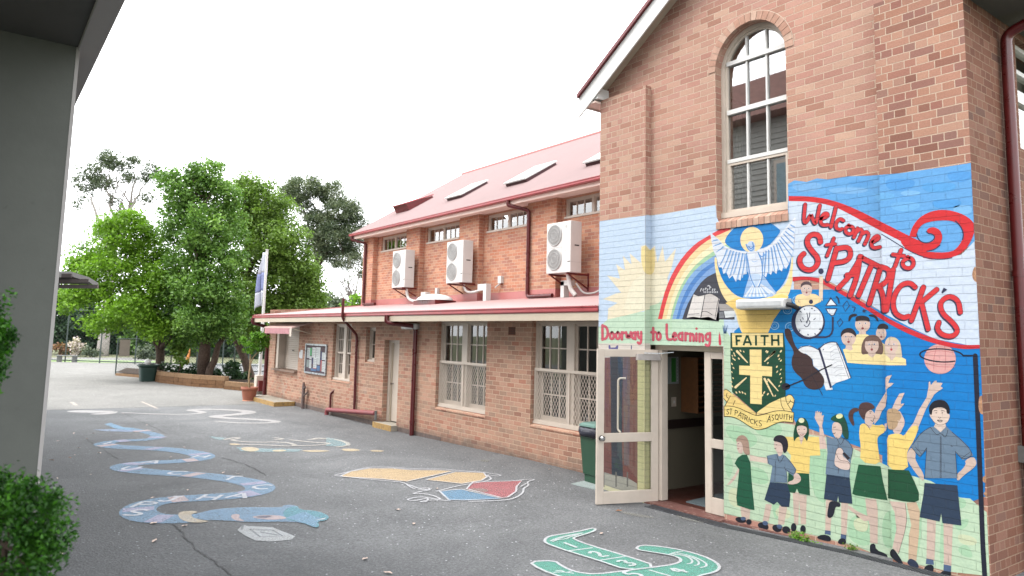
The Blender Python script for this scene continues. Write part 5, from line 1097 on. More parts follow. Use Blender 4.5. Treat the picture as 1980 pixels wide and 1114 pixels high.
# --- basketball and hoop
P = Paint()
bc = K5([(730, 955)])[0]; P.shape(ellipse(bc[0], bc[1], 30.5, 29, 0, 36), (232, 174, 170), 3.4)
for ln in ([(690, 810), (655, 940), (655, 1080)], [(785, 790), (800, 940), (790, 1090)], [(545, 1000), (700, 1050), (910, 1050)], [(560, 880), (720, 850), (900, 880)]): P.line(K5(ln), 0.9, (196, 112, 112), 3.8)
P.stroke(ellipse(*K5([(748, 912)])[0], 42, 12.5, 0.05, 40, 0.9, 2*math.pi+0.6-0.75), 2.6, (26, 32, 52), 4.2)
P.stroke(K5([(1010, 915), (1150, 915)]), 3.0, (26, 32, 52), 4.2); P.stroke([(1886, 688), (1889, 760), (1893, 860), (1897, 960), (1901, 1060), (1905, 1125)], 9.5, (26, 30, 50), 4.1); P.build('painted_hoop', mural)
# --- faces of the choir
P = Paint()
def face(cx, cy, rx, ry, skin, eye=(50, 60, 110), lay=4.0, mouth=(150, 70, 76)):
    P.shape(ellipse(cx, cy, rx, ry, 0, 24), skin, lay)
    for s in (-1, 1): P.shape(ellipse(cx+s*rx*.38, cy-ry*.12, rx*.15, ry*.11, 0, 10), (236, 236, 240), lay+.3); P.shape(ellipse(cx+s*rx*.38, cy-ry*.12, rx*.08, ry*.09, 0, 8), eye, lay+.5)
    P.shape(ellipse(cx, cy+ry*.5, rx*.18, ry*.15, 0, 10), mouth, lay+.4); P.line([(cx, cy+ry*.05), (cx-rx*.06, cy+ry*.24), (cx+rx*.06, cy+ry*.26)], 0.7, (120, 96, 96), lay+.4)
CY, HB, HK = (250, 230, 170), (118, 92, 84), (46, 40, 48)
P.shape(K4([(680, 840), (760, 820), (850, 660), (970, 660), (1100, 720), (1180, 780), (1250, 900), (1400, 940), (1435, 960), (1440, 1030), (1235, 1030), (960, 1018), (735, 1000)]), CY, 3.2)
P.shape(smooth(K4([(745, 510), (750, 440), (800, 410), (860, 420), (840, 445), (790, 450), (765, 500)])), HK, 3.4); P.shape(smooth(K4([(985, 430), (1040, 415), (1095, 450), (1110, 510), (1085, 500), (1060, 455), (1000, 445)])), HK, 3.4)
face(*K4([(918, 540)])[0], 14.5, 15.5, SKIN); P.shape(smooth(K4([(830, 510), (835, 450), (880, 435), (960, 438), (1003, 470), (1003, 515), (960, 495), (880, 495)])), HK, 4.8)
P.shape(K4([(880, 620), (955, 620), (960, 660), (870, 660)]), SKIN, 3.6)
face(*K4([(750, 700)])[0], 14, 16, SKIN); P.shape(smooth(K4([(655, 700), (660, 620), (730, 580), (800, 590), (845, 650), (840, 700), (800, 650), (730, 635), (680, 660)])), HK, 4.8); P.shape(K4([(720, 790), (790, 790), (800, 840), (770, 855), (710, 830)]), SKIN, 3.6)
face(*K4([(1140, 650)])[0], 10, 13, SKIN); P.shape(smooth(K4([(1085, 600), (1110, 540), (1180, 525), (1230, 560), (1220, 600), (1160, 590)])), HK, 4.8)
P.shape(smooth(K4([(900, 880), (905, 780), (950, 690), (1030, 660), (1110, 680), (1170, 790), (1160, 910), (1090, 890), (960, 895), (920, 905)])), HB, 4.2); face(*K4([(1028, 790)])[0], 13.5, 16.5, SKIN, lay=4.6); P.shape(smooth(K4([(945, 750), (960, 690), (1030, 675), (1100, 700), (1115, 750), (1030, 735)])), HB, 5.4); P.shape(K4([(990, 870), (1070, 870), (1075, 900), (1030, 940), (980, 900)]), SKIN, 4.4)
P.shape(smooth(K5([(60, 900), (65, 760), (110, 690), (190, 690), (255, 750), (270, 870), (280, 950), (190, 920), (110, 930)])), (222, 204, 176), 4.2); face(*K5([(148, 790)])[0], 13, 16.5, SKIN, lay=4.6, mouth=(196, 70, 84)); P.shape(smooth(K5([(78, 750), (100, 705), (150, 690), (205, 705), (225, 750), (150, 725)])), (222, 204, 176), 5.4); P.shape(K5([(110, 880), (200, 880), (200, 920), (155, 975), (100, 920)]), SKIN, 4.5)
P.build('painted_choir', mural)
# boy with raised arm above the clock
P = Paint()
P.shape(smooth(K4([(105, 250), (120, 195), (180, 175), (320, 170), (390, 195), (440, 260), (350, 300), (300, 330), (150, 330), (108, 290)]), 1), CRM, 2.7); P.shape(K4([(395, 200), (400, 20), (405, -40), (440, -40), (445, 20), (440, 265)]), (240, 216, 190), 4.6)
face(*K4([(247, 120)])[0], 10.8, 13, SKIN, HK, 3.0); P.shape(smooth(K4([(172, 110), (180, 50), (240, 20), (300, 40), (312, 100), (280, 65), (210, 65)])), (92, 74, 80), 3.9); P.shape(ellipse(*K4([(300, 270)])[0], 4, 4.3), NAVY, 3.6); P.line(K4([(150, 255), (158, 280)]), 1, NAVY, 3.4)
P.build('painted_child', mural)
# --- the row of school children
def kid(): return Paint()
SHIRT, SHORT, GSK, SOCK, SHOE, LEG = (112, 134, 156), (44, 62, 86), (30, 92, 66), (84, 104, 138), (30, 34, 46), (214, 190, 176)
P = kid()      # girl in a green pinafore
P.shape(K7([(145, 420), (110, 490), (50, 570), (25, 600), (60, 590), (110, 540), (150, 460)]), SKIN, 3); P.shape(K7([(160, 800), (260, 820), (250, 940), (175, 930)]), LEG, 2.6)
P.shape(K7([(135, 330), (180, 300), (225, 300), (260, 380), (272, 560), (300, 842), (250, 835), (130, 795), (122, 720), (145, 500), (150, 445), (105, 385)]), GSK, 3.4); P.shape(smooth(K7([(118, 150), (150, 110), (200, 108), (240, 150), (250, 240), (258, 310), (190, 290), (180, 180)])), (176, 146, 130), 3.8); P.shape(smooth(K7([(122, 170), (180, 175), (190, 280), (165, 295), (140, 275), (128, 230)])), SKIN, 4.0)
P.shape(smooth(K7([(118, 150), (155, 112), (210, 115), (205, 180), (150, 170), (122, 178)])), (176, 146, 130), 4.2); P.line(K7([(135, 195), (148, 192)]), 1, HK, 4.4); P.line(K7([(130, 240), (140, 246), (150, 236)]), 1.1, (150, 70, 80), 4.4)
for x, y, w in ((165, 938, 14), (245, 958, 7)): P.shape(ellipse(*K7([(x, y)])[0], w*.75, 5.4, .2, 16), SHOE, 3.6)
P.shape(ellipse(*K7([(190, 925)])[0], 5, 3.6), SOCK, 3.9); P.build('painted_child', mural)
P = kid()      # child in blue pointing
P.shape(K7([(440, 330), (330, 320), (250, 300), (255, 360), (340, 370), (440, 390)]), (226, 206, 190), 3); P.shape(K7([(410, 780), (470, 790), (440, 950), (380, 950)]), LEG, 2.6); P.shape(K7([(540, 800), (620, 815), (590, 985), (530, 985)]), LEG, 2.6)
P.shape(smooth(K7([(700, 470), (745, 500), (760, 550), (720, 585), (640, 595), (620, 570), (690, 545), (680, 500)])), SKIN, 4.4)
P.shape(K7([(420, 310), (520, 290), (590, 300), (650, 360), (712, 445), (680, 510), (615, 460), (618, 575), (450, 570), (475, 410), (430, 385)]), SHIRT, 4.0); P.shape(K7([(450, 570), (620, 580), (652, 690), (640, 812), (565, 810), (522, 762), (490, 790), (396, 742)]), SHORT, 4.1)
P.shape(smooth(K7([(490, 165), (520, 160), (575, 190), (580, 290), (540, 325), (520, 270), (492, 240)])), SKIN, 4.3); P.shape(smooth(K7([(482, 150), (510, 110), (570, 105), (620, 140), (634, 220), (610, 280), (580, 285), (572, 190), (520, 172), (490, 170)])), (40, 36, 48), 4.6)
for ln, w in (([(505, 360), (500, 560)], .8), ([(520, 300), (545, 395), (590, 310)], .9), ([(420, 310), (445, 400)], .7), ([(600, 440), (690, 500), (712, 445), (600, 310)], .8), ([(590, 420), (618, 475), (620, 575)], .7), ([(495, 238), (505, 245), (512, 232)], 1.1), ([(508, 205), (522, 203)], 1)): P.line(K7(ln), w, HK, 4.8)
for x, y, w in ((385, 1000, 15), (520, 1020, 13), (610, 1035, 11)): P.shape(ellipse(*K7([(x, y)])[0], w*.72, 7, .35, 16), SHOE, 3.6)
for x, y in ((405, 970), (545, 1003)): P.shape(ellipse(*K7([(x, y)])[0], 5.5, 4.2, .3), SOCK, 3.9)
P.build('painted_child', mural)
P = kid()      # child in yellow with green cap
P.shape(K8([(20, 700), (80, 705), (75, 930), (35, 930)]), LEG, 2.6); P.shape([(1533, 950), (1546, 953), (1544, 1015), (1536, 1015)], LEG, 2.6)
P.shape(K8([(-100, 255), (0, 260), (100, 255), (175, 258), (185, 400), (105, 402), (100, 540), (-60, 530), (-40, 400), (-100, 330)]), YEL, 3.2); P.shape(K8([(-60, 530), (98, 540), (105, 708), (20, 690), (5, 655), (-10, 690), (-70, 680)]), (24, 84, 58), 3.3); P.shape(K8([(175, 250), (205, 230), (230, 340), (180, 345)]), SKIN, 3.0)
P.shape(smooth(K8([(-10, 170), (10, 120), (60, 105), (95, 150), (98, 240), (82, 300), (60, 250), (0, 260), (-15, 300), (-25, 250)])), DKG, 3.8); P.shape(smooth(K8([(0, 175), (45, 165), (85, 185), (80, 230), (45, 265), (10, 235)])), SKIN, 4.0); P.shape(K8([(20, 255), (60, 255), (38, 318)]), SKIN, 4.0)
P.shape(smooth(K8([(-5, 180), (10, 115), (60, 105), (92, 150), (90, 190), (45, 165)])), DKG, 4.3); P.shape(ellipse(*K8([(40, 131)])[0], 5.6, 5, 0, 14), (236, 236, 196), 4.5)
for s in (20, 62): P.line(K8([(s-6, 200), (s+6, 200)]), 1.1, HK, 4.5)
P.line(K8([(28, 240), (42, 246), (56, 238)]), 1.2, (150, 70, 80), 4.5)
for p_ in ((1535, 1020), (1553, 1024)): P.shape(ellipse(p_[0], p_[1], 5.4, 8.6, 0, 16), SHOE, 3.6)
P.build('painted_child', mural)
P = kid()      # tall child in cap waving
P.shape(K8([(180, 350), (178, 180), (150, 130), (140, 105), (155, 75), (175, 66), (205, 100), (208, 130), (198, 170), (232, 320), (235, 350)]), SKIN, 3.4)
for a in ((148, 90, 152, 64), (160, 80, 164, 62), (174, 82, 180, 66), (188, 90, 192, 72), (200, 112, 208, 94)): P.stroke(K8([(a[0], a[1]+12), (a[2], a[3])]), 2.0, SKIN, 3.45)
P.shape(K8([(228, 740), (280, 745), (262, 980), (222, 975)]), LEG, 2.6); P.shape(K8([(345, 760), (400, 765), (385, 1010), (345, 1005)]), LEG, 2.6); P.shape(K8([(400, 780), (470, 830), (560, 870), (600, 860), (590, 900), (520, 905), (400, 810)]), LEG, 2.5)
P.shape(K8([(230, 250), (280, 270), (340, 255), (400, 290), (438, 350), (420, 430), (410, 570), (225, 545), (228, 500), (240, 380)]), SHIRT, 4.0); P.shape(K8([(232, 545), (410, 570), (432, 772), (328, 762), (322, 710), (314, 755), (212, 735)]), SHORT, 4.1)
P.shape(smooth(K8([(255, 120), (300, 85), (350, 80), (385, 130), (405, 220), (400, 290), (355, 250), (340, 150), (290, 140)])), (30, 76, 60), 4.2); P.shape(smooth(K8([(280, 140), (340, 150), (358, 220), (330, 275), (300, 265), (285, 235), (272, 210)])), SKIN, 4.4); P.shape(smooth(K8([(258, 120), (300, 85), (355, 78), (375, 115), (350, 150), (290, 138)])), (24, 84, 58), 4.6); P.shape(ellipse(*K8([(332, 98)])[0], 6.6, 4.8, -.2, 16), (238, 238, 180), 4.8)
P.shape(smooth(K8([(300, 400), (310, 345), (345, 338), (365, 370), (350, 400), (400, 440), (420, 470), (410, 515), (340, 505), (290, 475)])), (228, 204, 194), 4.5); P.shape(K8([(355, 385), (370, 375), (415, 420), (395, 436)]), HK, 4.9)
for ln, w in (([(300, 400), (310, 345), (345, 338), (365, 370)], .8), ([(310, 390), (330, 440), (400, 445), (418, 480), (405, 520)], .8), ([(290, 475), (340, 505)], .7), ([(310, 260), (330, 310), (345, 320), (375, 260)], .9), ([(322, 310), (322, 345)], .8), ([(325, 500), (322, 540)], .8), ([(283, 230), (295, 235), (300, 222)], 1.1), ([(285, 185), (305, 182)], 1), ([(340, 255), (400, 290), (438, 350), (420, 430)], .8)): P.line(K8(ln), w, HK, 5.1)
P.shape(smooth(K8([(258, 745), (340, 760), (338, 800), (300, 790), (290, 860), (260, 885), (235, 870), (245, 800)])), (34, 36, 50), 4.3)
P.shape(smooth(K8([(150, 1030), (200, 1005), (265, 1020), (268, 1065), (190, 1050)])), SHOE, 3.6); P.shape(smooth(K8([(318, 1060), (340, 1035), (382, 1040), (382, 1085), (325, 1082)])), SHOE, 3.6); P.shape(K8([(222, 975), (264, 980), (264, 1012), (218, 1004)]), SOCK, 3.4); P.shape(K8([(343, 1003), (385, 1012), (382, 1046), (340, 1040)]), SOCK, 3.4)
P.build('painted_child', mural)
P = kid()      # girl with pony tail reaching up
P.shape(K9([(465, 210), (460, 170), (458, 60), (480, 40), (530, 28), (500, 80), (490, 115), (550, 115), (520, 145), (470, 180), (475, 260), (460, 370), (420, 420), (390, 500), (340, 560), (330, 480), (360, 380)]), SKIN, 3.4); P.shape(K10([(225, 330), (335, 340), (352, 450), (350, 790), (275, 780), (270, 600), (240, 470)]), LEG, 2.6)
P.shape(smooth(K9([(180, 600), (190, 560), (240, 548), (290, 600), (310, 555), (370, 575), (445, 556), (460, 640), (390, 680), (368, 720), (385, 850), (405, 1000), (185, 965), (195, 800), (175, 680)]), 1), YEL, 4.0); P.shape(K9([(450, 555), (475, 548), (472, 610), (455, 640)]), SKIN, 4.05)
P.shape(K10([(158, -10), (380, 8), (400, 140), (450, 350), (330, 335), (130, 300), (95, 285), (130, 120)]), (28, 88, 58), 4.1)
P.shape(smooth(K9([(250, 420), (300, 395), (345, 440), (352, 490), (325, 550), (300, 600), (280, 605), (235, 545), (240, 480)])), SKIN, 4.3); P.shape(smooth(K9([(165, 420), (180, 340), (240, 318), (310, 330), (355, 385), (290, 405), (245, 440), (235, 520), (200, 490)])), (86, 60, 58), 4.6); P.shape(smooth(K9([(170, 385), (110, 380), (60, 430), (60, 500), (110, 585), (130, 560), (105, 480), (120, 430), (170, 420)])), (86, 60, 58), 4.5)
for ln, w in (([(285, 425), (315, 420)], 1), ([(290, 440), (305, 438)], 1.6), ([(335, 460), (350, 490), (330, 500)], .8), ([(300, 515), (325, 535), (330, 505)], 1.1), ([(230, 550), (270, 570), (295, 620)], .8)): P.line(K9(ln), w, HK, 4.9)
P.shape(smooth(K10([(275, 790), (325, 785), (335, 850), (440, 890), (455, 930), (380, 920), (290, 905), (270, 860)]), 1), SHOE, 3.6); P.build('painted_child', mural)
P = kid()      # child seen from behind, both arms up
P.shape(K9([(530, 390), (570, 300), (610, 230), (665, 220), (625, 310), (625, 340), (665, 335), (610, 400), (560, 420)]), SKIN, 3.3); P.shape(K11([(60, 660), (150, 540), (210, 400), (290, 270), (310, 160), (312, 110), (325, 95), (335, 140), (375, 92), (400, 90), (395, 110), (440, 112), (462, 118), (440, 150), (466, 170), (400, 215), (370, 240), (280, 400), (190, 620)]), SKIN, 3.4)
P.shape(K10([(470, 360), (560, 365), (630, 375), (645, 560), (600, 760), (560, 890), (500, 830), (540, 640), (520, 470)]), LEG, 2.6); P.shape(K10([(640, 375), (740, 370), (775, 460), (765, 700), (740, 960), (660, 950), (665, 700), (690, 600)]), (212, 184, 156), 2.65)
P.shape(smooth(K9([(475, 685), (540, 660), (620, 660), (660, 690), (735, 580), (830, 570), (770, 730), (700, 840), (690, 900), (710, 1055), (480, 1045), (480, 850)]), 1), YEL, 4.0); P.shape(K10([(455, 38), (665, 50), (720, 160), (765, 270), (765, 350), (720, 372), (600, 360), (455, 330)]), (22, 78, 50), 4.1)
P.shape(smooth(K9([(540, 560), (600, 395), (640, 460), (670, 520), (660, 580), (640, 610), (620, 665), (540, 660)])), SKIN, 4.2); P.shape(smooth(K9([(470, 420), (500, 388), (590, 390), (640, 480), (600, 530), (580, 600), (520, 625), (480, 600)])), (190, 160, 126), 4.5); P.line(K9([(590, 520), (610, 530), (600, 555)]), 1, (236, 214, 200), 4.8)
P.line(K10([(628, 378), (650, 580), (560, 890)]), .8, (120, 100, 96), 3.2); P.shape(smooth(K10([(470, 870), (505, 830), (545, 880), (620, 1000), (560, 985), (480, 920)])), SHOE, 3.6); P.shape(smooth(K10([(640, 990), (670, 930), (740, 960), (775, 1030), (720, 1030)])), (50, 60, 84), 3.6)
P.build('painted_child', mural)
P = kid()      # big boy, hands on hips
P.shape(smooth(K11([(130, 800), (85, 860), (75, 930), (120, 1010), (200, 1120), (260, 1180), (262, 1100), (200, 1000), (165, 930), (175, 870)]), 1), LEG, 4.3); P.shape(smooth(K11([(700, 950), (790, 900), (835, 970), (800, 1030), (700, 1100), (620, 1180), (610, 1100), (680, 1040), (715, 985)]), 1), LEG, 4.3)
P.shape(K12([(275, 540), (365, 560), (350, 960), (270, 950)]), LEG, 2.6); P.shape(K12([(440, 570), (535, 590), (520, 1010), (445, 1005)]), LEG, 2.6)
P.shape(K11([(330, 590), (380, 580), (440, 640), (500, 580), (540, 620), (660, 720), (740, 800), (792, 895), (680, 945), (598, 860), (620, 1140), (270, 1140), (292, 830), (215, 915), (122, 800), (210, 670)]), SHIRT, 4.6)
P.shape(K12([(250, 175), (580, 200), (592, 320), (622, 605), (430, 580), (418, 480), (402, 565), (200, 520), (215, 430), (240, 280)]), SHORT, 4.7)
P.shape(smooth(K11([(318, 460), (330, 440), (350, 380), (500, 370), (520, 450), (540, 450), (535, 500), (505, 545), (440, 575), (375, 545), (345, 500)]), 1), (232, 210, 196), 4.9); P.shape(K11([(385, 545), (490, 545), (500, 585), (440, 645), (370, 585)]), (232, 210, 196), 4.8)
P.shape(smooth(K11([(318, 440), (315, 370), (360, 310), (430, 292), (500, 310), (540, 380), (540, 445), (510, 450), (500, 390), (430, 375), (355, 390), (345, 470)]), 1), (26, 26, 36), 5.2)
for ln, w in (([(365, 418), (385, 408), (405, 416)], 1.1), ([(445, 416), (465, 410), (485, 420)], 1.1), ([(388, 437), (402, 437)], 1.5), ([(452, 437), (466, 437)], 1.5), ([(418, 480), (430, 500), (445, 482)], .8), ([(404, 515), (436, 540), (470, 517), (404, 515)], 1.4), ([(345, 500), (375, 545), (440, 575), (505, 545)], .7), ([(330, 590), (400, 685), (440, 645), (495, 715), (520, 620)], .9), ([(438, 690), (436, 1140)], .9), ([(448, 690), (448, 1140)], .7), ([(122, 800), (215, 915), (255, 870), (292, 810)], .9), ([(165, 800), (240, 885)], .8), ([(660, 930), (755, 862)], .8), ([(598, 850), (680, 945), (792, 895), (740, 800), (560, 640)], .9), ([(330, 590), (230, 650), (140, 780)], .9), ([(270, 1140), (290, 820)], .8), ([(620, 1140), (600, 860)], .8), ([(550, 790), (570, 800)], 1)): P.line(K11(ln), w, HK, 5.4)
P.shape(smooth(K12([(240, 1040), (270, 1000), (335, 1000), (345, 1040), (325, 1085), (260, 1065)]), 1), SHOE, 3.6); P.shape(K12([(268, 938), (338, 950), (345, 1000), (262, 992)]), SOCK, 3.8); P.shape(smooth(K12([(402, 1090), (440, 1055), (515, 1060), (515, 1120), (405, 1115)]), 1), SHOE, 3.6); P.shape(K12([(443, 995), (518, 1010), (515, 1070), (440, 1060)]), SOCK, 3.8)
P.build('painted_child', mural)
# chipped corner bricks beside the paint
for pts in ([(1879, 532), (1884, 515), (1890, 518), (1897, 548), (1884, 545)], [(1893, 770), (1897, 764), (1906, 768), (1907, 800), (1897, 802), (1892, 790)], [(1900, 922), (1909, 918), (1909, 934), (1901, 933)], [(1902, 952), (1910, 950), (1910, 960), (1903, 958)]):
    P = Paint(); P.shape(smooth(pts), plain('broken_brick', (196, 150, 118), 0.95, 0, 0.3, 30, 0.2, 0.01), 5); P.build('broken_paint_edge', mural)

# ------------------------------------------------------------------ fittings on and by the walls
def ac_unit(loc):
    """front lower left corner at loc, 0.87 wide, 1.2 high, 0.34 deep, on brackets"""
    t = thing('air_conditioner', loc, '', 'air conditioner', 'air conditioners on the upper wall')
    x, y, z = loc; W_, H_, D_ = 0.87, 1.20, 0.34
    mb = MB(); mb.box(x, x+W_, y, y+D_, z, z+H_, 'white_metal'); ca = mb.build('casing', t, bevel=0.012)
    mb = MB(); mb.box(x+0.012, x+W_*0.63, y-0.004, y-0.0015, z+H_*0.5-0.004, z+H_*0.5+0.004, 'grey_plastic'); mb.box(x+W_*0.63, x+W_*0.635, y-0.003, y-0.0015, z+0.06, z+H_-0.02, 'grey_plastic'); mb.box(x+W_+0.0015, x+W_+0.003, y+0.02, y+D_-0.02, z+0.24, z+0.246, 'grey_plastic'); mb.build('panel_seam', t)
    for zc in (z+H_*0.27, z+H_*0.75):
        mb = MB(); cx, r = x+0.30, 0.245
        mb.poly([(cx+r*math.cos(a), y-0.003, zc+r*math.sin(a)) for a in np.linspace(0, 2*math.pi, 32, endpoint=False)], plain('fan_dark', (168, 168, 168), 0.8))
        mb.tube([(cx+r*math.cos(a), y-0.012, zc+r*math.sin(a)) for a in np.linspace(0, 2*math.pi, 33)], 0.012, 'grey_plastic', 6, False)
        for k in range(-7, 8):
            xx = cx+k*r/7.6; hh = math.sqrt(max(0, r*r-(xx-cx)**2)); mb.box(xx-0.007, xx+0.007, y-0.02, y-0.013, zc-hh, zc+hh, 'grey_plastic')
        for rr in (0.08, 0.165): mb.tube([(cx+rr*math.cos(a), y-0.022, zc+rr*math.sin(a)) for a in np.linspace(0, 2*math.pi, 25)], 0.006, 'grey_plastic', 5, False)
        mb.build('fan_grille', t)
    for nm, bx_, mm in (('maker_badge', (x+W_*0.78, x+W_*0.86, y-0.003, y-0.0012, z+H_-0.16, z+H_-0.09), 'grey_plastic'), ('name_plate', (x+W_*0.74, x+W_*0.84, y-0.003, y-0.0012, z+0.50, z+0.515), 'grey_plastic'), ('side_handle', (x+W_+0.001, x+W_+0.003, y+0.12, y+0.26, z+0.62, z+0.65), 'dark'), ('panel_handle', (x+W_-0.10, x+W_-0.01, y-0.003, y-0.001, z+0.24, z+0.26), 'dark')):
        mb = MB(); mb.box(*bx_, mm); mb.build(nm, t)
    for xb in (x+0.12, x+W_-0.12):
        mb = MB(); mb.bar((xb, y-0.02, z-0.025), (xb, RY, z-0.025), 0.035, 0.04, 'maroon'); mb.bar((xb, y+0.06, z-0.05), (xb, RY, z-0.36), 0.03, 0.03, 'maroon'); mb.bar((xb, RY-0.015, z-0.4), (xb, RY-0.015, z+0.02), 0.03, 0.03, 'maroon'); mb.build('bracket', t)
    return t
acs = [onY(1056, 530, 3.2), onY(862, 549, 3.2), onY(757, 558, 3.2)]
proto = ac_unit((acs[0][0], 3.2, 3.68))
units = [proto]
for a in acs[1:]:
    c = copy_tree(proto); c.location = (a[0], 3.2, 3.655); units.append(c)
for u, lb in zip(units, ('white twin fan air conditioner on the upper wall nearest the arched window gable', 'white twin fan air conditioner, middle of three on the upper wall, above the dome vent', 'white twin fan air conditioner on the upper wall, farthest of three, by the corner')): u['label'] = lb
# pipe covers below each unit
def hose(u, pts, boxes, r=0.035):
    mb = MB(); mb.tube(arc_pts(pts, 0.18, 8), r, 'white_metal', 10); mb.build('drain_hose', u)
    mb = MB()
    for b in boxes: mb.hexa(b, 'white_metal')
    mb.build('pipe_cover', u)
def bx8(x0, x1, y0, y1, z0, z1, sk=0.0): return [(x0+sk, y0, z0), (x1+sk, y0, z0), (x1+sk, y1, z0), (x0+sk, y1, z0), (x0, y0, z1), (x1, y0, z1), (x1, y1, z1), (x0, y1, z1)]
x = acs[0][0]
hose(units[0], [(x+0.62, 3.35, 3.68), (x+0.66, 3.4, 3.3), (x+0.78, 3.45, 3.16)], [bx8(x+0.30, x+0.42, 3.40, 3.56, 3.12, 3.50), bx8(x+0.30, x+0.62, 3.40, 3.56, 3.40, 3.52)], 0.055)
mb = MB(); xx = x+1.45; mb.box(xx, xx+0.20, RY-0.09, RY-0.002, 3.62, 3.86, 'white_metal'); mb.tube(arc_pts([(xx+0.1, RY-0.05, 3.64), (xx+0.1, RY-0.05, 3.45), (xx-0.35, RY-0.1, 3.22), (xx-0.6, RY-0.25, 3.20), (xx-0.75, RY-0.35, 3.45)], 0.2, 7), 0.022, 'white_metal', 8); mb.build('isolator_switch', units[0])
x = acs[1][0]
hose(units[1], [(x+0.70, 3.35, 3.66), (x+0.75, 3.4, 3.40), (x+1.0, 3.5, 3.38), (x+1.3, 3.6, 3.46)], [bx8(x+1.2, x+1.62, 3.5, 3.66, 3.42, 3.60), bx8(x+1.48, x+1.62, 3.5, 3.66, 3.1, 3.42)])
mb = MB(); xx = x+1.75; mb.box(xx, xx+0.15, RY-0.09, RY-0.002, 3.62, 3.82, 'white_metal'); mb.tube([(xx+0.07, RY-0.05, 3.62), (xx-0.1, RY-0.1, 3.5)], 0.02, 'white_metal', 8); mb.build('isolator_switch', units[1])
x = acs[2][0]
hose(units[2], [(x+0.72, 3.35, 3.66), (x+0.76, 3.4, 3.30), (x+1.1, 3.45, 3.20), (x+1.55, 3.5, 3.24)], [bx8(x+1.5, x+1.78, 3.45, 3.62, 3.30, 3.48), bx8(x+1.66, x+1.90, 3.40, 3.60, 3.05, 3.32, 0.18)], 0.045)
mb = MB(); mb.box(x+1.78, x+1.90, RY-0.09, RY-0.002, 3.40, 3.62, 'white_metal'); mb.build('isolator_switch', units[2])

# bulkhead light on the mural
t = thing('wall_light', (-2.36, -0.02, 2.6), 'long white bulkhead lamp fixed on the mural under the dove', 'lamp')
a, b = onY(1428, 588, 0.0), onY(1523, 587, 0.0)
mb = MB(); mb.box(-2.69, -2.03, 0.0, HREC-0.004, 2.585, 2.715, 'grey_plastic'); mb.build('back_plate', t, bevel=0.01)
mb = MB(); mb.box(-2.70, -2.02, -0.075, -0.001, 2.590, 2.712, 'diffuser'); mb.build('diffuser', t, bevel=0.03)
mb = MB(); mb.box(-2.66, -2.06, -0.078, -0.0755, 2.625, 2.68, plain('tube_shade', (214, 216, 218), 0.4)); mb.build('tube', t)
mb = MB(); mb.tube([(-2.018, -0.01, 2.64), (-1.97, 0.0, 2.63), (-1.955, HREC-.01, 2.60)], 0.028, 'black', 8); mb.build('cable_gland', t)
t = thing('wall_light', (-12.1, WY, 2.35), 'small white lamp under the eaves beside the plain door and downpipe', 'lamp')
p = onY(790, 632, WY-0.1); mb = MB(); mb.box(p[0]-0.34, p[0]+0.34, WY-0.02, WY-0.003, 2.30, 2.42, 'grey_plastic'); mb.build('back_plate', t); mb = MB(); mb.box(p[0]-0.34, p[0]+0.34, WY-0.13, WY-0.021, 2.29, 2.43, 'diffuser'); mb.build('diffuser', t, bevel=0.03)

# notice board
nbl, nbr = onY(589, 690, WY-0.05), onY(630, 690, WY-0.05)
nx0, nx1, nz0, nz1 = nbl[0], nbr[0], 0.945, 1.83
t = thing('notice_board', ((nx0+nx1)/2, WY, nz0), 'glass fronted notice board full of papers on the brick wall', 'notice board')
mb = MB(); y = WY-0.05
for b_ in ((nx0, nx1, nz0, nz0+0.05), (nx0, nx1, nz1-0.05, nz1), (nx0, nx0+0.06, nz0+0.05, nz1-0.05), (nx1-0.06, nx1, nz0+0.05, nz1-0.05)): mb.box(b_[0], b_[1], y, WY-0.003, b_[2], b_[3], 'alu')
mb.build('frame', t, bevel=0.006)
mb = MB(); mb.box(nx0+0.06, nx1-0.06, WY-0.02, WY-0.004, nz0+0.05, nz1-0.05, 'board_back'); mb.build('pin_board', t)
W_, H_ = nx1-nx0-0.14, nz1-nz0-0.14
papers = [(.02, .52, .16, .4, 'paper'), (.18, .62, .10, .3, 'paper_green'), (.30, .55, .18, .4, 'paper'), (.50, .55, .22, .42, 'paper'), (.03, .15, .12, .3, 'paper_grey'), (.17, .12, .12, .32, 'paper'), (.17, .47, .12, .12, 'paper'), (.31, .30, .07, .24, 'paper_navy'), (.39, .14, .17, .42, 'paper'), (.58, .30, .14, .28, 'paper'), (.58, .06, .16, .20, 'paper_blue'), (.74, .32, .08, .5, 'paper_navy'), (.77, .06, .06, .42, 'paper_red'), (.84, .05, .15, .4, 'paper'), (.82, .50, .16, .28, 'paper'), (.28, .03, .28, .1, 'paper_blue'), (.40, .12, .16, .03, 'paper_red'), (.62, .62, .1, .3, 'paper')]
for i, (u, v, w, h, mm) in enumerate(papers):
    mb = MB(); yy = WY-0.0205-0.0006*(i+1); mb.box(nx0+0.07+u*W_, nx0+0.07+(u+w)*W_, yy-0.0004, yy, nz0+0.07+v*H_, nz0+0.07+(v+h)*H_, mm)
    if mm == 'paper':
        for k in range(5): mb.box(nx0+0.07+(u+.01)*W_, nx0+0.07+(u+w*rnd.uniform(.6, .9))*W_, yy-0.0008, yy-0.0005, nz0+0.07+(v+h*(.15+.16*k))*H_, nz0+0.07+(v+h*(.2+.16*k))*H_, 'paper_grey')
    mb.build('paper_notice', t)
mb = MB(); mb.poly([(nx0+0.06, WY-0.04, nz0+0.05), (nx1-0.06, WY-0.04, nz0+0.05), (nx1-0.06, WY-0.04, nz1-0.05), (nx0+0.06, WY-0.04, nz1-0.05)], glass_mat('board_glass', (.97, .98, .98, 1), .15)); mb.build('glass_front', t)
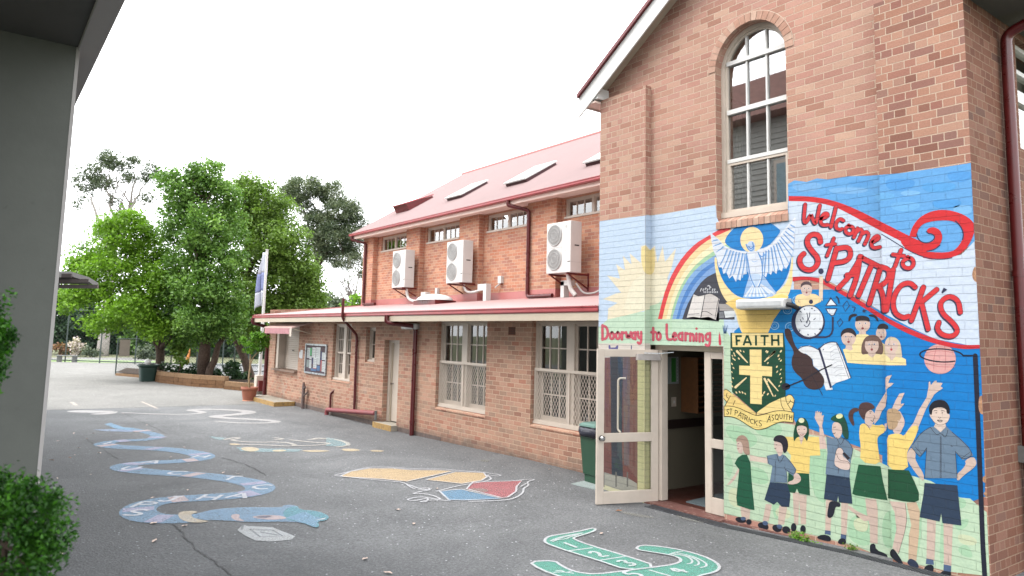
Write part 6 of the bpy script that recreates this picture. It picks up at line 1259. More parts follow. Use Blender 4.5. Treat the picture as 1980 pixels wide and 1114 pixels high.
p = onY(582, 690, WY); mb = MB(); mb.box(p[0]-0.16, p[0]+0.10, WY-0.004, WY-0.002, 1.38, 1.56, 'paper'); mb.box(p[0]-0.05, p[0]+0.14, WY-0.006, WY-0.0045, 1.36, 1.62, 'paper')
tag(mb.build('paper_notice', org=(p[0], WY, 1.45)), 'small white papers stuck on the bricks left of the notice board', 'paper')

# awning over the shutter
t = thing('window_awning', (-20.6, WY, 2.3), 'faded red metal awning over the roller shutter under the eaves', 'awning')
ax0, ax1 = onY(512, 632, 0.0)[0], onY(566, 632, 0.0)[0]
mb = MB(); mb.hexa([(ax0, -0.02, 2.27), (ax1, -0.02, 2.27), (ax1+0.25, WY-0.002, 2.44), (ax0+0.25, WY-0.002, 2.44), (ax0, -0.02, 2.30), (ax1, -0.02, 2.30), (ax1+0.25, WY-0.002, 2.47), (ax0+0.25, WY-0.002, 2.47)], plain('awning_top', (226, 190, 182), 0.6)); mb.build('canopy', t)
mb = MB(); mb.box(ax0+0.12, ax1, -0.035, -0.021, 2.10, 2.268, plain('awning_valance', (206, 140, 148), 0.6, 0, 0.2, 3)); mb.box(ax1-0.14, ax1+0.02, -0.040, -0.036, 2.03, 2.27, 'cream'); mb.build('valance', t)
mb = MB(); mb.bar((ax1, 0.0, 2.26), (ax1+0.2, WY-0.02, 2.12), 0.02, 0.02, 'cream_dim'); mb.build('arm', t); mb = MB(); mb.bar((ax0+0.15, 0.0, 2.26), (ax0+0.35, WY-0.02, 2.12), 0.02, 0.02, 'cream_dim'); mb.build('arm', t)

# wheelie bin behind the open door
def wheelie(loc, rot, label):
    x, y, z = 0, 0, 0; t = thing('wheelie_bin', loc, label, 'bin')
    mb = MB(); lx, ly, lz = loc
    def q(a, b, c): return (lx+.72*(a*math.cos(rot)-b*math.sin(rot)), ly+.72*(a*math.sin(rot)+b*math.cos(rot)), lz+.88*c)
    rows = []
    for zz, hw, hd in ((0.0, 0.20, 0.22), (0.13, 0.205, 0.225), (0.14, 0.225, 0.25), (0.55, 0.255, 0.29), (0.88, 0.275, 0.325)):
        rows.append([q(a*hw, b*hd, zz) for a, b in ((-1, -.86), (-.86, -1), (.86, -1), (1, -.86), (1, .86), (.86, 1), (-.86, 1), (-1, .86))])
    mb.grid(rows, 'bin_green', False, True); mb.build('body', t)
    mb = MB(); rows = []
    for zz, hw, hd in ((0.80, 0.285, 0.335), (0.79, 0.31, 0.36), (0.85, 0.325, 0.375), (0.93, 0.32, 0.37), (0.95, 0.29, 0.34)):
        rows.append([q((hw+rnd.uniform(-.012, .012))*math.copysign(abs(math.cos(a))**.5, math.cos(a)), (hd+rnd.uniform(-.012, .012))*math.copysign(abs(math.sin(a))**.5, math.sin(a)), zz+rnd.uniform(-.02, .015)) for a in np.linspace(0, 2*math.pi, 36, endpoint=False)])
    mb.grid(rows, 'liner', True, True); mb.build('bin_liner', t)
    mb = MB(); rows = [[q(a*hw, b*hd, zz) for a, b in ((-1, -.8), (-.8, -1), (.8, -1), (1, -.8), (1, .8), (.8, 1), (-.8, 1), (-1, .8))] for zz, hw, hd in ((0.955, 0.295, 0.345), (0.985, 0.29, 0.34), (1.01, 0.24, 0.28))]
    mb.grid(rows, 'lid', False, True); mb.poly(rows[-1], 'lid'); mb.build('lid', t)
    for s in (-1, 1):
        mb = MB(); mb.tube([q(s*0.20, 0.24, 0.10), q(s*0.25, 0.24, 0.10)], 0.08, 'black', 18); mb.build('wheel', t)
    return t
wheelie((-5.45, 0.22, 0.0), 0.0, 'green wheelie bin with dark liner and pale lid behind the open glass door')
mb = MB(); q_ = [ground(1104, 936), ground(1150, 947), ground(1172, 934), ground(1130, 930)]
mb.hexa([tuple(p+np.array([0, 0, -0.02])) for p in q_]+[tuple(p+np.array([0, 0, 0.006])) for p in q_], plain('drain_lid', (170, 182, 180), 0.7, 0, 0.25, 60, 0.4, 0.01))
tag(mb.build('drain_cover', org=q_[0]), 'pale square drain cover in the asphalt beside the green wheelie bin', 'drain')
# drain grating along the hall front
mb = MB()
for i in range(150):
    x = -4.1+i*0.026
    z = gz(x); mb.box(x, x+0.014, -0.16, -0.03, z-0.01, z+0.006, plain('grate_iron', (84, 86, 92), 0.6, 0.3, 0.2, 12))
mb.box(-4.12, -0.2, -0.175, -0.16, -0.09, -0.052, 'grate_iron' if 'grate_iron' in M else MATS['grate_iron']); mb.box(-4.12, -2.9, -0.03, -0.012, -0.09, -0.052, MATS['grate_iron'])
tag(mb.build('drain_grate', org=(-2.2, -0.1, -0.06)), 'long narrow iron drain grating along the foot of the mural', 'drain')
# things inside the doorway
q0 = onX(1283, 690, -4.6); q1 = onX(1312, 742, -4.6)
mb = MB(); mb.box(-4.598, -4.594, q0[1], q1[1], q1[2], q0[2], 'paper_grey'); mb.box(-4.5935, -4.592, q0[1]+0.17, q0[1]+0.27, q1[2]+0.03, q0[2]-0.02, 'paper_deepgreen')
for k in range(8): mb.box(-4.5935, -4.592, q0[1]+0.30, q1[1]-0.03, q1[2]+0.04+k*0.05, q1[2]+0.06+k*0.05, 'paper')
tag(mb.build('wall_poster', org=(-4.6, q0[1], q1[2])), 'pale poster with green stripe on the corridor wall inside the doorway', 'poster')
q0 = onX(1328, 695, -4.6); q1 = onX(1360, 802, -4.3)
t = thing('wall_cabinet', (-4.6, 1.3, 1.1), 'brown wooden pigeonhole cabinet on the corridor wall inside the doorway', 'cabinet')
mb = MB(); cy0, cy1, cz0, cz1 = 1.15, 2.2, 1.10, 1.93
mb.box(-4.598, -4.28, cy0, cy0+0.02, cz0, cz1, 'wood'); mb.box(-4.598, -4.28, cy1-0.02, cy1, cz0, cz1, 'wood'); mb.box(-4.598, -4.28, cy0+0.02, cy1-0.02, cz0, cz0+0.02, 'wood'); mb.box(-4.598, -4.28, cy0+0.02, cy1-0.02, cz1-0.02, cz1, 'wood'); mb.build('carcass', t)
for k in range(9): 
    mb = MB(); mb.box(-4.59, -4.29, cy0+0.02, cy1-0.02, cz0+0.08*(k+1), cz0+0.08*(k+1)+0.012, 'wood'); mb.build('shelf', t)
mb = MB(); mb.hexa([(-3.90, 0.42, -0.034), (-3.15, 0.42, -0.034), (-3.15, 1.35, -0.034), (-4.0, 1.35, -0.034), (-3.90, 0.42, -0.02), (-3.15, 0.42, -0.02), (-3.15, 1.35, -0.02), (-4.0, 1.35, -0.02)], 'mat_grey')
tag(mb.build('door_mat', org=(-3.6, 0.5, -0.03)), 'grey door mat on the red floor inside the entrance', 'mat')

# ------------------------------------------------------------------ games painted on the yard
class Yard(MB):
    def flat(s, pts, mat, layer):
        q = [ground(x, y) for x, y in pts]; s.world([(p[0], p[1]) for p in q], mat, layer)
    def world(s, pts, mat, layer):
        A = sum(a[0]*b[1]-b[0]*a[1] for a, b in zip(pts, pts[1:]+pts[:1]))
        if abs(A) < 1e-6: return
        if A < 0: pts = list(reversed(pts))
        s.poly([(x, y, gz(x, y)+0.003+0.0012*layer) for x, y in pts], mat)
    def strip(s, pts, w, mat, layer, taper=None, closed=False, px=True):
        q = [ground(x, y)[:2] for x, y in pts] if px else pts; n = len(q); L_, R_ = [], []
        for i in range(n):
            a = q[(i-1) % n] if closed or i else q[0]; b = q[(i+1) % n] if closed or i < n-1 else q[-1]
            d = np.array([b[0]-a[0], b[1]-a[1]]); d = d/(np.linalg.norm(d)+1e-9); ww = w/2*(taper[i] if taper else 1)
            L_.append((q[i][0]-d[1]*ww, q[i][1]+d[0]*ww)); R_.append((q[i][0]+d[1]*ww, q[i][1]-d[0]*ww))
        for i in range(n if closed else n-1):
            j = (i+1) % n; s.world([L_[i], L_[j], R_[j], R_[i]], mat, layer)
        return L_, R_
GP = ground_paint
blue_p, lil_p, white_p, teal_p = GP('blue', (150, 184, 214)), GP('lilac', (200, 194, 218)), GP('white', (232, 232, 236), 1.0, 0.3), GP('teal', (120, 176, 186))
snake = thing('painted_snake', (-9, -4.4, -0.06), 'long wavy blue alphabet snake painted across the asphalt', 'ground painting')
path = K16([(415, 245), (455, 262), (540, 268), (600, 285), (665, 300), (672, 318), (600, 330), (480, 334), (380, 344), (352, 356), (420, 370), (560, 376), (700, 382), (830, 396), (925, 415), (935, 432), (880, 446), (740, 456), (560, 464), (480, 476), (470, 492), (540, 507), (700, 520), (900, 532), (1080, 552), (1220, 578), (1270, 605), (1240, 632), (1120, 652), (900, 664), (720, 676), (600, 700), (548, 735), (570, 765), (660, 785), (800, 786), (900, 780)])
sp = smooth(path, 2, False); nS = len(sp)
P = Yard(); P.strip(sp, 0.40, blue_p, 0, taper=[min(1.0, 0.35+2.2*i/nS) for i in range(nS)])
P.flat(K16([(362, 240), (400, 232), (430, 245), (470, 258), (540, 262), (500, 275), (430, 266)]), GP('blue_tail', (150, 190, 220)), 1); P.flat(K16([(295, 272), (420, 268), (655, 278), (500, 284), (380, 280)]), GP('blue_tail2', (170, 190, 220)), 0.5)
P.build('body', snake)
for i in range(12, nS-6, 9):
    a = np.array(ground(*sp[i])[:2]); b = np.array(ground(*sp[min(i+2, nS-1)])[:2]); d = (b-a)/np.linalg.norm(b-a); n_ = np.array([-d[1], d[0]])
    c0 = [lil_p, GP('peach', (232, 206, 200)), lil_p][(i//9) % 3]
    P = Yard(); P.world([tuple(a-n_*.17-d*.10), tuple(a+n_*.17-d*.10), tuple(a+n_*.17+d*.10), tuple(a-n_*.17+d*.10)], c0, 1.5); P.build('segment_patch', snake)
for (cx, cy), ch in zip([(600, 705), (550, 750), (750, 672), (970, 662), (1140, 652), (1270, 602), (1090, 551), (780, 521), (515, 494), (640, 458), (920, 426), (380, 349)], 'PSJHACTCUAHI'):
    P = Yard(); c = np.array(ground(*K16([(cx, cy)])[0])[:2]); sx, sy2 = np.array([0.55, 0.42])*0.30, None
    ex, ey = np.array([AR[0], AR[1]]), np.array([AF[0], AF[1]])/np.linalg.norm(AF[:2])
    for st in (CP[ch] if ch in CP else [[(.3, 1), (.8, 1)], [(.6, 1), (.6, .2), (.3, 0), (.05, .2)]]):
        st2 = smooth(st, 1, False) if len(st) > 2 else st
        P.strip([tuple(c+ex*(u-.5)*.26+ey*(v-.5)*.30) for u, v in st2], 0.055, white_p, 3, px=False)
    P.build('painted_letter', snake)
P = Yard(); P.flat(smooth(K16([(860, 768), (900, 755), (1000, 730), (1180, 718), (1380, 722), (1400, 705), (1470, 708), (1490, 735), (1590, 740), (1662, 772), (1640, 797), (1590, 800), (1602, 832), (1575, 838), (1500, 806), (1380, 802), (1200, 806), (1060, 796), (900, 792)]), 1), blue_p, 2.2)
P.flat(smooth(K16([(1390, 735), (1470, 708), (1490, 735), (1590, 740), (1662, 772), (1640, 797), (1590, 800), (1602, 832), (1575, 838), (1500, 806), (1400, 790)]), 1), teal_p, 3); P.flat(smooth(K16([(785, 765), (800, 745), (870, 740), (905, 748), (860, 760), (870, 780), (920, 795), (970, 800), (930, 810), (850, 808), (800, 790)])), GP('cream', (232, 216, 190)), 3.5)
P.flat(smooth(K16([(1085, 768), (1120, 757), (1145, 765), (1135, 782), (1180, 802), (1110, 798)])), GP('peach', (232, 206, 200)), 3.5); P.flat(smooth(K16([(1205, 775), (1280, 765), (1380, 768), (1425, 786), (1330, 794), (1240, 786)])), GP('peach', (232, 206, 200)), 3.5); P.flat(smooth(K16([(1215, 776), (1290, 768), (1340, 770), (1290, 786)])), GP('slate', (96, 104, 130)), 4); P.flat(K16([(1575, 795), (1640, 780), (1630, 790)]), white_p, 4); P.build('head', snake)
P = Yard(); P.flat(K16([(1128, 850), (1165, 818), (1180, 826), (1330, 834), (1462, 886), (1440, 905), (1320, 916), (1230, 910), (1170, 880)]), GP('pale_grey', (214, 218, 220), 1.0, 0.4), 0)
for ln in ([(1200, 845), (1330, 850), (1390, 885), (1260, 890), (1200, 845)], [(1260, 860), (1300, 868), (1360, 880)], [(1165, 818), (1150, 850)]): P.strip(K16(ln), 0.025, GP('grey', (150, 154, 158)), 1)
tag(P.build('painted_tile', org=ground(510, 1030)), 'pale grey painted letter card outlined below the blue snake head', 'ground painting')
# second, faded white snake
P = Yard(); p2 = smooth(K16([(460, 172), (640, 180), (800, 184), (920, 178), (930, 168), (850, 160), (900, 154), (1050, 155), (1180, 163), (1205, 175), (1100, 186), (980, 194), (1060, 205), (1220, 211), (1340, 220), (1360, 228), (1260, 234), (1120, 232), (1000, 222)]), 2, False)
fw_ = GP('faded_white', (226, 222, 220), 1.0, 0.35); P.strip(p2, 0.40, fw_, 0, taper=[max(.25, 1-abs(i/len(p2)-.5)*1.5) for i in range(len(p2))]); P.flat(smooth(K16([(128, 166), (220, 158), (330, 162), (440, 164), (360, 174), (200, 174)])), fw_, 0); P.flat(smooth(K16([(260, 182), (360, 174), (445, 164), (430, 178), (340, 186)])), fw_, 1)
tag(P.build('painted_snake', org=ground(400, 800)), 'faded white wavy snake painted on the asphalt near the terracotta pot', 'ground painting')
# faded sea picture
P = Yard(); sea, ylw = GP('faded_teal', (168, 196, 200), 1, 0.6), GP('faded_yellow', (236, 216, 180), 1, 0.4)
P.flat(K16([(960, 308), (1060, 318), (1040, 332), (1000, 325)]), sea, 0); P.flat(K16([(1120, 372), (1300, 380), (1500, 384), (1480, 398), (1260, 400), (1150, 395)]), sea, 0); P.flat(K16([(1640, 316), (1730, 330), (1780, 352), (1760, 366), (1640, 366)]), sea, 0)
for b_ in ([(1145, 375), (1215, 370), (1265, 385), (1220, 400), (1160, 392)], [(1325, 388), (1400, 386), (1415, 395), (1340, 400)], [(1480, 392), (1600, 388), (1680, 395), (1560, 402)], [(1720, 382), (1800, 380), (1850, 392), (1750, 398)], [(1900, 388), (1980, 392), (1960, 400), (1890, 397)], [(1075, 352), (1120, 350), (1160, 358), (1100, 362)]): P.flat(smooth(K16(b_)), ylw, 1)
for ln in ([(1050, 330), (1120, 315), (1145, 322), (1080, 332), (1200, 345), (1420, 342), (1480, 370), (1300, 360), (1140, 356)], [(1340, 318), (1400, 325), (1340, 332)], [(1430, 330), (1560, 345), (1680, 350), (1590, 362), (1440, 365)], [(1530, 330), (1640, 322), (1740, 336), (1780, 362), (1700, 372)], [(1560, 325), (1600, 318), (1680, 330)]): P.strip(smooth(K16(ln), 2, False), 0.09, GP('faded_cream', (226, 220, 210), 1, .45), 2)
tag(P.build('painted_sea', org=ground(560, 858)), 'faded outlines of a sea creature picture painted on the asphalt in cream and teal', 'ground painting')
# map in yellow, red and blue
mp = thing('painted_map', ground(860, 935), 'painted map in yellow, red and blue with white outline on the asphalt', 'ground painting')
yel_p, red_p, mb_p = GP('yellow', (238, 206, 158), 1, .45), GP('red', (206, 122, 126), 1, .45), GP('mapblue', (128, 172, 204), 1, .45)
def outl(P, pts, w=0.03, l=4): P.strip(K17(pts), w, white_p, l, closed=True)
Y1 = [(140, 190), (185, 170), (270, 156), (375, 156), (460, 164), (580, 164), (652, 168), (440, 216), (330, 205), (150, 195)]; Y2 = [(662, 172), (790, 176), (805, 196), (780, 212), (690, 226), (528, 208)]; RD = [(740, 220), (965, 212), (940, 240), (938, 262), (900, 288), (870, 290), (712, 250)]; BL = [(590, 262), (640, 255), (690, 252), (868, 294), (700, 302), (630, 300)]
for nm, pts, mm in (('yellow_region', Y1, yel_p), ('yellow_region', Y2, yel_p), ('red_region', RD, red_p), ('blue_region', BL, mb_p)):
    P = Yard(); P.flat(K17(pts), mm, 0); outl(P, pts); P.build(nm, mp)
for ln in ([(110, 188), (145, 180), (260, 152), (300, 150), (380, 152), (470, 160), (600, 158), (680, 168), (790, 174), (820, 180), (875, 188), (850, 194), (800, 184), (830, 205), (800, 216), (700, 232), (660, 240), (590, 258), (575, 262)], [(110, 190), (300, 210), (430, 220), (450, 240), (480, 252)], [(940, 212), (1000, 206), (1028, 208), (985, 218), (998, 236), (970, 248), (972, 268), (930, 296), (860, 305), (720, 308)],
           [(450, 232), (500, 252), (560, 255), (500, 262), (460, 275), (500, 270), (560, 280), (600, 300), (560, 296), (500, 285), (430, 300), (480, 306), (540, 290), (530, 312), (490, 310), (560, 300), (640, 305)], [(500, 248), (545, 246), (540, 256), (490, 254)], [(720, 240), (740, 222)], [(960, 240), (985, 225)]): P = Yard(); P.strip(smooth(K17(ln), 2, False), 0.028, white_p, 5); P.build('white_outline', mp)
# green number snake
gs = thing('painted_snake', ground(1250, 1070), 'green counting snake with white numbers painted on the near asphalt', 'ground painting')
grn = GP('green', (112, 194, 172), 0.92, .35)
G1 = [(248, 220), (270, 190), (330, 172), (480, 150), (600, 128), (680, 106), (715, 110), (708, 130), (640, 155), (560, 178), (515, 192), (520, 210), (660, 262), (980, 356), (1290, 458), (1010, 492), (740, 400), (460, 315), (330, 270), (262, 242)]
G2 = [(1080, 300), (1118, 260), (1300, 272), (1520, 310), (1700, 362), (1820, 420), (1852, 470), (1800, 510), (1640, 545), (1500, 640), (1100, 700), (700, 640), (420, 560), (200, 480), (108, 412), (340, 402), (400, 450), (520, 505), (700, 530), (1000, 495), (1290, 458), (1440, 435), (1500, 405), (1470, 372), (1380, 348), (1200, 320)]
for pts in (G1, G2):
    P = Yard(); P.flat(smooth(K15(pts), 1), grn, 0 if pts is G1 else 1); P.strip(smooth(K15(pts), 1), 0.032, white_p, 5, closed=True); P.build('body', gs)
for ln in ([(460, 315), (690, 285)], [(760, 400), (995, 362)], [(1010, 492), (1290, 458)], [(1200, 488), (1400, 545)]): P = Yard(); P.strip(K15(ln), 0.028, white_p, 4); P.build('white_line', gs)
for ln in ([(300, 225), (380, 190), (500, 165), (600, 150)], [(340, 215), (450, 180), (590, 155)], [(320, 230), (370, 210), (450, 205), (480, 185), (560, 165)], [(1400, 345), (1500, 350), (1590, 385), (1600, 425), (1545, 435)], [(1420, 340), (1560, 360), (1650, 400), (1660, 440), (1610, 448)], [(1450, 330), (1600, 362), (1720, 420), (1730, 455), (1665, 468)], [(1390, 345), (1440, 325), (1510, 320)], [(350, 500), (400, 490), (440, 515), (500, 500)], [(330, 512), (420, 505), (520, 520)]): P = Yard(); P.strip(smooth(K15(ln), 2, False), 0.022, white_p, 4); P.build('white_line', gs)
DIG = {'1': [[(.5, 1), (.5, 0)]], '2': [[(.1, .8), (.4, 1), (.8, .9), (.75, .55), (.1, .05), (.9, 0)]], '3': [[(.1, .85), (.5, 1), (.85, .8), (.4, .52), (.9, .3), (.5, 0), (.05, .12)]], '4': [[(.65, 0), (.65, 1), (.05, .35), (.95, .35)]], '5': [[(.85, 1), (.2, 1), (.15, .6), (.6, .62), (.9, .35), (.6, .02), (.1, .08)]]}
d0 = np.array(ground(*K15([(1290, 458)])[0])[:2])-np.array(ground(*K15([(515, 200)])[0])[:2]); d0 = d0/np.linalg.norm(d0); n0 = np.array([-d0[1], d0[0]])
for ch, c in (('1', (485, 262)), ('2', (735, 345)), ('3', (1000, 425)), ('4', (1460, 492)), ('5', (1060, 530))):
    cc = np.array(ground(*K15([c])[0])[:2]); P = Yard()
    for st in DIG[ch]:
        st2 = smooth(st, 1, False) if len(st) > 2 else st
        P.strip([tuple(cc+n0*(u-.5)*.13+d0*(.5-v)*.22) for u, v in st2], 0.04, white_p, 6, px=False)
    P.build('painted_number', gs)
# parking lines
for pts, w, lb in (([(117, 764), (148, 784)], .10, 'faded white bay line on the car park near the grey column'), ([(258, 770), (304, 790)], .08, 'thin faded bay line on the middle of the car park'), ([(168, 736), (190, 741)], .12, 'short white dash painted before the white court')):
    P = Yard(); P.strip(pts, w, GP('bay_line', (240, 226, 214), 1.1, .5), 1); tag(P.build('bay_line', org=ground(*pts[0])), lb, 'bay line', 'lines painted on the car park')
P = Yard(); P.flat(smooth([(313, 764), (330, 763), (362, 768), (350, 770), (325, 767)]), GP('blue_smear', (196, 210, 240), 1.1, .6), 1); tag(P.build('blue_marking', org=ground(335, 766)), 'small pale blue marking painted on the car park before the planter', 'ground painting')
# pale patches of old mortar and scrape
P = Yard()
for pts in ([(1330, 985), (1370, 1000), (1378, 1010), (1350, 1012), (1300, 998)], [(930, 888), (948, 890), (944, 894), (928, 893)], [(1180, 985), (1240, 995), (1275, 1003), (1230, 1000)], [(900, 945), (940, 944), (948, 952), (905, 953)]): P.flat(smooth(pts), GP('scrape', (172, 170, 162), .9, .8), 0)
tag(P.build('yard_stain'), kind='structure')
# leaf litter
leafs = [(168, 848, 'b'), (238, 800, 'p'), (152, 866, 'p'), (145, 880, 'p'), (135, 885, 'b'), (175, 918, 'p'), (192, 876, 'p'), (284, 822, 'p'), (299, 1046, 'p'), (297, 1012, 'p'), (357, 1017, 'p'), (100, 890, 'b'), (125, 1064, 'b'), (120, 1070, 'p'), (356, 865, 'p'), (330, 884, 'p'), (180, 838, 'p'), (143, 838, 'p'), (112, 853, 'p'), (111, 925, 'p'), (363, 948, 'p'), (295, 963, 'p'), (432, 914, 'p'), (460, 916, 'p'), (706, 1081, 'p'), (800, 1013, 'p'), (770, 986, 'p'), (1197, 988, 'b'), (1163, 1032, 'p'), (1062, 908, 'p'), (750, 1108, 'p'), (845, 945, 'p')]
LM = []
for kind in 'pb':
    mb = MB(); s_ = 0.045
    mb.grid([[(-s_, -.008, .004), (-s_*.3, -s_*.45, .012), (s_*.5, -s_*.35, .006), (s_, 0, .014)], [(-s_, 0, .002), (-s_*.3, 0, .004), (s_*.5, 0, .003), (s_*1.1, 0.004, .010)], [(-s_, .008, .004), (-s_*.3, s_*.45, .016), (s_*.5, s_*.4, .008), (s_, 0.008, .014)]], 'leaf_litter' if kind == 'p' else 'leaf_brown', True)
    LM.append(mb)
for i, (x, y, kd) in enumerate(leafs):
    o = LM[0 if kd == 'p' else 1].build('fallen_leaf') if i in (0, 1) else None
    if i == 0: lb_ = o; src = o
    elif i == 1: lp_ = o; src = o
    else:
        o = (lp_ if kd == 'p' else lb_).copy(); col.objects.link(o)
    o.location = Vector(ground(x, y, 0.004)); o.rotation_euler = (rnd.uniform(-.1, .1), rnd.uniform(-.1, .1), rnd.uniform(0, 6.28)); k_ = rnd.uniform(.5, 1.0); o.scale = (k_, k_, k_)
    tag(o, 'dry pale leaf lying on the dark asphalt' if kd == 'p' else 'dry brown leaf lying on the dark asphalt', 'leaf', 'leaves fallen on the asphalt')

# ------------------------------------------------------------------ grey building at the left, its eave, and shrubs before it
gb = thing('grey_building', (-5, -9.5, -0.1), 'grey rendered building with deep eave at the left edge of the yard', 'building')
CXW, CYW = -5.0, -7.085
mb = MB(); mb.box(-16, CXW, -14, CYW-0.03, -0.12, 4.86, 'column'); mb.build('wall', gb)
mb = MB(); mb.box(CXW-0.10, CXW+0.004, CYW-0.03, CYW, -0.12, 4.86, 'column_trim'); mb.build('corner_trim', gb)
mb = MB(); mb.box(-16, 7, -14, CYW-0.02, 4.86, 5.0, 'grey_soffit'); mb.build('soffit', gb)
mb = MB(); mb.box(-16, 7, CYW-0.02, CYW+0.165, 4.83, 5.12, 'column_trim'); mb.build('fascia', gb, bevel=0.01)
mb = MB(); mb.hexa([(-16, -14, 5.13), (7, -14, 5.13), (7, CYW+0.2, 5.13), (-16, CYW+0.2, 5.13), (-16, -14, 6.3), (7, -14, 6.3), (7, CYW+0.2, 5.2), (-16, CYW+0.2, 5.2)], 'steel'); mb.build('roof', gb)
# two storey building across the yard, seen only in the glass
ob = thing('weatherboard_building', (-9, -11.5, 5.2), 'grey weatherboard upper storey with pinkish eaves reflected in the tall window', 'building')
mb = MB()
for i in range(24):
    z = 5.0+i*0.17; mb.hexa([(-24, -13, z), (4, -13, z), (4, -11.0, z), (-24, -11.0, z), (-24, -13, z+0.17), (4, -13, z+0.17), (4, -11.03, z+0.17), (-24, -11.03, z+0.17)], 'weather')
mb.build('wall', ob)
mb = MB(); mb.box(-24.5, 4.5, -13.5, -10.4, 9.08, 10.2, plain('eave_red', (196, 150, 140), 0.6)); mb.build('eave', ob)
for x in (-17.5, -13.4, -9.75, -5.6):
    mb = MB(); mb.box(x, x+1.15, -10.99, -10.93, 6.1, 7.7, 'cream'); f = mb.build('window', ob); mb = MB(); mb.box(x+0.10, x+1.05, -10.929, -10.92, 6.22, 7.58, plain('far_pane', (150, 180, 190), 0.1)); mb.build('pane', f)

def add_leaves(name, pts, size, mat, parent, org=None, seed=0, up=0.35, jit=0.35, tint=None, aspect=0.55):
    """one mesh of many small folded leaves at the given points"""
    r = np.random.default_rng(seed); n = len(pts); pts = np.asarray(pts, float)
    o_ = np.array(org_of(parent)) if parent is not None else np.array(org)
    d = r.normal(size=(n, 3)); d /= np.linalg.norm(d, axis=1)[:, None]
    nrm = r.normal(size=(n, 3)); nrm[:, 2] = np.abs(nrm[:, 2])+up; nrm /= np.linalg.norm(nrm, axis=1)[:, None]
    d -= nrm*(d*nrm).sum(1)[:, None]; d /= np.linalg.norm(d, axis=1)[:, None]; w = np.cross(nrm, d)
    s = size*(1+jit*r.uniform(-1, 1, size=n))[:, None]
    a = pts-d*s*.5; b = pts+d*s*.5; c = pts+w*s*.5*aspect+nrm*s*.10; e = pts-w*s*.5*aspect+nrm*s*.10
    V = np.stack([a, c, b, e], 1).reshape(-1, 3)-o_
    me = bpy.data.meshes.new(name); me.vertices.add(4*n); me.vertices.foreach_set('co', V.ravel())
    me.loops.add(4*n); me.loops.foreach_set('vertex_index', np.arange(4*n, dtype=np.int32))
    me.polygons.add(n); me.polygons.foreach_set('loop_start', np.arange(0, 4*n, 4, dtype=np.int32)); me.polygons.foreach_set('loop_total', np.full(n, 4, np.int32))
    me.update(calc_edges=True); me.materials.append(mat)
    at = me.attributes.new('tint', 'FLOAT', 'FACE'); tt = r.uniform(0, 1, n) if tint is None else np.clip(tint+r.normal(0, .16, n), 0, 1); at.data.foreach_set('value', tt.astype(np.float32))
    o = bpy.data.objects.new(name, me); col.objects.link(o)
    if parent is not None: o.parent = parent
    else: o.location = Vector(org)
    return o
def clusters(clumps, per, sub, cr, seed, shell=0.55, flat=0.75):
    """twig clusters through each clump, leaves through each cluster -> points, tint per leaf"""
    r = np.random.default_rng(seed); P_, T_, C_ = [], [], []
    for (c, rad) in clumps:
        c = np.asarray(c, float); rad = np.asarray(rad if hasattr(rad, '__len__') else (rad,)*3, float)
        n = max(4, int(9.5*sub*(rad.prod())**(2/3)/(cr*cr)))
        v = r.normal(size=(n, 3)); v /= np.linalg.norm(v, axis=1)[:, None]; k = shell+(1-shell)*r.uniform(0, 1, n)**.6
        cc = c+v*rad*k[:, None]*(1+r.normal(0, .10, (n, 1)))
        ct = r.uniform(.15, .85, n)
        for q, t in zip(cc, ct):
            m_ = int(per*r.uniform(.55, 1.3)); u = r.normal(size=(m_, 3)); u /= np.linalg.norm(u, axis=1)[:, None]
            s = cr*r.uniform(.6, 1.25); P_.append(q+u*(r.uniform(0, 1, (m_, 1))**.45)*s*np.array([1, 1, flat])); T_.append(np.full(m_, t)); C_.append(q)
    return np.concatenate(P_), np.concatenate(T_), np.array(C_)
def limb(mb, a, b, r0, r1, mat, seed, wob=0.06, n=7, seg=8):
    r = random.Random(seed); a, b = Vector(a), Vector(b); L = (b-a).length; pts = []
    for i in range(n+1):
        t = i/n; p = a.lerp(b, t); k = wob*L*math.sin(math.pi*t)
        pts.append(p+Vector((r.uniform(-k, k), r.uniform(-k, k), r.uniform(-k, k)*.5 + 0.05*L*math.sin(math.pi*t))))
    mb.tube(pts, [r0+(r1-r0)*i/n for i in range(n+1)], mat, seg)
    return pts
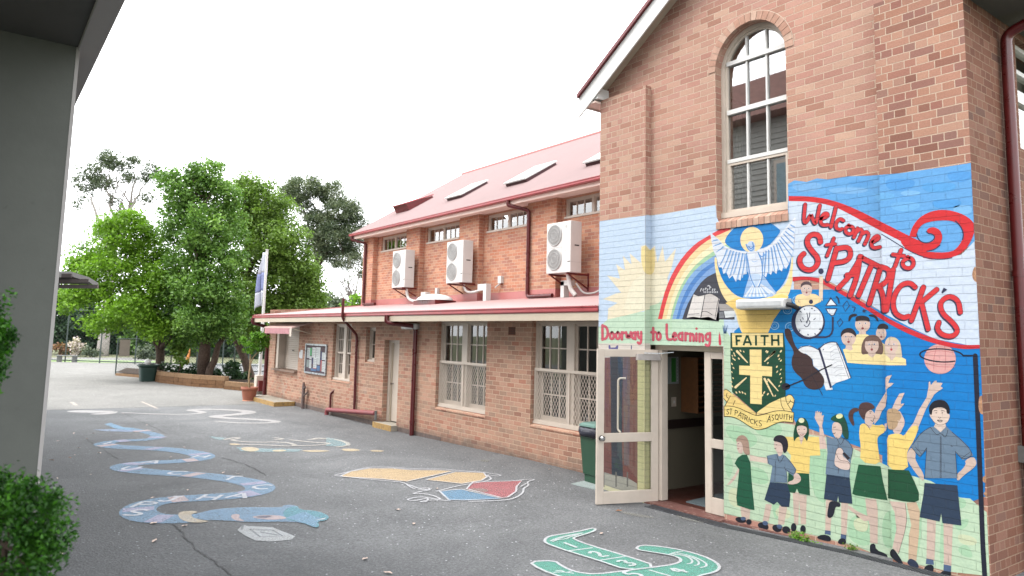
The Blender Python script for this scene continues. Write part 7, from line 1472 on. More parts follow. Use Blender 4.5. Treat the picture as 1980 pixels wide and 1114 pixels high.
LG = {'maple': leaf_mat('leaf_bright', [(0, (0.085, 0.165, 0.018, 1)), (.5, (0.15, 0.285, 0.026, 1)), (1, (0.23, 0.39, 0.045, 1))], .4),
      'mid': leaf_mat('leaf_mid', [(0, (0.05, 0.11, 0.022, 1)), (.5, (0.105, 0.205, 0.042, 1)), (1, (0.20, 0.33, 0.08, 1))], .35),
      'olive': leaf_mat('leaf_olive', [(0, (0.065, 0.115, 0.022, 1)), (.5, (0.13, 0.215, 0.04, 1)), (1, (0.22, 0.33, 0.075, 1))], .35),
      'gum': leaf_mat('leaf_gum', [(0, (0.045, 0.065, 0.04, 1)), (.5, (0.085, 0.11, 0.07, 1)), (1, (0.15, 0.18, 0.12, 1))], .25),
      'gumdark': leaf_mat('leaf_gumdark', [(0, (0.045, 0.070, 0.040, 1)), (.5, (0.10, 0.13, 0.075, 1)), (1, (0.21, 0.235, 0.15, 1))], .25),
      'dark': leaf_mat('leaf_dark', [(0, (0.016, 0.040, 0.020, 1)), (.5, (0.034, 0.07, 0.034, 1)), (1, (0.06, 0.11, 0.05, 1))], .25),
      'hedge': leaf_mat('leaf_hedge', [(0, (0.006, 0.032, 0.004, 1)), (.5, (0.022, 0.088, 0.008, 1)), (1, (0.07, 0.22, 0.016, 1))], .35),
      'pot': leaf_mat('leaf_pot', [(0, (0.06, 0.14, 0.015, 1)), (.5, (0.12, 0.26, 0.03, 1)), (1, (0.20, 0.38, 0.05, 1))], .4),
      'flower': leaf_mat('petal_pink', [(0, (0.30, 0.24, 0.24, 1)), (.5, (0.5, 0.42, 0.42, 1)), (1, (0.65, 0.58, 0.56, 1))], .3),
      'rust': leaf_mat('leaf_rust', [(0, (0.12, 0.05, 0.03, 1)), (.5, (0.24, 0.12, 0.07, 1)), (1, (0.3, 0.18, 0.10, 1))], .3)}
def hang(lo, rxz, n_extra=0): return lo
def ctree(name, label, base, clumps, leaf, bark, trunk, per, sub, cr, size, seed, cat='tree', group=None, forks=(), tr=(0.3, 0.18), aspect=0.55, limb_r=0.09, flat=.75, nlimb=14, shell=.5, fork_mat=None):
    """base on the ground, trunk polyline, limbs out to the clumps, crown of leaf clusters"""
    t = thing(name, base, label, cat, group); r = random.Random(seed)
    mb = MB(); tp = [Vector(base)]+[Vector(p) for p in trunk]
    fine = [tp[0]-Vector((0, 0, .15))]
    for a, b in zip(tp, tp[1:]):
        for k in range(1, 5): fine.append(a.lerp(b, k/4)+Vector((r.uniform(-.03, .03), r.uniform(-.03, .03), 0)))
    nn = len(fine); mb.tube(fine, [tr[0]*(1.35 if i == 0 else 1.1 if i == 1 else 1)+(tr[1]-tr[0])*i/nn for i in range(nn)], bark, 12)
    top = tp[-1]
    for i, f in enumerate(forks): limb(mb, f[0], f[1], f[2], f[3], bark, seed+i, .05)
    mb.build('trunk', t)
    P_, T_, C_ = clusters(clumps, per, sub, cr, seed, shell, flat)
    mb = MB()
    for i in range(nlimb):
        c = Vector(clumps[i % len(clumps)][0]); s = fine[-1-(i % max(1, nn//3))]
        k = r.uniform(.55, .95); e = s.lerp(c, k)+Vector((r.uniform(-.5, .5), r.uniform(-.5, .5), r.uniform(-.3, .5)))
        pts = limb(mb, s, e, limb_r*r.uniform(.4, .75), limb_r*.14, fork_mat or bark, seed*31+i, .07, 7, 6)
        q = Vector(C_[r.randrange(len(C_))])
        if (q-e).length < 3.5: limb(mb, pts[5], q, limb_r*.35, limb_r*.1, fork_mat or bark, seed*77+i, .08, 5, 5)
    mb.build('limbs', t)
    add_leaves('crown', P_, size, LG[leaf], t, seed=seed, tint=T_, aspect=aspect)
    return t
def D(px, py, dist, dd=0.0): return tuple(atD(px, py, dist+dd))
def blob(px, py, rx, ry, dist, dd=0.0, depthk=0.8):
    """ellipsoid clump: centre at a photo direction and distance, radii in metres from pixel radii"""
    k = (dist+dd)/FPX; return (atD(px, py, dist+dd), (rx*k, rx*k*depthk, ry*k))
def gnd(px, py): return tuple(ground(px, py))
# --- bright maple at the left of the planter
b0 = gnd(307, 735); d0_ = float((np.array(b0)-CAM) @ AF)
cl = [blob(235, 455, 52, 42, d0_, -.5), blob(175, 500, 42, 34, d0_, .3), blob(285, 480, 44, 40, d0_, .2), blob(215, 530, 58, 42, d0_, -1.2), blob(290, 555, 50, 42, d0_, -.8), blob(170, 565, 46, 34, d0_, -1.4), blob(245, 600, 56, 26, d0_, -1.8), blob(330, 540, 34, 44, d0_, 1), blob(150, 530, 26, 26, d0_, -.5), blob(200, 625, 34, 18, d0_, -2), blob(290, 630, 40, 22, d0_, -1.5), blob(130, 585, 20, 22, d0_, -1.5), blob(255, 425, 26, 16, d0_, 0), blob(205, 440, 22, 16, d0_, .2)]
ctree('maple_tree', 'bright lime green maple with low spreading crown in the brick planter behind the green bin', b0, cl, 'maple', 'bark', [D(310, 690, d0_), D(306, 650, d0_), D(300, 600, d0_)], 72, 1.5, 0.50, 0.150, 11, tr=(0.21, 0.12), limb_r=.10,
      forks=[(D(312, 672, d0_), D(352, 640, d0_, -.8), .13, .06), (D(306, 668, d0_), D(262, 610, d0_, -1), .12, .05), (D(310, 660, d0_), D(330, 600, d0_, .5), .12, .05)], nlimb=20)
# --- tall dark green tree in the middle
b1 = gnd(392, 742); d1_ = float((np.array(b1)-CAM) @ AF)+.6; b1 = tuple(ground(395, 738))
cl = [blob(398, 335, 30, 26, d1_), blob(360, 370, 46, 40, d1_, .3), blob(425, 380, 42, 42, d1_, .5), blob(345, 430, 42, 42, d1_, .5), blob(395, 440, 50, 42, d1_, -.6), blob(440, 440, 36, 46, d1_, .6), blob(365, 500, 52, 46, d1_, .2), blob(430, 510, 46, 46, d1_, -.5), blob(385, 560, 56, 36, d1_, -.8), blob(440, 580, 44, 40, d1_, -.5), blob(340, 585, 40, 36, d1_, .5), blob(385, 620, 50, 28, d1_, -1), blob(450, 630, 36, 26, d1_, -.5), blob(335, 625, 36, 22, d1_, .6), blob(330, 350, 22, 26, d1_, .4), blob(375, 318, 16, 14, d1_), blob(410, 645, 40, 20, d1_, .4), blob(360, 655, 40, 20, d1_, .8)]
ctree('broad_tree', 'tall dark green tree with forked trunk in the middle of the brick planter', b1, cl, 'mid', 'bark', [D(394, 690, d1_), D(398, 655, d1_), D(396, 600, d1_), D(385, 520, d1_), D(392, 430, d1_)], 70, 1.6, 0.52, 0.150, 12, tr=(0.30, 0.07), limb_r=.11,
      forks=[(D(404, 725, d1_), D(432, 650, d1_), .17, .10), (D(398, 660, d1_), D(440, 610, d1_, -.5), .16, .06), (D(396, 655, d1_), D(350, 600, d1_), .14, .05), (D(388, 540, d1_), D(355, 450, d1_), .08, .03)], nlimb=22)
# --- olive tree behind the flagpole
b2 = (b1[0]-2.5, b1[1]+2.8, gz(b1[0]-2.5)); d2_ = float((np.array(b2)-CAM) @ AF)
cl = [blob(475, 365, 34, 22, d2_), blob(505, 395, 46, 36, d2_), blob(545, 420, 36, 40, d2_, .5), blob(470, 430, 44, 44, d2_, .4), blob(520, 470, 52, 46, d2_, -.5), blob(565, 480, 36, 46, d2_), blob(480, 510, 46, 44, d2_, .4), blob(545, 540, 48, 42, d2_), blob(500, 570, 46, 36, d2_, -.4), blob(575, 560, 36, 36, d2_, .3), blob(470, 600, 36, 34, d2_), blob(535, 595, 40, 20, d2_, .4), blob(605, 535, 24, 30, d2_, .6), blob(612, 585, 22, 18, d2_, .6), blob(590, 590, 40, 26, d2_, .2), blob(560, 600, 40, 22, d2_, .5), blob(600, 560, 34, 30, d2_, .5), blob(540, 500, 40, 40, d2_, 1), blob(500, 440, 44, 40, d2_, 1), blob(620, 610, 20, 14, d2_, .6), blob(470, 350, 14, 14, d2_), blob(515, 362, 20, 14, d2_), blob(490, 640, 36, 30, d2_, .6), blob(590, 520, 24, 24, d2_)]
ctree('olive_tree', 'wide yellow green tree with airy crown behind the flagpole', b2, cl, 'olive', 'bark', [D(455, 650, d2_), D(470, 590, d2_), D(480, 500, d2_), D(490, 420, d2_)], 66, 1.5, 0.52, 0.148, 13, tr=(0.20, 0.05), limb_r=.10, nlimb=24,
      forks=[(D(470, 590, d2_), D(555, 490, d2_), .12, .03), (D(476, 540, d2_), D(530, 430, d2_), .10, .03)])
# --- gums far behind
dg = 58.0
cl = [blob(215, 315, 34, 16, dg), blob(180, 335, 30, 18, dg, 1), blob(200, 355, 30, 12, dg), blob(255, 315, 18, 12, dg), blob(245, 345, 22, 10, dg), blob(165, 370, 16, 22, dg), blob(295, 330, 18, 12, dg), blob(285, 345, 14, 10, dg), blob(150, 345, 10, 18, dg), blob(285, 385, 12, 16, dg), blob(148, 395, 6, 6, dg), blob(220, 390, 10, 8, dg), blob(310, 345, 14, 8, dg), blob(205, 298, 16, 8, dg)]
bg_ = (D(195, 700, dg)[0], D(195, 700, dg)[1], gz(-60))
ctree('gum_tree', 'pale trunked gum tree with thin open crown far behind the bright maple', bg_, cl, 'gum', 'bark_gum', [D(197, 690, dg), D(205, 615, dg), D(212, 540, dg), D(225, 450, dg), D(255, 400, dg)], 36, 1.6, 0.62, 0.25, 14, tr=(0.56, 0.10), limb_r=.09, aspect=.3, nlimb=24, fork_mat='bark_twig', shell=.2,
      forks=[(D(216, 500, dg), D(175, 380, dg), .2, .06), (D(225, 450, dg), D(205, 360, dg), .14, .05), (D(250, 405, dg), D(262, 345, dg), .12, .05), (D(255, 400, dg), D(285, 350, dg), .10, .04)])
dh = 55.0
cl = [blob(590, 365, 44, 22, dh), blob(560, 375, 24, 20, dh, .6), blob(645, 375, 32, 22, dh), blob(585, 400, 22, 18, dh), blob(680, 400, 22, 20, dh), blob(650, 410, 30, 22, dh, -1), blob(615, 440, 40, 26, dh, -1), blob(675, 440, 26, 26, dh), blob(640, 460, 44, 24, dh, -.6), blob(690, 470, 20, 34, dh), blob(620, 485, 36, 18, dh), blob(665, 500, 32, 22, dh), blob(695, 430, 16, 14, dh), blob(705, 520, 14, 20, dh), blob(610, 420, 20, 14, dh)]
bh_ = (D(615, 705, dh)[0], D(615, 705, dh)[1], gz(-60))
ctree('gum_tree', 'dense dark rounded gum tree rising behind the far end of the brick wing', bh_, cl, 'gumdark', 'bark', [D(612, 600, dh), D(610, 520, dh), D(622, 470, dh), D(640, 420, dh)], 66, 1.9, 0.55, 0.18, 15, tr=(0.42, 0.16), limb_r=.13, aspect=.36, nlimb=16, shell=.6,
      forks=[(D(610, 520, dh), D(665, 450, dh), .14, .05), (D(612, 500, dh), D(585, 400, dh), .14, .05)])
dk = 50.0
cl = [blob(660, 540, 36, 30, dk), blob(685, 510, 20, 30, dk), blob(640, 520, 20, 24, dk), blob(690, 560, 16, 20, dk), blob(655, 575, 30, 14, dk)]
bk_ = (D(690, 705, dk)[0], D(690, 705, dk)[1], gz(-60))
ctree('sparse_tree', 'thin grey almost bare tree beside the corner downpipe of the upper wall', bk_, cl, 'gum', 'bark_twig', [D(690, 640, dk), D(686, 600, dk), D(676, 570, dk)], 7, 0.5, 0.5, 0.16, 16, tr=(0.22, 0.10), limb_r=.05, aspect=.3, nlimb=30, shell=.1,
      forks=[(D(688, 610, dk), D(640, 545, dk), .07, .02), (D(686, 600, dk), D(668, 530, dk), .07, .02), (D(684, 600, dk), D(695, 500, dk), .07, .02)])
# --- shrubs and trees massed behind the far fence
def shrub(label, blobs, leaf, per, sub, cr, size, seed, name='shrub', base=None, cat='shrub', group=None, aspect=.6, stem=True):
    c = np.mean([b[0] for b in blobs], axis=0); bz = gz(c[0]); base = base or (c[0], c[1], bz)
    t = thing(name, base, label, cat, group); mb = MB()
    for i, b in enumerate(blobs): limb(mb, (base[0]+.05*i, base[1], base[2]-.1), b[0], .05, .015, 'bark', seed+i, .08, 5, 5)
    mb.build('stem', t); P_, T_, _ = clusters(blobs, per, sub*.7, cr, seed, .35)
    P_ = P_[P_[:, 2] > base[2]+.02] if True else P_
    add_leaves('foliage', P_, size, LG[leaf], t, seed=seed, tint=np.clip(np.random.default_rng(seed).uniform(0, 1, len(P_)), 0, 1), aspect=aspect); return t
G_ = 'trees and shrubs behind the court fence'
bk = [('dark green tree behind the court fence, next to the grey column', [(120, 630, 40, 50), (100, 590, 40, 40), (140, 680, 34, 26)], 'dark', 60), ('dark feathery tree behind the court fence, left of the pale gum trunk', [(170, 650, 30, 46), (165, 610, 34, 34), (180, 685, 28, 18)], 'dark', 62), ('dark green tree behind the court fence, right of the pale gum trunk', [(225, 650, 30, 46), (235, 610, 34, 36), (228, 688, 30, 16)], 'dark', 63),
      ('dark tree behind the small grey sign board', [(268, 640, 34, 50), (270, 600, 36, 36), (265, 685, 30, 18)], 'mid', 62), ('leafy dark tree behind the maple trunk and fence', [(320, 650, 34, 44), (330, 610, 40, 36), (318, 690, 34, 16)], 'dark', 64), ('dark leafy tree seen between the two planter trunks', [(365, 660, 34, 40), (370, 620, 40, 36), (360, 692, 30, 14)], 'mid', 62), ('dark tree behind the forked planter trunk', [(430, 660, 40, 40), (440, 615, 44, 40), (430, 692, 34, 14)], 'dark', 62),
      ('dark tree behind the potted tree and flagpole', [(485, 665, 36, 42), (490, 620, 44, 40), (490, 695, 34, 16)], 'dark', 60), ('bluish grey tree far behind the low roof', [(640, 600, 46, 26), (600, 605, 40, 22), (560, 600, 40, 30)], 'gum', 66)]
bk += [('tall dark tree of the belt behind the white court, nearest the grey column', [(105, 640, 46, 60), (110, 690, 40, 20)], 'dark', 72), ('tall mid green tree of the belt behind the feathery tree', [(155, 650, 46, 56), (150, 692, 40, 16)], 'mid', 74), ('dark tree of the belt straight behind the pale gum trunk', [(205, 650, 46, 54), (205, 694, 40, 14)], 'dark', 74), ('dark tree of the belt far behind the green bin', [(262, 650, 48, 54), (262, 694, 44, 14)], 'dark', 75),
       ('dark tree of the belt far behind the maple trunk', [(318, 650, 48, 54), (318, 696, 44, 12)], 'dark', 74), ('dark tree of the belt far behind the orange cloth', [(370, 655, 48, 50), (372, 697, 44, 12)], 'dark', 75), ('dark tree of the belt far behind the forked trunk', [(425, 655, 48, 50), (428, 698, 44, 12)], 'dark', 74), ('dark tree of the belt far behind the flagpole', [(482, 655, 50, 52), (485, 700, 44, 12)], 'dark', 75)]
for i, (lb, bl, lf, dd) in enumerate(bk): shrub(lb, [blob(x, y, a, b, dd) for x, y, a, b in bl], lf, 44, 1.5, .75, .36, 40+i, 'background_tree', cat='tree', group=G_)
shrub('bright green bush at the corner of the low roof', [blob(690, 582, 18, 14, 46), blob(680, 595, 22, 12, 46), blob(700, 600, 20, 14, 46)], 'maple', 30, 1.2, .45, .22, 60, group=G_)
shrub('pale pink flowering bush behind the court fence', [blob(146, 668, 13, 12, 56), blob(158, 674, 9, 8, 56), blob(148, 688, 8, 10, 56)], 'flower', 24, 1.2, .35, .2, 61, group=G_)
shrub('rust coloured shrub behind the court fence next to the grey column', [blob(115, 670, 12, 8, 57), blob(126, 680, 8, 12, 57)], 'rust', 24, 1.2, .35, .2, 62, group=G_)
shrub('rounded pale green bush at the foot of the pale gum trunk', [blob(170, 684, 14, 12, 55), blob(185, 684, 8, 9, 55)], 'gum', 30, 1.4, .3, .16, 63, group=G_)
shrub('light green bush at the fence behind the green bin', [blob(275, 685, 22, 16, 54), blob(290, 692, 18, 12, 54)], 'gum', 30, 1.4, .4, .2, 64, group=G_)
# grass verge behind the fence
mb = MB(); vv = [ground(x, y) for x, y in ((60, 699), (320, 704), (320, 699), (60, 694))]; mb.poly([(p[0], p[1], p[2]+.01) for p in vv], plain('verge', (150, 176, 110), .95, 0, .3, 3)); tag(mb.build('grass_verge'), kind='structure')
# long fences
def chain(label, a, b, h, nposts, wires, pr, seed, topz=None):
    t = thing('chain_fence', (a[0], a[1], gz(a[0])), label, 'fence'); a, b = Vector((a[0], a[1], 0)), Vector((b[0], b[1], 0))
    for i in range(nposts):
        p = a.lerp(b, i/(nposts-1)); z = gz(p.x); mb = MB(); mb.tube([(p.x, p.y, z-.1), (p.x, p.y, z+h)], pr, 'fence', 8); mb.build('post', t)
    za, zb = gz(a.x), gz(b.x)
    mb = MB(); mb.tube([(a.x, a.y, za+h), (b.x, b.y, zb+h)], pr*.7, 'fence', 6); mb.build('top_rail', t); mb = MB(); mb.tube([(a.x, a.y, za+.12), (b.x, b.y, zb+.12)], pr*.9, 'fence', 6); mb.build('bottom_rail', t)
    mb = MB(); L = (b-a).length; d = (b-a)/L; n_ = int((L+h)/wires)
    for i in range(n_):
        for sg in (1, -1):
            s0 = i*wires-(h if sg > 0 else 0); s1 = s0+sg*h if sg > 0 else s0-h
            lo, hi = (s0, s0+h) if sg > 0 else (s0, s0-h)
            t0, t1 = 0.0, 1.0
            if lo != hi:
                for lim in (0, L):
                    tt = (lim-lo)/(hi-lo)
                    if hi > lo: t0, t1 = (max(t0, tt), t1) if lim == 0 else (t0, min(t1, tt))
                    else: t0, t1 = (t0, min(t1, tt)) if lim == 0 else (max(t0, tt), t1)
            if t1-t0 < .02: continue
            p = a+d*(lo+(hi-lo)*t0); q = a+d*(lo+(hi-lo)*t1); w = Vector((0, 0, .006))
            mb.poly([(p.x, p.y, za+h*t0-.005), (p.x, p.y, za+h*t0+.005), (q.x, q.y, za+h*t1+.005), (q.x, q.y, za+h*t1-.005)], 'fence')
    mb.build('wire_mesh', t); return t
fa, fb = ground(60, 698), ground(330, 707); chain('tall green chain link fence along the far side of the white court', fa, (fb[0], fb[1]), 3.35, 5, .28, .04, 1)
fc = ground(530, 712); chain('long green chain link fence behind the planter trees', (fb[0], fb[1]), (fc[0], fc[1]), 3.2, 5, .28, .04, 2)
na = ground(223, 724); nb_ = (na[0]+1.2, na[1]+7.2); chain('low chain link fence with sign board running into the planter', na, nb_, 1.75, 5, .14, .03, 3)
sb = np.array(na); s0 = D(231, 672, float((sb-CAM) @ AF)); s1 = D(251, 672, float((sb-CAM) @ AF)+.15); k_ = float((sb-CAM) @ AF)/FPX
mb = MB(); mb.hexa([(s0[0], s0[1], s0[2]-17*k_), (s1[0], s1[1], s1[2]-17*k_), (s1[0]-.03, s1[1]+.01, s1[2]-17*k_), (s0[0]-.03, s0[1]+.01, s0[2]-17*k_), (s0[0], s0[1], s0[2]+15*k_), (s1[0], s1[1], s1[2]+15*k_), (s1[0]-.03, s1[1]+.01, s1[2]+15*k_), (s0[0]-.03, s0[1]+.01, s0[2]+15*k_)], 'board_grey')
tag(mb.build('sign_board', org=s0), 'plain grey sign board hung on the low fence left of the green bin', 'sign')
# bench beyond the court
mb = MB(); p, q = ground(108, 700), ground(150, 701); z = gz(p[0]); mb.bar((p[0], p[1], z+.42), (q[0], q[1], z+.42), .35, .05, 'steel')
for t_ in (.15, .85): mb.bar((p[0]+(q[0]-p[0])*t_, p[1]+(q[1]-p[1])*t_, z), (p[0]+(q[0]-p[0])*t_, p[1]+(q[1]-p[1])*t_, z+.4), .06, .3, 'steel')
tag(mb.build('bench', org=p), 'long low metal bench at the far edge of the white court', 'bench')
# --- brick planter with its plants
pw = thing('planter_wall', gnd(400, 750), 'low curved sandstone block planter wall around the trees', 'planter')
top = [ground(x, y)[:2] for x, y in ((268, 730), (290, 736), (310, 741), (335, 744), (370, 748), (400, 750), (432, 752))]; low = [ground(x, y)[:2] for x, y in ((432, 753), (465, 756), (505, 758))]; lf = [ground(x, y)[:2] for x, y in ((222, 727), (245, 729), (268, 731))]
def blockwall(mb, pl, h, mats, w=.26):
    for a, b in zip(pl, pl[1:]):
        a, b = np.array(a), np.array(b); L = np.linalg.norm(b-a); n = max(1, int(L/.34)); d = (b-a)/L; nn = np.array([-d[1], d[0]])
        if nn[0] > 0: nn = -nn
        for c in range(int(round(h/.17))):
            last = c == int(round(h/.17))-1
            for k in range(n):
                s, e = a+d*(L*k/n+.004), a+d*(L*(k+1)/n-.004); z0 = gz(a[0])-.03+c*.17; o = rnd.uniform(-.012, .012)-(.02 if last else 0)
                s2, e2 = s-nn*o, e-nn*o; f_, g_ = s+nn*w, e+nn*w
                mb.hexa([(s2[0], s2[1], z0), (e2[0], e2[1], z0), (g_[0], g_[1], z0), (f_[0], f_[1], z0), (s2[0], s2[1], z0+.162), (e2[0], e2[1], z0+.162), (g_[0], g_[1], z0+.162), (f_[0], f_[1], z0+.162)], 'sandcap' if last else 'sandstone')
mb = MB(); blockwall(mb, top, .51, None); blockwall(mb, low, .34, None); blockwall(mb, lf, .17, None); mb.build('wall', pw)
mb = MB(); far_ = [(p[0]-4.6, p[1]+1.2) for p in list(lf)+list(top)[1:]+list(low)[1:]]; fr_ = [(p[0]-.2, p[1]+.05) for p in list(lf)+list(top)[1:]+list(low)[1:]]
mb.poly([(x, y, gz(x)+.16) for x, y in fr_]+[(x, y, gz(x)+.16) for x, y in reversed(far_)], 'soil'); mb.build('soil', pw)
for i, (lb, bl, lf_) in enumerate((('dark fern like shrub between the maple trunk and the forked trunk', [(325, 720, 18, 14), (345, 725, 14, 10)], 'dark'), ('dark leafy shrub against the left side of the forked trunk', [(370, 722, 16, 16), (355, 735, 14, 8)], 'dark'), ('dark leafy shrub against the right side of the forked trunk', [(418, 722, 16, 12), (425, 735, 12, 8)], 'dark'), ('wispy dark shrub between the forked trunk and the potted tree', [(450, 715, 20, 22), (465, 730, 18, 14)], 'dark'), ('young green sapling between the two planter trunks', [(350, 690, 12, 18), (345, 670, 14, 12)], 'olive'))):
    shrub(lb, [blob(x, y, a, b, d1_+.5) for x, y, a, b in bl], lf_, 30, 1.2, .28, .16, 80+i, 'planter_shrub', group='plants in the planter')
# dark bare mound of hedge under the trees right of the trunk
shrub('low dark hedge along the back of the planter', [blob(420, 740, 24, 10, d1_+1), blob(460, 742, 26, 10, d1_+1), blob(495, 742, 20, 10, d1_+1)], 'dark', 30, 1.4, .25, .14, 90, 'planter_shrub', group='plants in the planter')
# --- green litter bin by the planter
bb = ground(284, 738); t = thing('litter_bin', bb, 'dark green plastic bin with flared rim standing at the end of the planter', 'bin'); mb = MB(); k_ = float((np.array(bb)-CAM) @ AF)/FPX
def sq(hw, z, r=.8): return [(bb[0]+hw*math.copysign(abs(math.cos(a))**.35, math.cos(a)), bb[1]+hw*math.copysign(abs(math.sin(a))**.35, math.sin(a)), bb[2]+z) for a in np.linspace(0, 2*math.pi, 28, endpoint=False)]
mb.grid([sq(.28, 0), sq(.33, .60), sq(.335, .62)], 'bin_dark', True, True); mb.build('body', t)
mb = MB(); mb.grid([sq(.335, .615), sq(.40, .66), sq(.42, .735), sq(.39, .745), sq(.36, .70)], 'bin_dark', True, True); mb.poly(sq(.36, .70), 'dark'); mb.build('rim', t)
mb = MB(); mb.lathe((bb[0], bb[1]-.02, bb[2]+.70), [(.06, 0), (.13, .08), (.14, .2), (.08, .26), (.02, .28)], 'white', 12); tag(mb.build('rubbish_bag', org=(bb[0], bb[1], bb[2]+.7)), 'crumpled white bag sticking out of the dark green bin', 'bag')
# orange cloth hung in the planter
p = D(362, 703, d1_+6); mb = MB(); mb.grid([[(p[0]+dx*.25, p[1]+dx*.1, p[2]+dz) for dx in (-.5, 0, .5)] for dz in (0.0, .25)]+[[(p[0]+.08+dx*.14, p[1]+dx*.05+.04, p[2]+.55) for dx in (-.5, 0, .5)], [(p[0]+.10+dx*.08, p[1]+.05, p[2]+.8) for dx in (-.5, 0, .5)]], 'orange')
so_ = tag(mb.build('orange_cloth', org=p), 'small orange cloth hanging between the planter trunks', 'cloth'); sm_ = so_.modifiers.new('s', 'SOLIDIFY'); sm_.thickness = .02
# --- flagpole with limp flag
fp = np.array([-23.0, 0.30, gz(-23.0)]); p = atD(499, 770, 26.2); fp = np.array([p[0], p[1], gz(p[0])]); d3 = float((fp-CAM) @ AF); k_ = d3/FPX
t = thing('flagpole', fp, 'white flagpole on a pale post at the corner of the brick wing', 'flagpole')
hp = (770-490)*k_; mb = MB(); mb.tube([(fp[0], fp[1], fp[2]+.2), (fp[0], fp[1], fp[2]+hp)], [.065, .045], 'white', 12); mb.tube([(fp[0], fp[1], fp[2]+hp), (fp[0], fp[1], fp[2]+hp+.03)], .06, 'white', 12); mb.build('pole', t)
mb = MB(); mb.box(fp[0]-.14, fp[0]+.14, fp[1]-.14, fp[1]+.14, fp[2]-.1, fp[2]+.68, 'cream'); mb.box(fp[0]-.18, fp[0]+.18, fp[1]-.18, fp[1]+.18, fp[2]-.1, fp[2]+.12, 'concrete'); mb.build('base_post', t, bevel=.02); mb = MB(); mb.box(fp[0]+.145, fp[0]+.30, fp[1]-.1, fp[1]+.1, fp[2]+.12, fp[2]+.5, 'maroon'); mb.build('cabinet', t, bevel=.01)
mb = MB(); rows = []
for i in range(22):
    tt_ = i/21; z = fp[2]+hp-.08-2.0*tt_; wd = .10+.28*tt_**.8; rows.append([(fp[0]-.05-wd*u*AR[0]+.05*math.sin(u*7+tt_*3), fp[1]-wd*u*AR[1]+.07*math.sin(u*9+tt_*5), z-.10*u*tt_+.06*math.sin(u*5)*tt_) for u in np.linspace(0, 1, 16)])
n_ = len(rows); mb.grid(rows[:9], 'flag', True); mb.grid(rows[8:16], 'flag_blue', True); mb.grid(rows[15:], 'flag', True)
fo = tag(mb.build('flag', org=tuple(fp+np.array([0, 0, hp-2]))), 'limp white and blue flag hanging against the white flagpole', 'flag'); sm_ = fo.modifiers.new('s', 'SOLIDIFY'); sm_.thickness = .006
# --- terracotta pot with small tree
pp = ground(481, 775); d4 = float((np.array(pp)-CAM) @ AF); k_ = d4/FPX
t = thing('flower_pot', pp, 'terracotta pot on the asphalt at the corner of the wing', 'pot'); mb = MB(); r_ = 15.5*k_; hh = 26*k_
mb.lathe(pp, [(r_*.70, 0), (r_*.72, .03), (r_*.92, hh*.78), (r_*.93, hh*.80), (r_*1.02, hh*.81), (r_*1.04, hh), (r_*.90, hh), (r_*.86, hh*.88)], 'terracotta', 28, True); mb.build('body', t)
mb = MB(); mb.lathe((pp[0], pp[1], pp[2]+hh*.86), [(.02, .03), (r_*.5, .02), (r_*.88, 0)], 'soil', 20, False); mb.build('soil', t); mb = MB(); mb.lathe((pp[0], pp[1], pp[2]-.01), [(r_*.74, 0), (r_*.76, .04), (r_*.72, .045)], plain('pot_saucer', (214, 150, 120), .7), 24); mb.build('saucer', t)
t = thing('potted_tree', (pp[0], pp[1], pp[2]+hh*.86), 'small round headed green tree growing in the terracotta pot', 'potted tree')
mb = MB(); s_b = (pp[0], pp[1], pp[2]+hh*.8); mid_ = D(484, 706, d4); mb.tube([s_b, D(481, 730, d4), mid_, D(484, 680, d4)], [.035, .03, .026, .018], 'stem', 8); mb.tube([mid_, D(490, 690, d4), D(500, 680, d4)], [.022, .018, .014], 'stem', 8); mb.build('trunk', t)
P_, T_, _ = clusters([blob(500, 662, 17, 19, d4, depthk=1), blob(483, 672, 12, 12, d4, depthk=1), blob(473, 660, 8, 8, d4, depthk=1), blob(508, 655, 12, 12, d4, depthk=1), blob(495, 650, 10, 8, d4, depthk=1)], 40, .55, .11, 70, .45); add_leaves('crown', P_, .075, LG['pot'], t, seed=70, tint=T_)
# --- shade shelter roof past the grey column
t = thing('shelter', atD(140, 545, 15.5), 'grey curved shelter roof reaching out past the grey column', 'shelter'); ds = 15.5
E0_ = np.array([atD(100, 528, ds), atD(140, 526, ds), atD(172, 536, ds), atD(190, 547, ds)]); ext = np.array([-3.2, -3.4, 0.0])
mb = MB(); up_ = np.array([0, 0, .10]); rowa = [tuple(p) for p in E0_]; rowb = [tuple(p-up_) for p in E0_]; rowc = [tuple(p+ext) for p in E0_]
mb.grid([rowb, rowa], 'column_trim', False); mb.grid([rowa, [tuple(np.array(p)+np.array([0, 0, .25])) for p in rowc]], 'steel', False); mb.grid([[tuple(np.array(p)-up_*.3) for p in rowa], [tuple(np.array(p)-up_*.6) for p in rowc]], plain('shelter_under', (160, 154, 152), .7), False); mb.build('canopy', t)
mb = MB()
for k in (0, 1, 2, 3): mb.bar(tuple(E0_[k]-up_*.8), tuple(E0_[k]+ext*.8-up_*1.2), .05, .08, 'shelter_frame'); 
mb.bar(tuple(E0_[1]+ext*.3-up_), tuple(E0_[3]+ext*.3-up_), .05, .08, 'shelter_frame'); mb.build('rafter', t)
mb = MB(); pz = E0_[1]+ext*.7; mb.tube([(pz[0], pz[1], gz(pz[0])), (pz[0], pz[1], pz[2]-.1)], .06, 'steel', 10); mb.build('post', t)
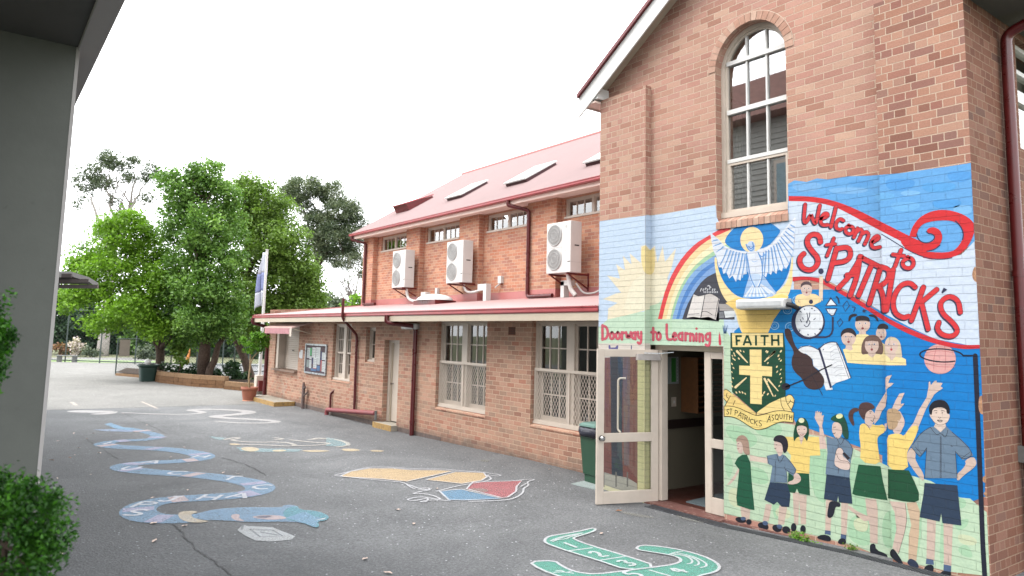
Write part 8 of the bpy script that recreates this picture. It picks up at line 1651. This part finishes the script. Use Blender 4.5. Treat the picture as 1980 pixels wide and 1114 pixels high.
# --- clipped shrubs close to the camera
def near_shrub(label, blobs, seed, base, n=1.0):
    t = thing('clipped_shrub', base, label, 'shrub'); mb = MB()
    c = blobs[0][0]; mb.tube([base, tuple(c)], [.02, .01], 'bark', 8)
    for b_ in blobs[:6]: limb(mb, tuple(c), tuple(b_[0]), .006, .002, 'bark', seed, .1, 4, 5)
    mb.build('stem', t); P_, T_, _ = clusters(blobs, 90, 0.42*n, .045, seed, .6, 1.5); add_leaves('foliage', P_, .021, LG['hedge'], t, seed=seed, tint=T_, aspect=.45)
dn_ = 2.6
near_shrub('dark green clipped shrub at the bottom left corner before the grey wall', [blob(10, 1060, 95, 118, dn_, depthk=1), blob(60, 1000, 48, 60, dn_, -.05, 1), blob(75, 1070, 42, 55, dn_, 0, 1), blob(5, 960, 50, 40, dn_, .05, 1), blob(-60, 1050, 80, 110, dn_, .1, 1), blob(60, 1110, 40, 30, dn_, -.1, 1)], 91, (D(0, 1060, dn_)[0], D(0, 1060, dn_)[1], gz(0)))
near_shrub('leafy green shrub at the left edge of view against the grey wall', [blob(-40, 668, 52, 74, dn_+.4, depthk=1), blob(0, 612, 20, 34, dn_+.4, 0, 1), blob(6, 670, 20, 30, dn_+.4, 0, 1), blob(-4, 725, 16, 28, dn_+.4, 0, 1)], 92, (D(-60, 900, dn_+.4)[0], D(-60, 900, dn_+.4)[1], gz(0)), 1.0)
# weeds at the foot of the mural
for i, (x, y, s_) in enumerate(((1556, 1046, 1.0), (1540, 1040, .5), (1648, 1062, .4))):
    p = np.array(ground(x, y)); r = np.random.default_rng(200+i); n = int(90*s_+20)
    pts = p+np.stack([r.normal(0, .05*s_+.015, n), r.normal(0, .02, n)-.02, np.abs(r.normal(0, .035*s_+.01, n))], 1)
    tag(add_leaves('weed', pts, .035, LG['pot' if i == 0 else 'olive'], None, org=tuple(p), seed=200+i), ('yellow green tuft of weeds in the joint under the mural child in yellow', 'tiny weed left of the yellow green tuft under the mural', 'tiny weed under the mural girl with pony tail')[i], 'weed')
